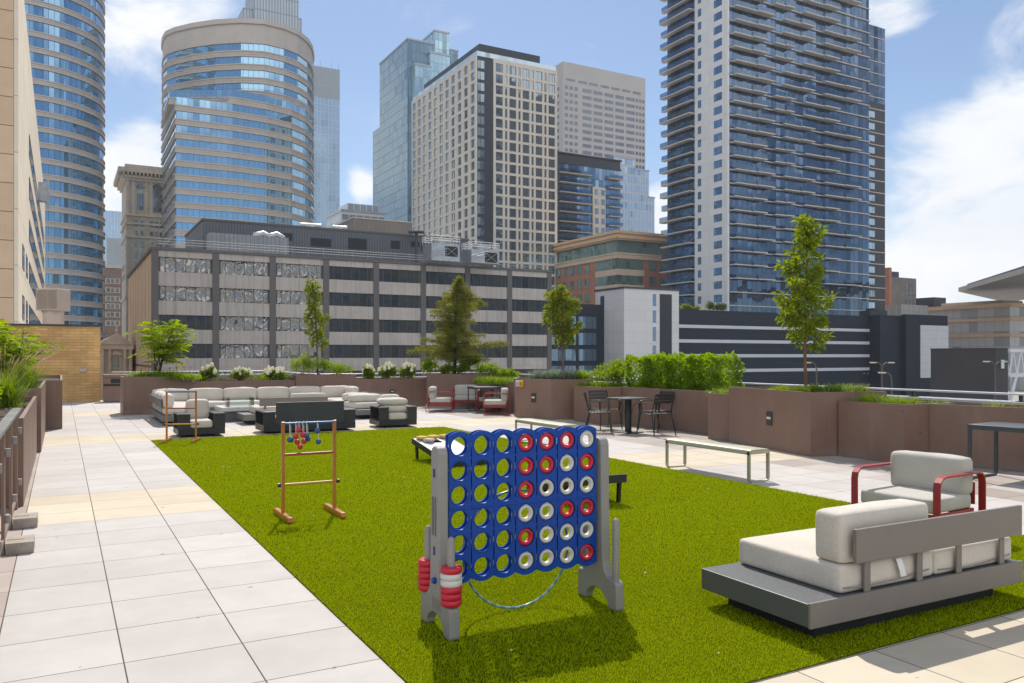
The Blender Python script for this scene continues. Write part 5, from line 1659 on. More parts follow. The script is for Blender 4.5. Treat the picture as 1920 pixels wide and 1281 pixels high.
# ------------------------------------------------------------------ cafe table and four slatted chairs
t = thing('cafe_table', 'dark pedestal cafe table between four slatted chairs', 'table', (2.48, 17.3, 0), R(38))
mb = MB(); mb.box(-.33, .33, -.33, .33, .728, .745); mb.build('tabletop', mt_tabm, t, True, bevel=.004)
mb = MB(); mb.box(-.05, .05, -.05, .05, .02, .70); mb.build('column', mt_darkf, t, True)
mb = MB()
for a in range(4):
    c_, s_ = math.cos(a * math.pi / 2 + .785), math.sin(a * math.pi / 2 + .785)
    mb.bar([(c_ * .06, s_ * .06, .02), (c_ * .07, s_ * .07, .4), (c_ * .11, s_ * .11, .58), (c_ * .26, s_ * .26, .72)], .03, .012, (-s_, c_, 0))
mb.build('brace', mt_darkf, t, True)
mb = MB(); mb.box(-.24, .24, -.24, .24, .004, .02); mb.build('foot_plate', mt_darkf, t, True, bevel=.004)

mt_chair = M('black_chair_metal', (.035, .034, .033), .38, .2, .1, 5)


def cafe_chair(label, loc, rz):
    """slatted metal armchair facing -y"""
    t = thing('cafe_chair', label, 'chair', loc, rz, 'slatted metal chairs round the cafe table')
    w = .25
    mb = MB()
    for i in range(7):
        y = -.21 + i * .066
        mb.cushion(-w + .02, w - .02, y - .028, y + .028, .435 - .010 * math.sin(i / 6 * math.pi), .447 - .010 * math.sin(i / 6 * math.pi), .005, 0, 3)
    mb.build('seat', mt_chair, t, True, smooth=50)
    for s in (-1, 1):
        x = s * w
        mb = MB(); mb.tube([(x * 1.12, -.27, .004), (x, -.215, .43), (x, -.10, .437), (x, .18, .42)], .0125, 8); mb.build('leg', mt_chair, t, True, smooth=50)
        mb = MB(); mb.tube([(x * 1.1, .32, .004), (x, .2, .42), (x * .98, .25, .62), (x * .93, .31, .85)], .0125, 8); mb.build('leg', mt_chair, t, True, smooth=50)
        mb = MB(); mb.bar([(x * 1.0, .25, .64), (x * 1.06, .05, .655), (x * 1.06, -.17, .655), (x * 1.05, -.21, .64), (x * 1.0, -.2, .44)], .035, .014, (1, .05, 0)); mb.build('armrest', mt_chair, t, True, smooth=30)
    mb = MB()
    for k in range(3):
        z = .66 + k * .068
        yy = .262 + k * .019
        mb.poly([(-w * .95, yy, z), (w * .95, yy, z), (w * .94, yy + .014, z + .056), (-w * .94, yy + .014, z + .056),
                 (-w * .95, yy + .01, z), (w * .95, yy + .01, z), (w * .94, yy + .024, z + .056), (-w * .94, yy + .024, z + .056)],
                [(0, 1, 2, 3), (7, 6, 5, 4), (0, 4, 5, 1), (3, 2, 6, 7), (1, 5, 6, 2), (0, 3, 7, 4)])
    mb.build('backrest', mt_chair, t, True)
    return t


c0 = cafe_chair('slatted black metal chair left of the cafe table, nearest the blue game', (1.86, 17.35, 0), R(82))
dup(c0, (2.98, 16.85, 0), R(-152), 'slatted black metal chair turned with its back to the camera, right of the cafe table')
dup(c0, (2.08, 18.15, 0), R(25), 'slatted black metal chair facing the camera behind the cafe table')
dup(c0, (3.15, 17.75, 0), R(-62), 'slatted black metal chair mostly hidden behind the right-hand chair at the cafe table')

# ------------------------------------------------------------------ far left lounge
def block_armchair(label, loc, rz, w=.90, back=True, group='black box armchairs', cat='armchair', name='box_armchair'):
    """black box armchair, faces -y; arms are folded plates"""
    t = thing(name, label, cat, loc, rz, group)
    h = w / 2; aw = .23
    mb = MB(); mb.box(-h + .2, h - .2, -.28, .34, .004, .05); mb.build('plinth', mt_plinth, t, True)
    mb = MB(); mb.box(-h + .002, h - .002, -.398, .398, .05, .17); mb.build('base', mt_darkf, t, True, bevel=.006)
    for s in (-1, 1):
        x0, x1 = sorted((s * h, s * (h - aw)))
        mb = MB(); mb.box(x0, x1, -.40, -.375, .172, .45); mb.box(x0, x1, .30, .325, .172, .45); mb.box(x0, x1, -.402, .33, .452, .475); mb.build('arm', mt_darktop, t, True, bevel=.004)
    mb = MB(); mb.box(-h + aw + .01, h - aw - .01, .35, .385, .17, .62); mb.build('back_panel', mt_darkf, t, True, bevel=.005)
    mb = MB(); mb.cushion(-h + aw + .005, h - aw - .005, -.385, .345, .172, .335, .05, .012); mb.build('seat_cushion', mt_fab, t, True, smooth=80)
    if back:
        mb = MB(); mb.cushion(-h + aw + .005, h - aw - .005, .14, .345, .33, .72, .06, .02); mb.build('back_cushion', mt_fab, t, True, smooth=80)
    return t


ba = block_armchair('black box armchair with cream cushions beside the farther ladder game', (-6.44, 16.68, 0), PHI)
dup(ba, (-2.77, 18.85, 0), PHI - R(3), 'black box armchair with cream cushions piled on its seat', 'black box armchairs')
for i, (z, dx, lab) in enumerate(((.345, .03, 'loose cream cushion, lower one of the pair piled on the far black armchair'), (.505, .0, 'loose cream cushion, top one of the pair piled on the far black armchair'))):
    t = thing('loose_cushion', lab, 'cushion', (-2.77 + dx, 18.78, z), R(25 - 4 * i), 'cushions piled on the armchair')
    mb = MB(); mb.cushion(-.33, .31, -.24, .14 + .12 * i, 0, .15, .07, .012, seed=i); mb.build('cushion', mt_fab, t, True, smooth=80)

# black sofa seen from behind
t = thing('black_sofa', 'long black box sofa seen from behind at the far edge of the lawn', 'sofa', (-4.51, 17.72, 0), R(180) + PHI, None)
w = 1.98; h = w / 2
mb = MB(); mb.box(-h + .25, h - .25, -.34, .34, .004, .05); mb.build('plinth', mt_plinth, t, True)
mb = MB(); mb.box(-h, h, -.40, .42, .05, .19); mb.build('base', mt_darkf, t, True, bevel=.006)
mb = MB(); mb.box(-h + .26, h - .26, .385, .415, .192, .655); mb.build('back_panel', M('black_back_panel', (.045, .047, .055), .5, 0, .12, 3, .03, 90), t, True, bevel=.005)
for s in (-1, 1):
    x0, x1 = sorted((s * h, s * (h - .25)))
    mb = MB(); mb.box(x0, x1, -.40, -.375, .192, .44); mb.box(x0, x1, .385, .41, .192, .44); mb.box(x0, x1, -.402, .415, .442, .467); mb.build('arm', mt_darktop, t, True, bevel=.004)
mb = MB(); mb.cushion(-h + .26, h - .26, -.39, .37, .192, .345, .05, .012); mb.build('seat_cushion', mt_fab, t, True, smooth=80)

# platform sofa behind the black one
chB = dup(ch, (-6.3, 19.05, 0), PHI, 'low platform sofa with a grey back panel standing behind the black sofa', 'platform sofas')
for c_ in chB.children:
    if c_.name.startswith('back_cushion'):
        c_.location.x += .84; c_.location.z -= .0
# fire table with glass guard
p = Vector((pxX(449, 20.6), 20.6))
t = thing('fire_table', 'low pale fire table with clear glass wind guard in the far lounge', 'fire table', (p.x, p.y, 0), PHI)
mb = MB(); mb.box(-.45, .45, -.45, .45, .004, .26); mb.build('base', mt_speck, t, True, bevel=.006)
mb = MB(); mb.box(-.52, .52, -.52, .52, .262, .36); mb.build('tabletop', M('pale_stone', (.48, .46, .43), .8), t, True, bevel=.006)
mg, ntg, pg, outg = mat_base('clear_glass')
gl = node(ntg, 'ShaderNodeBsdfGlass', {'Color': (.93, .97, .97, 1), 'Roughness': 0.0, 'IOR': 1.45})
tr = node(ntg, 'ShaderNodeBsdfTransparent', {'Color': (.93, .97, .97, 1)})
fr_ = node(ntg, 'ShaderNodeFresnel', {'IOR': 1.5}).outputs[0]
gs = node(ntg, 'ShaderNodeBsdfGlossy', {'Roughness': .02})
mm = node(ntg, 'ShaderNodeMixShader', {0: fr_, 1: tr.outputs[0], 2: gs.outputs[0]})
ntg.links.new(mm.outputs[0], outg.inputs[0])
for x0, x1, y0, y1 in ((-.3, .3, -.3, -.29), (-.3, .3, .29, .3), (-.3, -.29, -.289, .289), (.29, .3, -.289, .289)):
    mb = MB(); mb.box(x0, x1, y0, y1, .362, .58); mb.build('glass_guard', mg, t, True)

# long L-shaped sectional in front of the back planters
LA, LB, RA = 2.05, 23.55, 7.55
org = ab(LA, LB)
t = thing('sectional_sofa', 'long U-shaped cream sectional sofa on low grey platforms in front of the back planters', 'sofa', (org.x, org.y, 0), PHI)
mt_plat = M('platform_grey', (.13, .13, .135), .55, 0, .08, 5, .03, 200)
W = RA - LA
mb = MB(); mb.box(.12, W - .12, -.75, -.1, .004, .108); mb.box(.12, .75, -3.1, -.76, .004, .108); mb.box(W - .80, W - .1, -3.3, -.76, .004, .108); mb.build('plinth', mt_plinth, t, True)
mb = MB(); mb.box(0, W, -.9, 0, .11, .245); mb.box(0, .9, -3.25, -.903, .11, .245); mb.box(W - .92, W, -3.45, -.903, .11, .245); mb.build('platform', mt_plat, t, True, bevel=.004)
mb = MB(); mb.box(-.012, .012, -2.9, -.1, .435, .62); mb.box(.1, W - .1, -.012, .012, .435, .62); mb.box(W - .012, W + .012, -3.3, -.1, .40, .62); mb.build('back_panel', mt_plat, t, True, bevel=.003)
mb = MB()
for y in (-2.75, -2.25, -1.75, -1.25, -.7, -.3):
    mb.box(.013, .024, y - .025, y + .025, .246, .56); mb.box(W - .024, W - .013, y - .025, y + .025, .246, .56)
mb.build('post', mt_plat, t, True)
n_ = 6; wi = (W - .1) / n_
for i in range(n_):
    x0 = .05 + i * wi
    mb = MB(); mb.cushion(x0, x0 + wi - .008, -.88, -.03, .247, .41, .05, .012, seed=i); mb.build('seat_cushion', mt_fab, t, True, smooth=80)
    mb = MB(); mb.cushion(x0 + .01, x0 + wi - .02, -.26, -.05, .412, .74, .07, .022, seed=i); mb.build('back_cushion', mt_fab, t, True, smooth=80)
for i in range(3):
    y1 = -.90 - i * .74
    mb = MB(); mb.cushion(.05, .88, y1 - .735, y1, .247, .41, .05, .012, seed=i + 9); mb.build('seat_cushion', mt_fab, t, True, smooth=80)
    mb = MB(); mb.cushion(.05, .26, y1 - .72 + .02, y1 + .6 * (i == 0) * .3, .412, .73, .07, .022, seed=i + 9); mb.build('back_cushion', mt_fab, t, True, smooth=80)
    y1 -= .05
    mb = MB(); mb.cushion(W - .88, W - .05, y1 - .77, y1, .247, .41, .05, .012, seed=i + 5); mb.build('seat_cushion', mt_fab, t, True, smooth=80)
for i in range(1):
    y1 = -.3
    mb = MB(); mb.cushion(W - .27, W - .05, y1 - .74, y1, .412, .74, .07, .022, seed=i + 22); mb.build('back_cushion', mt_fab, t, True, smooth=80)
for i, (x0, x1, y0, y1) in enumerate(((W - .85, W - .10, -2.2, -1.9), (W - .84, W - .08, -3.0, -2.35))):
    o_ = org + V2 * ((x0 + x1) / 2) + U2 * ((y0 + y1) / 2)
    t2 = thing('loose_cushion', ('loose cream cushion lying flat on the right wing of the sectional, farther one', 'loose cream cushion lying flat on the right wing of the sectional, nearer one')[i], 'cushion', (o_.x, o_.y, .412), PHI, 'cushions lying on the sectional')
    mb = MB(); mb.cushion(-(x1 - x0) / 2, (x1 - x0) / 2, -(y1 - y0) / 2, (y1 - y0) / 2, 0, .2, .07, .02, seed=i + 3); mb.build('cushion', mt_fab, t2, True, smooth=80)

# ------------------------------------------------------------------ ladder toss frames and bolas
mt_copper = M('orange_wood', (.42, .145, .022), .35, 0, .2, 8, .03, 60, coat=.3, stretch=(1, 1, .2))
mt_rblue = M('blue_rung', (.02, .09, .27), .35)
mt_rred = M('red_rung', (.33, .06, .04), .4)
mt_ryel = M('yellow_rung', (.50, .27, .04), .4)
mt_knob = M('black_knob', (.02, .02, .02), .4)


def ladder(label, loc, rz):
    t = thing('ladder_toss_frame', label, 'ladder game', loc, rz, 'ladder toss frames')
    for s in (-1, 1):
        x = s * .262
        mb = MB(); mb.box(x - .017, x + .017, -.013, .013, .05, .965); mb.build('upright', mt_copper, t, True, bevel=.004)
        mb = MB(); mb.extrude_x([(-.31, .004), (.31, .004), (.33, .02), (.30, .06), (-.30, .06), (-.33, .02)], x - .026, x + .026); f_ = mb.build('foot', mt_copper, t, True, bevel=.008)
        mb = MB(); mb.lathe([(.018, 0), (.022, .01), (.02, .03)], 10, (0, 0, 0)); mb.v = [(x - s * .0 + s * (.023 + v[2]), v[0], .335 + v[1]) for v in mb.v]; mb.build('knob', mt_knob, t, True, smooth=40)
    for z, m_, nm in ((.945, mt_rblue, 'rung'), (.635, mt_rred, 'rung'), (.335, mt_ryel, 'rung')):
        mb = MB(); mb.tube([(-.262, 0, z), (.262, 0, z)], .0135, 12); mb.build(nm, m_, t, True, smooth=50)
    return t


lpos = Vector((-2.06, 8.23))
lad = ladder('orange ladder toss frame on the lawn with ball ropes on its blue rung', (lpos.x, lpos.y, .012), PHI)
lpos2 = Vector((-6.24, 15.3))
dup(lad, (lpos2.x, lpos2.y, .012), R(10), 'orange wooden ladder toss frame without balls at the far left corner of the lawn')
mt_ballr = M('red_ball', (.50, .022, .03), .35, 0, .05, 8, .02, 200)
mt_ballb = M('blue_ball', (.015, .085, .22), .35, 0, .05, 8, .02, 200)
mt_rope = M('white_rope', (.6, .58, .54), .9)
ZR = .957
bolas = ((-.190, 'b', .145, .150, 'blue ball rope hanging leftmost on the ladder, both balls level'),
         (-.128, 'r', .115, .175, 'red ball rope hanging second from the left on the ladder'),
         (-.098, 'r', .052, .225, 'red ball rope with the highest and the lowest red ball'),
         (-.058, 'r', .103, .172, 'red ball rope hanging third of the red ones, overlapping a blue one'),
         (-.020, 'b', .115, .150, 'blue ball rope hanging right behind the red ones'),
         (.090, 'b', .068, .182, 'blue ball rope hanging alone, rightmost on the ladder'))
for x, c, l1, l2, lab in bolas:
    p = lpos + V2 * x
    t = thing('ball_rope', lab, 'ball rope', (p.x, p.y, .012 + ZR), PHI, 'ball ropes on the ladder')
    mb = MB(); dx = .010
    mb.tube([(-dx, -.016, -l1), (-dx, -.017, -.012), (-dx * .6, -.010, .004), (0, .0, .006), (dx * .6, .010, .004), (dx, .017, -.012), (dx, .016, -l2)], .0035, 6); mb.build('rope', mt_rope, t, True, smooth=60)
    for s, l in ((-1, l1), (1, l2)):
        mb = MB(); mb.sphere((s * dx, s * .016, -l - .026), .0285, 14); mb.build('ball', mt_ballr if c == 'r' else mt_ballb, t, True, smooth=60)

# ------------------------------------------------------------------ cornhole boards and bags
mt_cwhite = M('board_white', (.66, .66, .67), .45, 0, .04, 3)


def cornhole(label, loc, rz):
    """board: low front edge at -y, raised back at +y"""
    t = thing('bean_bag_board', label, 'bean bag board', loc, rz, 'bean bag toss boards')
    L, W = 1.2, .61
    zf, zb = .09, .32
    mb = MB()
    a = [(-W / 2, -L / 2, zf), (W / 2, -L / 2, zf), (W / 2, L / 2, zb), (-W / 2, L / 2, zb)]
    hc = (0, L / 2 - .23)
    n = 24
    ring = [(hc[0] + .076 * math.cos(2 * math.pi * k / n), hc[1] + .076 * math.sin(2 * math.pi * k / n)) for k in range(n)]
    zz_ = lambda y: zf + (zb - zf) * (y + L / 2) / L
    out_ = []
    for k in range(n):
        an = 2 * math.pi * k / n
        c_, s_ = math.cos(an), math.sin(an)
        hx, hy = W / 2, .23
        sc_ = min(hx / abs(c_) if abs(c_) > 1e-6 else 9, hy / abs(s_) if abs(s_) > 1e-6 else 9)
        out_.append((hc[0] + c_ * sc_, hc[1] + s_ * sc_))
    for k in range(n):
        j = (k + 1) % n
        q = [ring[k], out_[k], out_[j], ring[j]]
        mb.face([(x, y, zz_(y)) for x, y in q])
        # corner fill
    y_ = L / 2 - .46
    mb.face([(-W / 2, -L / 2, zf), (W / 2, -L / 2, zf), (W / 2, y_, zz_(y_)), (-W / 2, y_, zz_(y_))])
    for sx in (-1, 1):
        for sy in (-1, 1):
            cx, cy = sx * W / 2, hc[1] + sy * .23
            near = sorted(out_, key=lambda p: (p[0] - cx) ** 2 + (p[1] - cy) ** 2)[:2]
            f = [(cx, cy), near[0], near[1]]
            ar = (f[1][0] - f[0][0]) * (f[2][1] - f[0][1]) - (f[2][0] - f[0][0]) * (f[1][1] - f[0][1])
            if ar < 0: f = [f[0], f[2], f[1]]
            mb.face([(x, y, zz_(y)) for x, y in f])
    mb.build('playing_face', mt_cwhite, t, True)
    mb = MB()
    for x in (-W / 2 - .02, W / 2 + .001):
        mb.extrude_x([(-L / 2, zf - .085), (L / 2, zb - .085), (L / 2, zb + .004), (-L / 2, zf + .004)], x, x + .019)
    mb.box(-W / 2 - .02, W / 2 + .02, L / 2 + .001, L / 2 + .02, zb - .085, zb + .004)
    mb.box(-W / 2 - .02, W / 2 + .02, -L / 2 - .02, -L / 2 - .001, zf - .085, zf + .004)
    mb.face([(-W / 2, -L / 2, zf - .02), (-W / 2, L / 2, zb - .02), (W / 2, L / 2, zb - .02), (W / 2, -L / 2, zf - .02)])
    mb.build('frame', mt_darkf, t, True)
    for s in (-1, 1):
        x = s * (W / 2 - .03)
        mb = MB(); mb.extrude_x([(L / 2 - .10, .004), (L / 2 - .05, .004), (L / 2 - .02, zb - .03), (L / 2 - .08, zb - .03)], x - .016, x + .016); mb.build('leg', mt_darkf, t, True, bevel=.003)
    return t


cp1 = Vector((-.95, 13.0))
cb = cornhole('white bean bag board with bags on its raised end behind the blue game', (-.98, 12.45, .012), R(32))
cb2 = dup(cb, (.72, 9.36, .012), PHI + R(180) - R(6), 'bean bag board showing its dark raised end right of the blue game')
mt_bagy = M('yellow_bag', (.55, .38, .10), .9, 0, .1, 20, .3, 60)
mt_bagp = M('pale_bag', (.48, .38, .33), .9, 0, .1, 20, .3, 60)
cmat = Vector((math.cos(R(32)), math.sin(R(32)))); cmu = Vector((-math.sin(R(32)), math.cos(R(32))))
for i, (x, y, dz, m_, lab) in enumerate(((-.20, .50, 0, mt_bagy, 'yellow bean bag at the back left corner of the white board'), (.0, .52, 0, mt_bagy, 'yellow bean bag at the back middle of the white board'),
                                         (.2, .52, 0, mt_bagy, 'yellow bean bag at the back right corner of the white board'), (-.15, .36, .0, mt_bagp, 'pale pink bean bag lying in front of the yellow ones on the white board'))):
    q = Vector((-.98, 12.45)) + cmat * x + cmu * y
    t = thing('bean_bag', lab, 'bean bag', (q.x, q.y, .012 + .09 + .23 * (y + .6) / 1.2 + .012), R(32 + 13 * i), 'bean bags on the board')
    mb = MB(); mb.cushion(-.075, .075, -.075, .075, 0, .045, .02, .01, 6, seed=i); mb.build('bag', m_, t, True, smooth=70)

# ------------------------------------------------------------------ giant four-in-a-row game
mt_gblue = M('game_blue', (.002, .055, .32), .35, 0, .06, 3, .03, 30, spec=.3)
mt_gblue2 = M('game_blue_inner', (.004, .022, .14), .4)
mt_ggrey = M('game_grey', (.27, .255, .235), .5, 0, .05, 6, .08, 160)
mt_gred = M('disc_red', (.52, .012, .035), .38, 0, .05, 10, .03, 60)
mt_gwhite = M('disc_white', (.60, .565, .515), .4, 0, .04, 10, .03, 60)
GP = Vector((.075, 5.09)); GA = R(27.6)
gx = Vector((math.cos(GA), math.sin(GA))); gy = Vector((-math.sin(GA), math.cos(GA)))
t = thing('four_in_a_row_game', 'giant blue four-in-a-row game board on grey legs standing on the lawn', 'game', (GP.x, GP.y, .012), GA)
CW, RH, HR = .1505, .1475, .0565
ZC = [1.085 - r * RH for r in range(6)]
XC = [(c - 3) * CW for c in range(7)]
NS = 32
ST, SK = .088, 4.6                  # scallop height over a cell centre and its curvature


def cell(mb, xc, zc, y, flip, top, bot):
    hw = CW / 2 - .0045
    out_ = []; inn = []
    for k in range(NS):
        a = 2 * math.pi * k / NS
        c_, s_ = math.cos(a), math.sin(a)
        hx = hw; hh = RH / 2
        r = min(hx / abs(c_) if abs(c_) > 1e-6 else 9, hh / abs(s_) if abs(s_) > 1e-6 else 9)
        if (top and s_ > 0) or (bot and s_ < 0):
            A_, B_, C_ = SK * c_ * c_, abs(s_), -ST
            r = (-B_ + math.sqrt(B_ * B_ - 4 * A_ * C_)) / (2 * A_) if A_ > 1e-7 else ST / B_
            r = min(r, hx / abs(c_) if abs(c_) > 1e-6 else 9)
        out_.append((xc + c_ * r, zc + s_ * r)); inn.append((xc + c_ * HR, zc + s_ * HR))
    for k in range(NS):
        j = (k + 1) % NS
        q = [(inn[k][0], y, inn[k][1]), (out_[k][0], y, out_[k][1]), (out_[j][0], y, out_[j][1]), (inn[j][0], y, inn[j][1])]
        mb.face(q if flip else q[::-1])
    # square corners left by the angular sampling
    for sx in (-1, 1):
        for sz in (-1, 1):
            if (top and sz > 0) or (bot and sz < 0): continue
            cx, cz = xc + sx * hw, zc + sz * RH / 2
            near = sorted(out_, key=lambda p: (p[0] - cx) ** 2 + (p[1] - cz) ** 2)[:2]
            f = [(cx, y, cz), (near[0][0], y, near[0][1]), (near[1][0], y, near[1][1])]
            mb.face(f)
    return out_


plate = MB()
for y0, y1 in ((-.030, -.018), (.018, .030)):
    for c in range(7):
        for r in range(6):
            cell(plate, XC[c], ZC[r], y0, False, r == 0, r == 5)
            cell(plate, XC[c], ZC[r], y1, True, r == 0, r == 5)
            # hole wall of each plate
            for k in range(NS):
                j = (k + 1) % NS
                p0 = (XC[c] + HR * math.cos(2 * math.pi * k / NS), ZC[r] + HR * math.sin(2 * math.pi * k / NS))
                p1 = (XC[c] + HR * math.cos(2 * math.pi * j / NS), ZC[r] + HR * math.sin(2 * math.pi * j / NS))
                plate.face([(p0[0], y0, p0[1]), (p0[0], y1, p0[1]), (p1[0], y1, p1[1]), (p1[0], y0, p1[1])][::-1])
        # outer rim: scallops and straight sides
        hw = CW / 2 - .0045
        arc = [(XC[c] + hw * (1 - 2 * k / 12), ZC[0] + ST - SK * (hw * (1 - 2 * k / 12)) ** 2) for k in range(13)]
        brc = [(XC[c] - hw * (1 - 2 * k / 12), ZC[5] - ST + SK * (hw * (1 - 2 * k / 12)) ** 2) for k in range(13)]
        path = arc + brc + [arc[0]]
        for p0, p1 in zip(path[:-1], path[1:]):
            plate.face([(p0[0], y0, p0[1]), (p1[0], y0, p1[1]), (p1[0], y1, p1[1]), (p0[0], y1, p0[1])][::-1])
        # bridges across the slits
        if c < 6:
            xb = XC[c] + CW / 2
            for z0, z1 in ((ZC[0] + .02, ZC[0] + .064), (ZC[1] + .068, ZC[1] + .080), (ZC[2] - RH / 2 - .055, ZC[2] - RH / 2 + .035), (ZC[4] + .068, ZC[4] + .08), (ZC[5] - .064, ZC[5] - .02)):
                plate.box(xb - .006, xb + .006, y0 + .002, y1 - .002, z0, z1)
plate.build('grid_board', mt_gblue, t, True)
# raised rims round the holes and a rail across the middle
rim = MB()
for c in range(7):
    for r in range(6):
        n_ = 28
        rim.tube([(XC[c] + (HR + .004) * math.cos(2 * math.pi * k / n_), -.0305, ZC[r] + (HR + .004) * math.sin(2 * math.pi * k / n_)) for k in range(n_)], .0032, 6, closed=True)
rim.build('hole_rim', mt_gblue, t, True, smooth=60)
mb = MB(); mb.box(-.520, .520, -.036, -.0302, ZC[2] - RH / 2 - .010, ZC[2] - RH / 2 + .002)
mb.build('middle_rail', mt_gblue, t, True, bevel=.003)
mb = MB()
for z in (.93, .99, 1.05):
    mb.lathe([(.010, 0), (.014, .006), (.010, .02)], 10, (0, 0, 0))
    for i in range(len(mb.v) - 30, len(mb.v)):
        v = mb.v[i]; mb.v[i] = (-.530 - v[2], v[0], z + v[1])
mb.build('hinge', mt_gblue, t, True)
# side legs with pegs
leg_out = [(-.225, .0), (-.135, .0), (-.125, .035), (-.095, .07), (-.05, .095), (0, .103), (.05, .095), (.095, .07), (.125, .035), (.135, .0), (.225, .0), (.232, .02), (.226, .165), (.212, .185), (.165, .190), (.125, .198), (.092, .23), (.075, .29), (.063, .60), (.058, 1.045), (.045, 1.078), (.02, 1.09),
           (-.02, 1.09), (-.045, 1.078), (-.058, 1.045), (-.063, .60), (-.075, .29), (-.092, .23), (-.125, .198), (-.165, .190), (-.212, .185), (-.226, .165), (-.232, .02)]
for s in (-1, 1):
    x0, x1 = sorted((s * .540, s * .605))
    mb = MB(); mb.extrude_x(leg_out, x0, x1); lg = mb.build('leg', mt_ggrey, t, True, bevel=.010)
    xo = s * .6055; x2, x3 = sorted((xo, xo + s * .004))
    mb = MB()
    for z in (.93, .47):
        mb.box(x2, x3, -.012, .012, z - .025, z + .025)
    mb.build('grip_hole', mt_gblue2, lg, True, bevel=.003)
    mb = MB()
    for y in (-.028, .012):
        mb.box(x2, x3, y, y + .018, .56, .79)
    mb.build('groove', M('game_grey_dark', (.15, .145, .135), .6) if s < 0 else bpy.data.materials['game_grey_dark'], lg, True, bevel=.004)
    for y in (-.178, .178):
        mb = MB(); mb.lathe([(.0225, .17), (.0225, .555), (.019, .572), (.010, .583), (.0001, .587)], 18, (s * .573, y, 0)); mb.build('peg', mt_ggrey, t, True, smooth=50)
mb = MB(); mb.lathe([(.016, 0), (.02, .008), (.016, .022)], 12); mb.v = [(-.605 - v[2], -.02 + v[0], .30 + v[1]) for v in mb.v]; mb.build('blue_knob', mt_gblue, t, True)
# raised wording on the left leg, too small to read in the photograph: only its strokes show
mb = MB()
for k in range(7):
    mb.box(-.6085, -.6045, -.105 + k * .022, -.098 + k * .022, .125 + .010 * math.sin(k * 2.2), .195 - .008 * math.cos(k * 1.7))
mb.build('raised_strokes', mt_ggrey, t, True)


def disc(name, loc, rz, tilt, m_, label, group, prof, nseg=28):
    o = thing  # discs are single meshes: one object each
    mb = MB(); mb.lathe(prof, nseg, closed=True)
    ob = mb.build(name, m_, None, smooth=60)
    ob.location = loc
    ob.rotation_euler = (tilt, 0, rz)
    return tag(ob, label, 'disc', group)


Rm = .0557
prof = [(.0300, -.011), (.034, -.018), (.045, -.0200), (.052, -.0155), (Rm, -.008), (Rm, .008), (.052, .0155), (.045, .0200), (.034, .018), (.0300, .011), (.0285, .0)]
pat = {3: 'RRRWRW', 4: 'RRWWWW', 5: 'RWWRWW', 6: 'WRWRWR'}
ordc = {3: 'fourth', 4: 'fifth', 5: 'sixth', 6: 'rightmost'}
ordr = ('top', 'second', 'third', 'fourth', 'fifth', 'bottom')
protos = {}
for c, s in pat.items():
    for r, k in enumerate(s):
        p = GP + gx * XC[c] - gy * .010
        lab = '%s ring disc in the %s column and %s row of the blue game' % ('red' if k == 'R' else 'cream white', ordc[c], ordr[r])
        nm = 'ring_disc'
        loc = (p.x, p.y, .012 + ZC[r] - .001)
        if k not in protos:
            protos[k] = disc(nm, loc, GA, R(90), mt_gred if k == 'R' else mt_gwhite, lab, 'ring discs standing in the blue game', prof)
        else:
            o = protos[k].copy(); COL.objects.link(o); o.location = loc; o['label'] = lab
# spare discs on the pegs
prof2 = [(.0250, -.017), (.036, -.0205), (.055, -.0195), (.062, -.012), (.0635, 0), (.062, .012), (.055, .0195), (.036, .0205), (.0250, .017)]
prot2 = {}
for (py, seq, where) in ((-.178, 'RRRWWR', 'front left peg'), (.178, 'RRRRR', 'back left peg')):
    for i, k in enumerate(seq):
        q = GP + gx * -.573 + gy * py
        z = .012 + .19 + .0205 + i * .0375 - (.0)
        pos = ('lowest', 'second from bottom', 'third from bottom', 'fourth from bottom', 'fifth from bottom', 'topmost')[i] if not (len(seq) == 5 and i == 4) else 'topmost'
        lab = '%s ring disc, %s on the %s of the game' % ('red' if k == 'R' else 'white', pos, where)
        loc = (q.x + random.uniform(-.001, .001), q.y + random.uniform(-.001, .001), z)
        if k not in prot2:
            prot2[k] = disc('ring_disc', loc, 0, 0, mt_gred if k == 'R' else mt_gwhite, lab, 'ring discs stacked on the game pegs', prof2)
        else:
            o = prot2[k].copy(); COL.objects.link(o); o.location = loc; o['label'] = lab; o['group'] = 'ring discs stacked on the game pegs'

# hula hoop leaning on the back of the game
def hoopmat():
    m, nt, p, out = mat_base('hoop_plastic')
    tc = node(nt, 'ShaderNodeTexCoord').outputs['Object']
    sx = node(nt, 'ShaderNodeSeparateXYZ', {0: tc})
    ang = mth(nt, 'ARCTAN2', sx.outputs[1], sx.outputs[0])
    st = mth(nt, 'FRACT', mth(nt, 'ADD', mth(nt, 'MULTIPLY', ang, 5.3), mth(nt, 'MULTIPLY', sx.outputs[2], 10.0)))
    c = mix(nt, mth(nt, 'GREATER_THAN', st, .5), (.10, .23, .27), (.27, .36, .39))
    nt.links.new(c, p.inputs['Base Color'])
    p.inputs['Roughness'].default_value = .25
    return m


mb = MB(); mb.tube([(.375 * math.cos(2 * math.pi * k / 64), .375 * math.sin(2 * math.pi * k / 64), 0) for k in range(64)], .0078, 10, closed=True)
hp = mb.build('hula_hoop', hoopmat(), None, smooth=60)
hp.location = (.03, 5.215, .398)
hp.rotation_euler = (R(89), R(0), R(26))
tag(hp, 'teal and white hula hoop leaning against the back of the blue game', 'hula hoop')

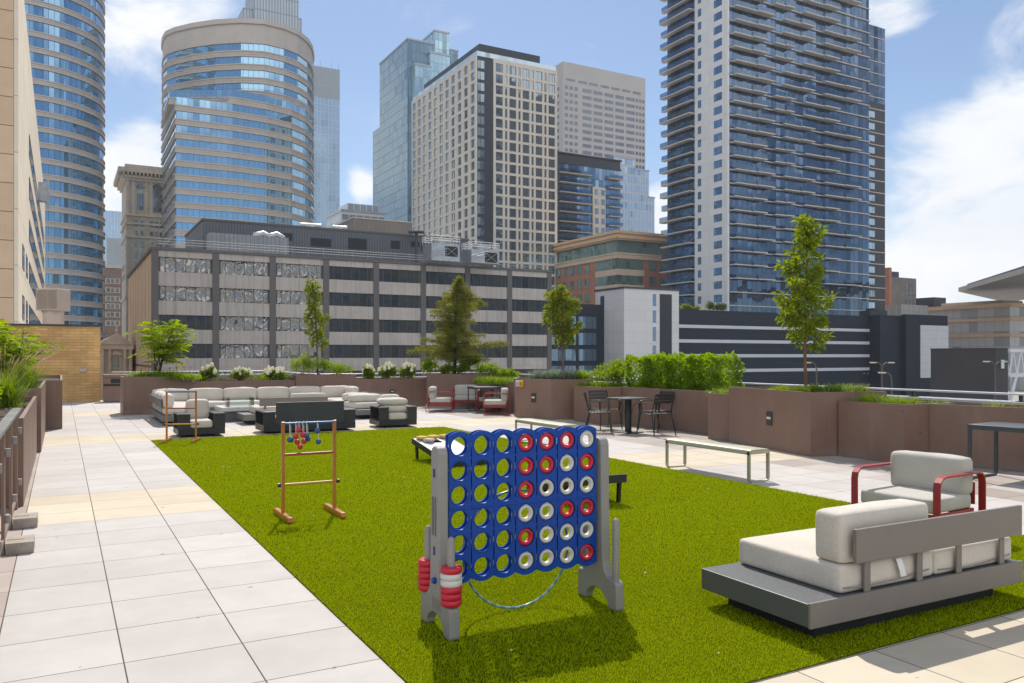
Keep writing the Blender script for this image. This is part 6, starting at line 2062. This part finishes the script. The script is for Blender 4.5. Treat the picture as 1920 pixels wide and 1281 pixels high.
# ------------------------------------------------------------------ plants
mt_bark = M('young_bark', (.17, .085, .045), .8, 0, .25, 14, .4, 60, stretch=(1, 1, .3))
mt_bark2 = M('dark_bark', (.06, .042, .03), .9, 0, .25, 14, .4, 60)
mt_stem = M('green_stem', (.10, .13, .04), .7)
mt_leaf_tree = leafmat('tree_leaf', (.085, .13, .010), (.21, .27, .022), .5, 2.0)
mt_leaf_tree2 = leafmat('tree_leaf_dull', (.085, .115, .014), (.20, .24, .028), .48, 2.0)
mt_leaf_sumac = leafmat('sumac_leaf', (.10, .17, .010), (.27, .36, .022), .52, 2.5)
mt_leaf_hedge = leafmat('hedge_leaf', (.095, .175, .008), (.27, .39, .022), .5, 3.0)
mt_leaf_hyd = leafmat('hydrangea_leaf', (.07, .12, .012), (.20, .28, .03), .45, 4.0)
mt_leaf_con = leafmat('conifer_needle', (.085, .098, .018), (.21, .225, .036), .45, 1.5)
mt_leaf_mix = leafmat('perennial_leaf', (.10, .165, .012), (.25, .35, .03), .48, 4.0)
mt_leaf_lav = leafmat('lavender_leaf', (.12, .16, .10), (.27, .31, .22), .3, 6.0)
mt_leaf_jun = leafmat('juniper_leaf', (.075, .135, .02), (.20, .27, .04), .35, 4.0)
mt_grass = leafmat('ornamental_grass', (.085, .16, .012), (.23, .33, .03), .45, 5.0)
mt_plume = M('grass_plume', (.46, .33, .17), .9, 0, .15, 20)
mt_flower = M('cream_flower', (.72, .68, .46), .85, 0, .12, 30, .5, 90)
mt_orange = M('orange_flower', (.62, .26, .05), .8, 0, .2, 20)
mt_mauve = M('mauve_flower', (.30, .26, .36), .85, 0, .2, 20)
mt_mulch = M('mulch', (.11, .065, .04), .95, 0, .4, 30, .8, 60)


def leaf_quads(P, D, L, W, roll=None):
    """N leaves: base points P, directions D (unit), lengths L, widths W -> folded diamond leaves"""
    n = len(P)
    D = D / np.linalg.norm(D, axis=1, keepdims=True)
    r = rng.normal(size=(n, 3))
    r[:, 2] *= .5
    S = np.cross(D, r); S /= np.linalg.norm(S, axis=1, keepdims=True) + 1e-9
    Nn = np.cross(S, D)
    L = np.broadcast_to(L, (n,))[:, None]; W = np.broadcast_to(W, (n,))[:, None]
    droop = -.18 * L * np.array([0, 0, 1.0])
    a = P; b = P + D * L * .45 + S * W * .5 + Nn * W * .15; c = P + D * L + droop; d = P + D * L * .45 - S * W * .5 + Nn * W * .15
    V = np.stack([a, b, c, d], 1).reshape(-1, 3)
    i = np.arange(n)[:, None] * 4
    F = np.concatenate([i + np.array([[0, 1, 2]]), i + np.array([[0, 2, 3]])], 0)
    return V, F


def unit(v):
    return v / (np.linalg.norm(v, axis=-1, keepdims=True) + 1e-9)


def tree(label, base, z0, H, r_trunk, branches, nleaf, L, W, leafm, barkm, width, first=.25, up=.6, lean=(0, 0), bow=.03, name='young_tree', spread=.10, rs=1, profile=None, droop=.0, twig=.14):
    R_ = np.random.default_rng(rs)
    t = thing(name, label, 'tree', (base[0], base[1], z0))
    b0 = np.array([base[0], base[1], z0])
    hs = np.linspace(0, 1, 10)
    ph = R_.uniform(0, 6.28)
    def trunk(u):
        u = np.asarray(u)
        return np.stack([b0[0] + lean[0] * u + bow * np.sin(u * 5 + ph) * u, b0[1] + lean[1] * u + bow * np.cos(u * 4 + ph) * u, b0[2] + H * u], -1)
    mb = MB(); mb.tube([tuple(p) for p in trunk(hs)], [r_trunk * (1 - .85 * u) + .003 for u in hs], 8)
    prof_ = profile or (lambda s: math.sin(math.pi * min(max(s * .9 + .1, 0), 1)) ** .7)
    LP, LD = [], []
    for i in range(branches):
        s = (i + R_.uniform(0, 1)) / branches
        u = first + (1 - first) * s * .97
        az = i * 2.399 + R_.uniform(-.4, .4)
        ln = width * prof_(s) * R_.choice([.45, .7, .9, 1.0, 1.2, 1.35]) * R_.uniform(.85, 1.1) + .04
        o = trunk(u)
        d = np.array([math.cos(az), math.sin(az), up * (1 - .25 * s) + R_.uniform(-.15, .15)]); d = d / np.linalg.norm(d)
        pts = [o + d * ln * k / 4 + np.array([0, 0, -droop * ln * (k / 4) ** 2]) for k in range(5)]
        mb.tube([tuple(p) for p in pts], [r_trunk * .28 * (1 - .2 * k) * (1 - .6 * s) + .0025 for k in range(5)], 5)
        m = max(int(nleaf / branches * (ln / width) * 1.5), 4)
        q = R_.uniform(.12, 1.0, m)
        base_ = o + d * ln * q[:, None] + np.array([0, 0, -1.0]) * (droop * ln * q ** 2)[:, None]
        # short twigs off the branch
        tw = unit(R_.normal(size=(m, 3)) + d * .6) * (R_.uniform(0, 1, m) ** .7 * twig * (1.1 - .5 * q))[:, None]
        LP.append(base_ + tw); LD.append(unit(unit(tw) + d * .5 + R_.normal(size=(m, 3)) * .5 + np.array([0, 0, -.25])))
    m = int(nleaf * .06)
    q = R_.uniform(.86, 1.02, m)
    LP.append(trunk(q) + R_.normal(size=(m, 3)) * .05); LD.append(unit(R_.normal(size=(m, 3)) + np.array([0, 0, .5])))
    mb.build('trunk', barkm, t, smooth=60)
    P = np.concatenate(LP); D = np.concatenate(LD)
    n = len(P)
    V, F = leaf_quads(P, D, R_.uniform(.65, 1.15, n) * L, R_.uniform(.7, 1.1, n) * W)
    npmesh('crown', V, F, leafm, t)
    return t


def blob_leaves(c, rad, n, L, W, R_, shell=.55, upb=.3, lumps=6):
    """leaves through a lumpy ellipsoid, denser towards its outside, in clumps"""
    cs = unit(R_.normal(size=(lumps, 3))) * R_.uniform(.35, .75, (lumps, 1)); cs[:, 2] = np.abs(cs[:, 2]) * .9 - .1
    k = R_.integers(0, lumps, n)
    p = cs[k] + unit(R_.normal(size=(n, 3))) * (R_.uniform(0, 1, (n, 1)) ** .5) * .42
    P = np.array(c) + p * np.array(rad)
    D = unit(p * np.array([1, 1, .7]) + R_.normal(size=(n, 3)) * .7 + np.array([0, 0, upb]))
    return leaf_quads(P, D, R_.uniform(.6, 1.2, n) * L, R_.uniform(.7, 1.1, n) * W)


def stems(mb, base, z0, tops, r=.008):
    for tp in tops:
        m = ((base[0] * .5 + tp[0] * .5), (base[1] * .5 + tp[1] * .5), z0 + (tp[2] - z0) * .55)
        mb.tube([(base[0], base[1], z0), m, tuple(tp)], [r, r * .8, r * .4], 5)


def shrub(name, label, cat, base, z0, rad, n, L, W, leafm, group=None, rs=1, lumps=8, stemm=None, loose=0):
    R_ = np.random.default_rng(rs)
    t = thing(name, label, cat, (base[0], base[1], z0), 0, group)
    c = (base[0], base[1], z0 + rad[2] * .75)
    V, F = blob_leaves(c, rad, n, L, W, R_, lumps=lumps)
    V[:, 2] = np.maximum(V[:, 2], z0 + .005)
    npmesh('foliage', V, F, leafm, t)
    mb = MB(); stems(mb, base, z0, [(c[0] + rad[0] * .5 * math.cos(a), c[1] + rad[1] * .5 * math.sin(a), c[2] + rad[2] * .3) for a in (0, 1.3, 2.5, 3.8, 5.1)], .007)
    mb.build('stem', stemm or mt_bark, t, smooth=50)
    return t


def blades(base, n, h, spread, w, R_, curve=.6, r0=.04):
    az = R_.uniform(0, 2 * np.pi, n)
    hh = h * R_.uniform(.55, 1.1, n)
    out = spread * R_.uniform(.15, 1.0, n)
    b = np.c_[base[0] + R_.normal(0, r0, n), base[1] + R_.normal(0, r0, n), np.full(n, base[2])]
    d = np.c_[np.cos(az), np.sin(az), np.zeros(n)]
    s = np.c_[-np.sin(az), np.cos(az), np.zeros(n)]
    V = []
    for k, (q, ww) in enumerate(((0, 1.), (.35, .9), (.7, .65), (1., .08))):
        z = hh * (q - curve * .35 * q ** 3 * (out / spread))
        c = b + d * (out * q ** 1.7)[:, None] + np.c_[np.zeros(n), np.zeros(n), z]
        V += [c - s * w * ww, c + s * w * ww]
    V = np.stack(V, 1).reshape(-1, 3)
    i = np.arange(n)[:, None] * 8
    F = np.concatenate([i + np.array([[2 * k, 2 * k + 1, 2 * k + 3, 2 * k + 2]]) for k in range(3)], 0)
    return V, F


def grass_tuft(label, base, n, h, spread, w=.004, m=None, group=None, rs=1, name='grass_tuft', plumes=0, curve=.6, r0=.04):
    R_ = np.random.default_rng(rs)
    V, F = blades(base, n, h, spread, w, R_, curve, r0)
    if not plumes:
        o = npmesh(name, V, F, m or mt_grass)
        return tag(o, label, 'grass', group)
    t = thing(name, label, 'grass', base, 0, group)
    npmesh('blades', V, F, m or mt_grass, t)
    mb = MB(); st = MB()
    for i in range(plumes):
        az = R_.uniform(-2.2, 1.2); out = R_.uniform(.15, .75); hh = h * R_.uniform(1.25, 1.75)
        pts = [Vector((base[0] + math.cos(az) * out * q ** 1.6, base[1] + math.sin(az) * out * q ** 1.6, base[2] + hh * (q - .12 * q ** 3))) for q in (0, .3, .6, .8, .9, 1.)]
        st.tube(pts[:4], .0025, 4)
        mb.tube(pts[3:], [.007, .010, .002], 6)
    st.build('stalk', mt_plume, t)
    mb.build('plume', mt_plume, t, smooth=60)
    return t


def frond(LP, LD, LL, o, d, ln, pairs, leaf, R_, mb):
    """a pinnate leaf: arching midrib with paired leaflets"""
    d = np.array(d, float); d /= np.linalg.norm(d)
    side = np.cross(d, [0, 0, 1.0]); side /= np.linalg.norm(side) + 1e-9
    pts = []
    for k in range(pairs + 2):
        q = k / (pairs + 1)
        p = o + d * ln * q + np.array([0, 0, -.35 * ln * q * q])
        pts.append(tuple(p))
        if k >= 1:
            for s in (-1, 1):
                LP.append(p); LD.append(side * s + d * .55 + np.array([0, 0, -.25 + R_.uniform(-.15, .15)])); LL.append(leaf * (1.05 - .5 * abs(q - .45)) * R_.uniform(.85, 1.15))
    LP.append(np.array(pts[-1])); LD.append(d + np.array([0, 0, -.5])); LL.append(leaf)
    mb.tube(pts, .003, 4)


def sumac(label, base, z0, H, spread, nst, rs, group=None, leaf=.13, pairs=7, fl=.55, lean=(0, 0), per=9, name='sumac_shrub'):
    R_ = np.random.default_rng(rs)
    t = thing(name, label, 'shrub', (base[0], base[1], z0), 0, group)
    mb, st = MB(), MB()
    LP, LD, LL = [], [], []
    for i in range(nst):
        az = R_.uniform(0, 6.28); out = spread * R_.uniform(.1, .8); h = H * R_.uniform(.55, 1.0)
        path = [np.array([base[0] + R_.normal(0, .05) + (math.cos(az) * out + lean[0]) * q ** 1.3, base[1] + (math.sin(az) * out + lean[1]) * q ** 1.3, z0 + h * q]) for q in (0, .25, .5, .75, 1.)]
        mb.tube([tuple(p) for p in path], [.022 * (1 - .18 * k) for k in range(5)], 6)
        for k in range(per):
            q = R_.uniform(.35, 1.0)
            j = min(int(q * 4), 3); f = q * 4 - j
            o = path[j] * (1 - f) + path[j + 1] * f
            a2 = R_.uniform(0, 6.28)
            frond(LP, LD, LL, o, (math.cos(a2), math.sin(a2), R_.uniform(.25, .9)), fl * R_.uniform(.7, 1.15), pairs, leaf, R_, st)
    mb.build('stem', mt_bark2, t, smooth=60); st.build('midrib', mt_stem, t)
    V, F = leaf_quads(np.array(LP), np.array(LD), np.array(LL), np.array(LL) * .30)
    npmesh('foliage', V, F, mt_leaf_sumac, t)
    return t


def hydrangea(label, base, z0, rad, heads, rs, n=900):
    R_ = np.random.default_rng(rs)
    t = thing('hydrangea', label, 'flowering shrub', (base[0], base[1], z0), 0, 'hydrangeas in the back planters')
    V, F = blob_leaves((base[0], base[1], z0 + rad[2] * .75), rad, n, .085, .05, R_, lumps=9)
    V[:, 2] = np.maximum(V[:, 2], z0 + .01)
    npmesh('foliage', V, F, mt_leaf_hyd, t)
    mb = MB()
    hp = []
    for i in range(heads):
        a = i * 2.399 + R_.uniform(-.3, .3); q = math.sqrt((i + .5) / heads)
        p = (base[0] + rad[0] * .85 * q * math.cos(a), base[1] + rad[1] * .85 * q * math.sin(a), z0 + rad[2] * (1.62 - .55 * q * q) + R_.uniform(-.04, .05))
        hp.append(p)
    stems(mb, base, z0, hp, .007); mb.build('stem', mt_stem, t, smooth=50)
    for p in hp:
        mb = MB(); rr = R_.uniform(.045, .065)
        b = len(mb.v); mb.sphere((0, 0, 0), 1, 9)
        for i in range(b, len(mb.v)):
            v = Vector(mb.v[i]); k = 1 + .16 * math.sin(9 * v.x + p[0] * 30) * math.sin(8 * v.y + 2) + .1 * math.sin(11 * v.z + p[1] * 20)
            taper = 1 - .28 * v.z
            mb.v[i] = (p[0] + v.x * rr * k * taper, p[1] + v.y * rr * k * taper, p[2] + v.z * rr * 1.35 * k)
        mb.build('flower_head', mt_flower, t, smooth=70)
    return t


def pxy(px, Y):
    return (pxX(px, Y), Y)


# --- left end of the back row: sumac-like tree with daylilies
sumac('arching bright green shrub tree with feathery leaves in the tall left planter', pxy(296, 23.3), .97, 1.75, .75, 7, 11, leaf=.18, pairs=6, fl=.6, per=17, name='feathery_tree', lean=(.25, 0))
R_ = np.random.default_rng(5)
for i, (px, h) in enumerate(((258, .34), (279, .4), (305, .42), (330, .36), (350, .3))):
    t = thing('daylily', ('grassy daylily clump at the left end of the tall left planter', 'grassy daylily clump under the left stems of the feathery tree', 'grassy daylily clump with orange flowers under the feathery tree',
                          'grassy daylily clump right of the feathery tree stems', 'small grassy daylily clump at the right end of the tall left planter')[i], 'flower clump', (*pxy(px, 23.0 + .02 * i), .96), 0, 'daylilies under the feathery tree')
    V, F = blades((*pxy(px, 23.0), .96), 260, h * .8, h * 1.1, .009, R_, .9, .14); npmesh('blades', V, F, mt_leaf_mix, t)
    mb = MB(); st = MB()
    for k in range(2 + (i == 2) * 3):
        a = R_.uniform(0, 6.28); r = R_.uniform(.05, .25); q = (pxX(px, 23.0) + r * math.cos(a), 23.0 + r * math.sin(a) * .6 - .1, .97 + h * R_.uniform(.7, 1.15))
        st.tube([(pxX(px, 23.0), 23.0, .96), q], .004, 4)
        mb.lathe([(.004, -.03), (.02, 0), (.045, .03), (.02, .02)], 7, q)
    st.build('stalk', mt_stem, t); mb.build('blossom', mt_orange, t)
# --- hydrangeas and low fillers
for px, Y, rad, hd, rs, lab in ((393, 23.9, (.27, .27, .34), 6, 1, 'small hydrangea with few pale heads, leftmost in the planter behind the sofa'),
                                (452, 24.3, (.36, .32, .28), 14, 2, 'hydrangea with cream heads in the middle of the planter behind the sofa'),
                                (515, 24.8, (.40, .32, .28), 16, 3, 'hydrangea with many cream heads next to the slender tree planter'),
                                (691, 26.0, (.24, .24, .30), 7, 4, 'small hydrangea just right of the slender tree planter'),
                                (727, 26.2, (.34, .28, .34), 13, 5, 'middle hydrangea of the three above the step light'),
                                (766, 26.4, (.30, .28, .34), 12, 6, 'hydrangea nearest the brown-green conifer')):
    hydrangea(lab, pxy(px, Y), .81, rad, hd, rs)
for i, (px, Y, w) in enumerate(((372, 23.7, .3), (420, 24.0, .35), (484, 24.4, .4), (545, 24.9, .3))):
    shrub('catmint', ('low grey-green filler plant at the left end of the hydrangea planter', 'low grey-green filler plant between the first and middle hydrangea', 'low grey-green filler plant between the two big hydrangeas', 'low grey-green filler plant beside the slender tree planter')[i], 'perennial', pxy(px, Y), .81, (w, .3, .17), 420, .06, .018, mt_leaf_lav if i % 2 else mt_leaf_mix, 'low fillers between the hydrangeas', 30 + i)
# --- slender young tree
tree('slender young tree with narrow loose crown above the long grey office block', pxy(596, 25.4), .97, 2.95, .028, 26, 1500, .13, .056, mt_leaf_tree2, mt_bark, .42, .30, .85, (-.12, 0), .05, rs=3, profile=lambda s: (.55 + .5 * math.sin(math.pi * min(1, s * 1.05))) * (1 - .5 * s))
for i, (px, w, h) in enumerate(((568, .44, .52), (598, .5, .46), (634, .48, .34))):
    shrub('perennial', ('bushy green perennial left of the slender tree trunk', 'bushy green perennial round the slender tree trunk', 'bright green perennial right of the slender tree trunk')[i], 'perennial', pxy(px, 25.2 + .1 * i), .96, (w, .4, h), 1500, .085, .018, mt_leaf_mix, 'perennials under the slender tree', 40 + i)
# --- conifer
tree('brown-green feathery conifer, broad at the base, in the corner planter', pxy(852, 26.6), .97, 3.15, .055, 110, 36000, .075, .019, mt_leaf_con, mt_bark2, 1.15, .13, .28, (.12, 0), .05, 'conifer', rs=8, profile=lambda s: (1 - s) ** .62 * (.80 + .3 * math.sin(11 * s)) + .08, droop=.16, twig=.15)
for i, (px, h) in enumerate(((805, .42), (838, .3), (868, .3), (884, .48))):
    shrub('leafy_shrub', ('broad-leaved shrub left of the conifer trunk', 'small broad-leaved shrub in front of the conifer trunk', 'small broad-leaved shrub just right of the conifer trunk', 'dark leafy shrub at the right end of the corner planter')[i], 'shrub', pxy(px, 26.6), .96, (.32, .3, h), 520, .10, .055, mt_leaf_mix, 'shrubs under the conifer', 50 + i)
# --- grasses and shrubs behind the red chairs
for i, (px, h) in enumerate(((915, .42), (948, .32))):
    shrub('leafy_shrub', ('light green shrub above the dark far table', 'small light green shrub left of the alarm box planter')[i], 'shrub', pxy(px, 25.2), .80, (.42, .35, h), 900, .085, .05, mt_leaf_mix, 'shrubs behind the red chairs', 60 + i)
for i, px in enumerate((905, 925, 945, 962)):
    grass_tuft(('fine grass tuft at the left behind the dark far table', 'fine grass tuft above the dark far table', 'fine grass tuft above the right red chair', 'fine grass tuft touching the alarm box planter')[i], (*pxy(px, 24.4 - .25 * i), .80), 420, .26, .24, .004, group='grass tufts behind the red chairs', rs=70 + i, r0=.12)
# --- alarm box planter: tree, lavender
tree('small full-crowned young tree with dull green leaves in front of the dark garage wing', pxy(1056, 21.9), .94, 2.5, .028, 30, 2100, .12, .055, mt_leaf_tree2, mt_bark, .50, .36, .75, (-.05, 0), .03, rs=13, profile=lambda s: (.5 + .62 * math.sin(math.pi * min(1, s * 1.02))) * (1 - .38 * s))
for i, (px, Y, w, m_) in enumerate(((1012, 21.9, .36, mt_leaf_lav), (1040, 21.7, .36, mt_leaf_lav), (1068, 21.6, .34, mt_leaf_lav), (1092, 21.6, .36, mt_leaf_mix))):
    t = thing('lavender', ('silvery lavender mound at the left end of the alarm box planter', 'silvery lavender mound under the small full-crowned tree', 'silvery lavender mound right of the small tree trunk', 'bright green leafy mound at the right end of the alarm box planter')[i], 'perennial', (*pxy(px, Y), .94), 0, 'mounds in the alarm box planter')
    V, F = blades((*pxy(px, Y), .94), 520, .36, .42, .006, np.random.default_rng(80 + i), .5, .10); npmesh('foliage', V, F, m_, t)
    if i < 3:
        V, F = blob_leaves((*pxy(px, Y), 1.16), (.34, .3, .16), 420, .035, .014, np.random.default_rng(90 + i)); npmesh('bloom', V, F, mt_mauve if i != 1 else mt_leaf_lav, t)
# --- bright grass behind the cafe table
for i, px in enumerate((1100, 1118, 1136, 1158)):
    grass_tuft(('bright grass tuft at the left of the low planter behind the cafe table', 'bright grass tuft behind the left cafe chair', 'bright grass tuft behind the cafe table', 'bright grass tuft next to the hedge planter')[i], (*pxy(px, 20.3), .80), 420, .24, .26, .004, group='grass tufts behind the cafe table', rs=100 + i, r0=.13)
# --- hedge
shrub('loose_shrub', 'taller loose light green shrub at the left end of the clipped hedge', 'shrub', pxy(1156, 20.6), .80, (.62, .5, .46), 2600, .075, .035, mt_leaf_mix, None, 110, 12)
def hedge_shrub(label, p, z0, sx, sy, sz, n, rs):
    """clipped shrub: leaves through a lumpy rounded box turned to the planter's line"""
    R_ = np.random.default_rng(rs)
    t = thing('hedge_shrub', label, 'hedge shrub', (p.x, p.y, z0), 0, 'hedge shrubs in the long planter')
    q = R_.uniform(-1, 1, (n, 3))
    ax = R_.integers(0, 3, n); sg = np.where(R_.random(n) < .5, -1, 1)
    depth = 1 - np.abs(R_.normal(0, .16, n))
    q[np.arange(n), ax] = sg * depth
    r = np.linalg.norm(q ** 4, axis=1, keepdims=True) ** .25
    q = q / np.maximum(r, 1.0)
    lump = 1 + .17 * np.sin(q[:, :1] * 5 + rs) * np.sin(q[:, 1:2] * 4 + 2 * rs) + .08 * np.sin(q[:, 2:] * 6 + q[:, :1] * 7 + rs)
    q = q * lump
    e1, e2 = np.array([.5, -.866]), np.array([.866, .5])
    P = np.c_[p.x + q[:, 0] * sx * e1[0] + q[:, 1] * sy * e2[0], p.y + q[:, 0] * sx * e1[1] + q[:, 1] * sy * e2[1], z0 + sz + .05 + q[:, 2] * sz]
    D = unit(q + R_.normal(size=(n, 3)) * .7 + np.array([0, 0, .45]))
    V, F = leaf_quads(P, D, R_.uniform(.6, 1.25, n) * .08, R_.uniform(.7, 1.1, n) * .042)
    V[:, 2] = np.maximum(V[:, 2], z0 + .01)
    npmesh('foliage', V, F, mt_leaf_hedge, t)
    mb = MB(); stems(mb, p, z0, [(p.x + .2 * math.cos(a), p.y + .2 * math.sin(a), z0 + sz * 1.6) for a in (0, 1.3, 2.5, 3.8, 5.1)], .008); mb.build('stem', mt_bark, t, smooth=50)


for i in range(4):
    p = Vector((2.72, 19.55)).lerp(Vector((4.28, 17.12)), (i + .5) / 4) + Vector((.34, .18))
    hedge_shrub(('clipped bright green hedge shrub, first from the left', 'clipped bright green hedge shrub, second from the left', 'clipped bright green hedge shrub, third from the left', 'clipped bright green hedge shrub nearest the tall tree planter')[i], p, .80, .43, .40, .36 + .02 * (i % 2), 5200, 3 + i)
grass_tuft('small grass tuft between the hedge and the tall tree planter', (*pxy(1350, 16.2), .82), 260, .2, .2, .004, rs=130, r0=.1)
# --- tallest young tree with juniper
tree('tallest young tree with narrow tiered crown in the forward planter before the black tower', pxy(1511, 14.35), .95, 3.05, .032, 30, 2300, .14, .056, mt_leaf_tree, mt_bark, .60, .25, .7, (-.02, 0), .06, rs=27, twig=.145, profile=lambda s: (.55 + .5 * math.sin(math.pi * min(1, s * 1.1)) ** 2) * (1.05 - .5 * s))
for i, (px, Y, w) in enumerate(((1468, 14.3, .26), (1500, 14.0, .26), (1535, 13.9, .3), (1572, 13.95, .34), (1600, 14.2, .26))):
    t = thing('juniper', ('low golden groundcover at the left of the tall tree trunk', 'low golden-brown groundcover round the tall tree trunk', 'spreading green juniper right of the tall tree trunk', 'spreading green juniper in the right half of the forward planter', 'spreading green juniper tip at the right end of the forward planter')[i], 'juniper', (*pxy(px, Y), .95), 0, 'junipers under the tallest tree')
    R2 = np.random.default_rng(140 + i)
    V, F = blob_leaves((*pxy(px, Y), 1.02), (w, .34, .10 if i < 2 else .15), 900, .06, .012, R2, upb=.6)
    V[:, 2] = np.maximum(V[:, 2], .955); npmesh('foliage', V, F, mt_leaf_jun if i > 0 else mt_leaf_mix, t)
    if i >= 2:
        V, F = blades((*pxy(px, Y), .95), 160, .22, .36, .007, R2, .3, .12); npmesh('sprig', V, F, mt_leaf_jun, t)
# --- tufts in the right planters
for i, (p, n, h, lab) in enumerate(((Vector((5.75, 13.05)), 420, .26, 'dense bright grass tuft at the left of the grass planter'), (Vector((6.0, 12.85)), 420, .22, 'dense bright grass tuft in the middle of the grass planter'), (Vector((6.25, 12.75)), 360, .2, 'dense bright grass tuft at the right of the grass planter'),
                                    (Vector((6.55, 12.45)), 120, .2, 'thin grass tuft at the corner of the long right planter'), (Vector((7.15, 12.05)), 110, .18, 'sparse grass tuft, second in the long right planter'), (Vector((7.45, 11.6)), 100, .17, 'sparse grass tuft, third in the long right planter'), (Vector((7.75, 11.15)), 100, .17, 'sparse grass tuft nearest the right edge of the picture'))):
    grass_tuft(lab, (p.x, p.y, .82), n, h, .22, .003, group='grass tufts in the right planters', rs=150 + i, r0=.09)
# --- left planters
for i, (a, b, h, lab) in enumerate(((-.85, 17.2, 1.15, 'feathery bright green shrub in the left planters, nearer one'), (-1.05, 19.4, 1.3, 'feathery bright green shrub in the left planters, middle one'), (-.95, 22.6, 1.2, 'feathery bright green shrub in the left planters, farthest one'))):
    p = ab(a, b)
    sumac(lab, p, 1.0, h, .45, 6, 160 + i, 'feathery shrubs in the left planters', leaf=.15, pairs=9, fl=.6, per=9)
for i, (a, b, z, lab) in enumerate(((-.75, 14.2, .87, 'arching ornamental grass with golden plumes in the nearest left planter'), (-.6, 16.6, 1.0, 'arching ornamental grass with golden plumes before the feathery shrubs'))):
    p = ab(a, b)
    grass_tuft(lab, (p.x, p.y, z), 520, .62, .6, .005, group='plumed grasses in the left planters', rs=170 + i, name='plumed_grass', plumes=16, curve=1.0, r0=.09)
for i, (a, b, z, w, h, lab) in enumerate(((-1.05, 11.4, .87, .3, .26, 'leafy light green shrub nearest the railing in the left planter'), (-1.0, 12.8, .87, .38, .32, 'leafy light green shrub in the middle of the nearest left planter'), (-1.15, 15.2, .87, .4, .42, 'leafy light green shrub at the far end of the nearest left planter'), (-1.1, 17.9, 1.0, .5, .5, 'dense leafy shrub under the feathery shrubs on the left'))):
    p = ab(a, b)
    shrub('leafy_shrub', lab, 'shrub', p, z, (w, w, h), 1300, .10, .05, mt_leaf_mix, 'leafy shrubs in the left planters', 180 + i)
for i, (a, b, lab) in enumerate(((-1.75, 6.2, 'leafy shrub behind the railing, nearest the camera'), (-1.7, 7.6, 'leafy shrub behind the middle of the railing'), (-1.75, 9.0, 'leafy shrub behind the far end of the railing'))):
    p = ab(a, b)
    shrub('leafy_shrub', lab, 'shrub', p, .45, (.55, .55, .34), 1200, .10, .05, mt_leaf_mix, 'leafy shrubs behind the railing', 190 + i)
# bed behind the railing
t = planter('plain brown planter box behind the railing at the left edge', [ab(-2.4, 4.0), ab(-1.05, 4.0), ab(-1.05, 10.1), ab(-2.4, 10.1)], .55)
p0 = ab(-.83, 13)
V = []; F = []
for i in range(900):
    q = ab(random.uniform(-1.25, -.41), random.uniform(10.35, 15.7)); a = random.uniform(0, 6.28); l = random.uniform(.015, .04); k = len(V)
    z = .875 + random.uniform(0, .02)
    c_, s_ = math.cos(a), math.sin(a)
    V += [(q.x + c_ * l - s_ * .008, q.y + s_ * l + c_ * .008, z), (q.x + c_ * l + s_ * .008, q.y + s_ * l - c_ * .008, z + .004), (q.x - c_ * l + s_ * .008, q.y - s_ * l - c_ * .008, z + .012), (q.x - c_ * l - s_ * .008, q.y - s_ * l + c_ * .008, z + .008)]
    F.append((k, k + 1, k + 2, k + 3))
tag(npmesh('mulch', V, F, mt_mulch), 'brown bark mulch chips in the nearest left planter', 'mulch', kind='stuff')
# --- roof garden at the foot of the black tower
for i, (px, h) in enumerate(((1284, 1.3), (1302, .9), (1330, 1.5), (1350, 1.2))):
    Y = 172
    shrub('roof_shrub', ('pale roof shrub left of the white strip of the black tower', 'small roof shrub under the white strip of the black tower', 'dark roof shrub under the white strip of the black tower', 'roof shrub at the foot of the tower corner')[i], 'shrub', pxy(px, Y), ZGa, (1.6, 1.2, h), 420, .5, .25, mt_leaf_tree2, 'roof shrubs at the foot of the black tower', 200 + i)
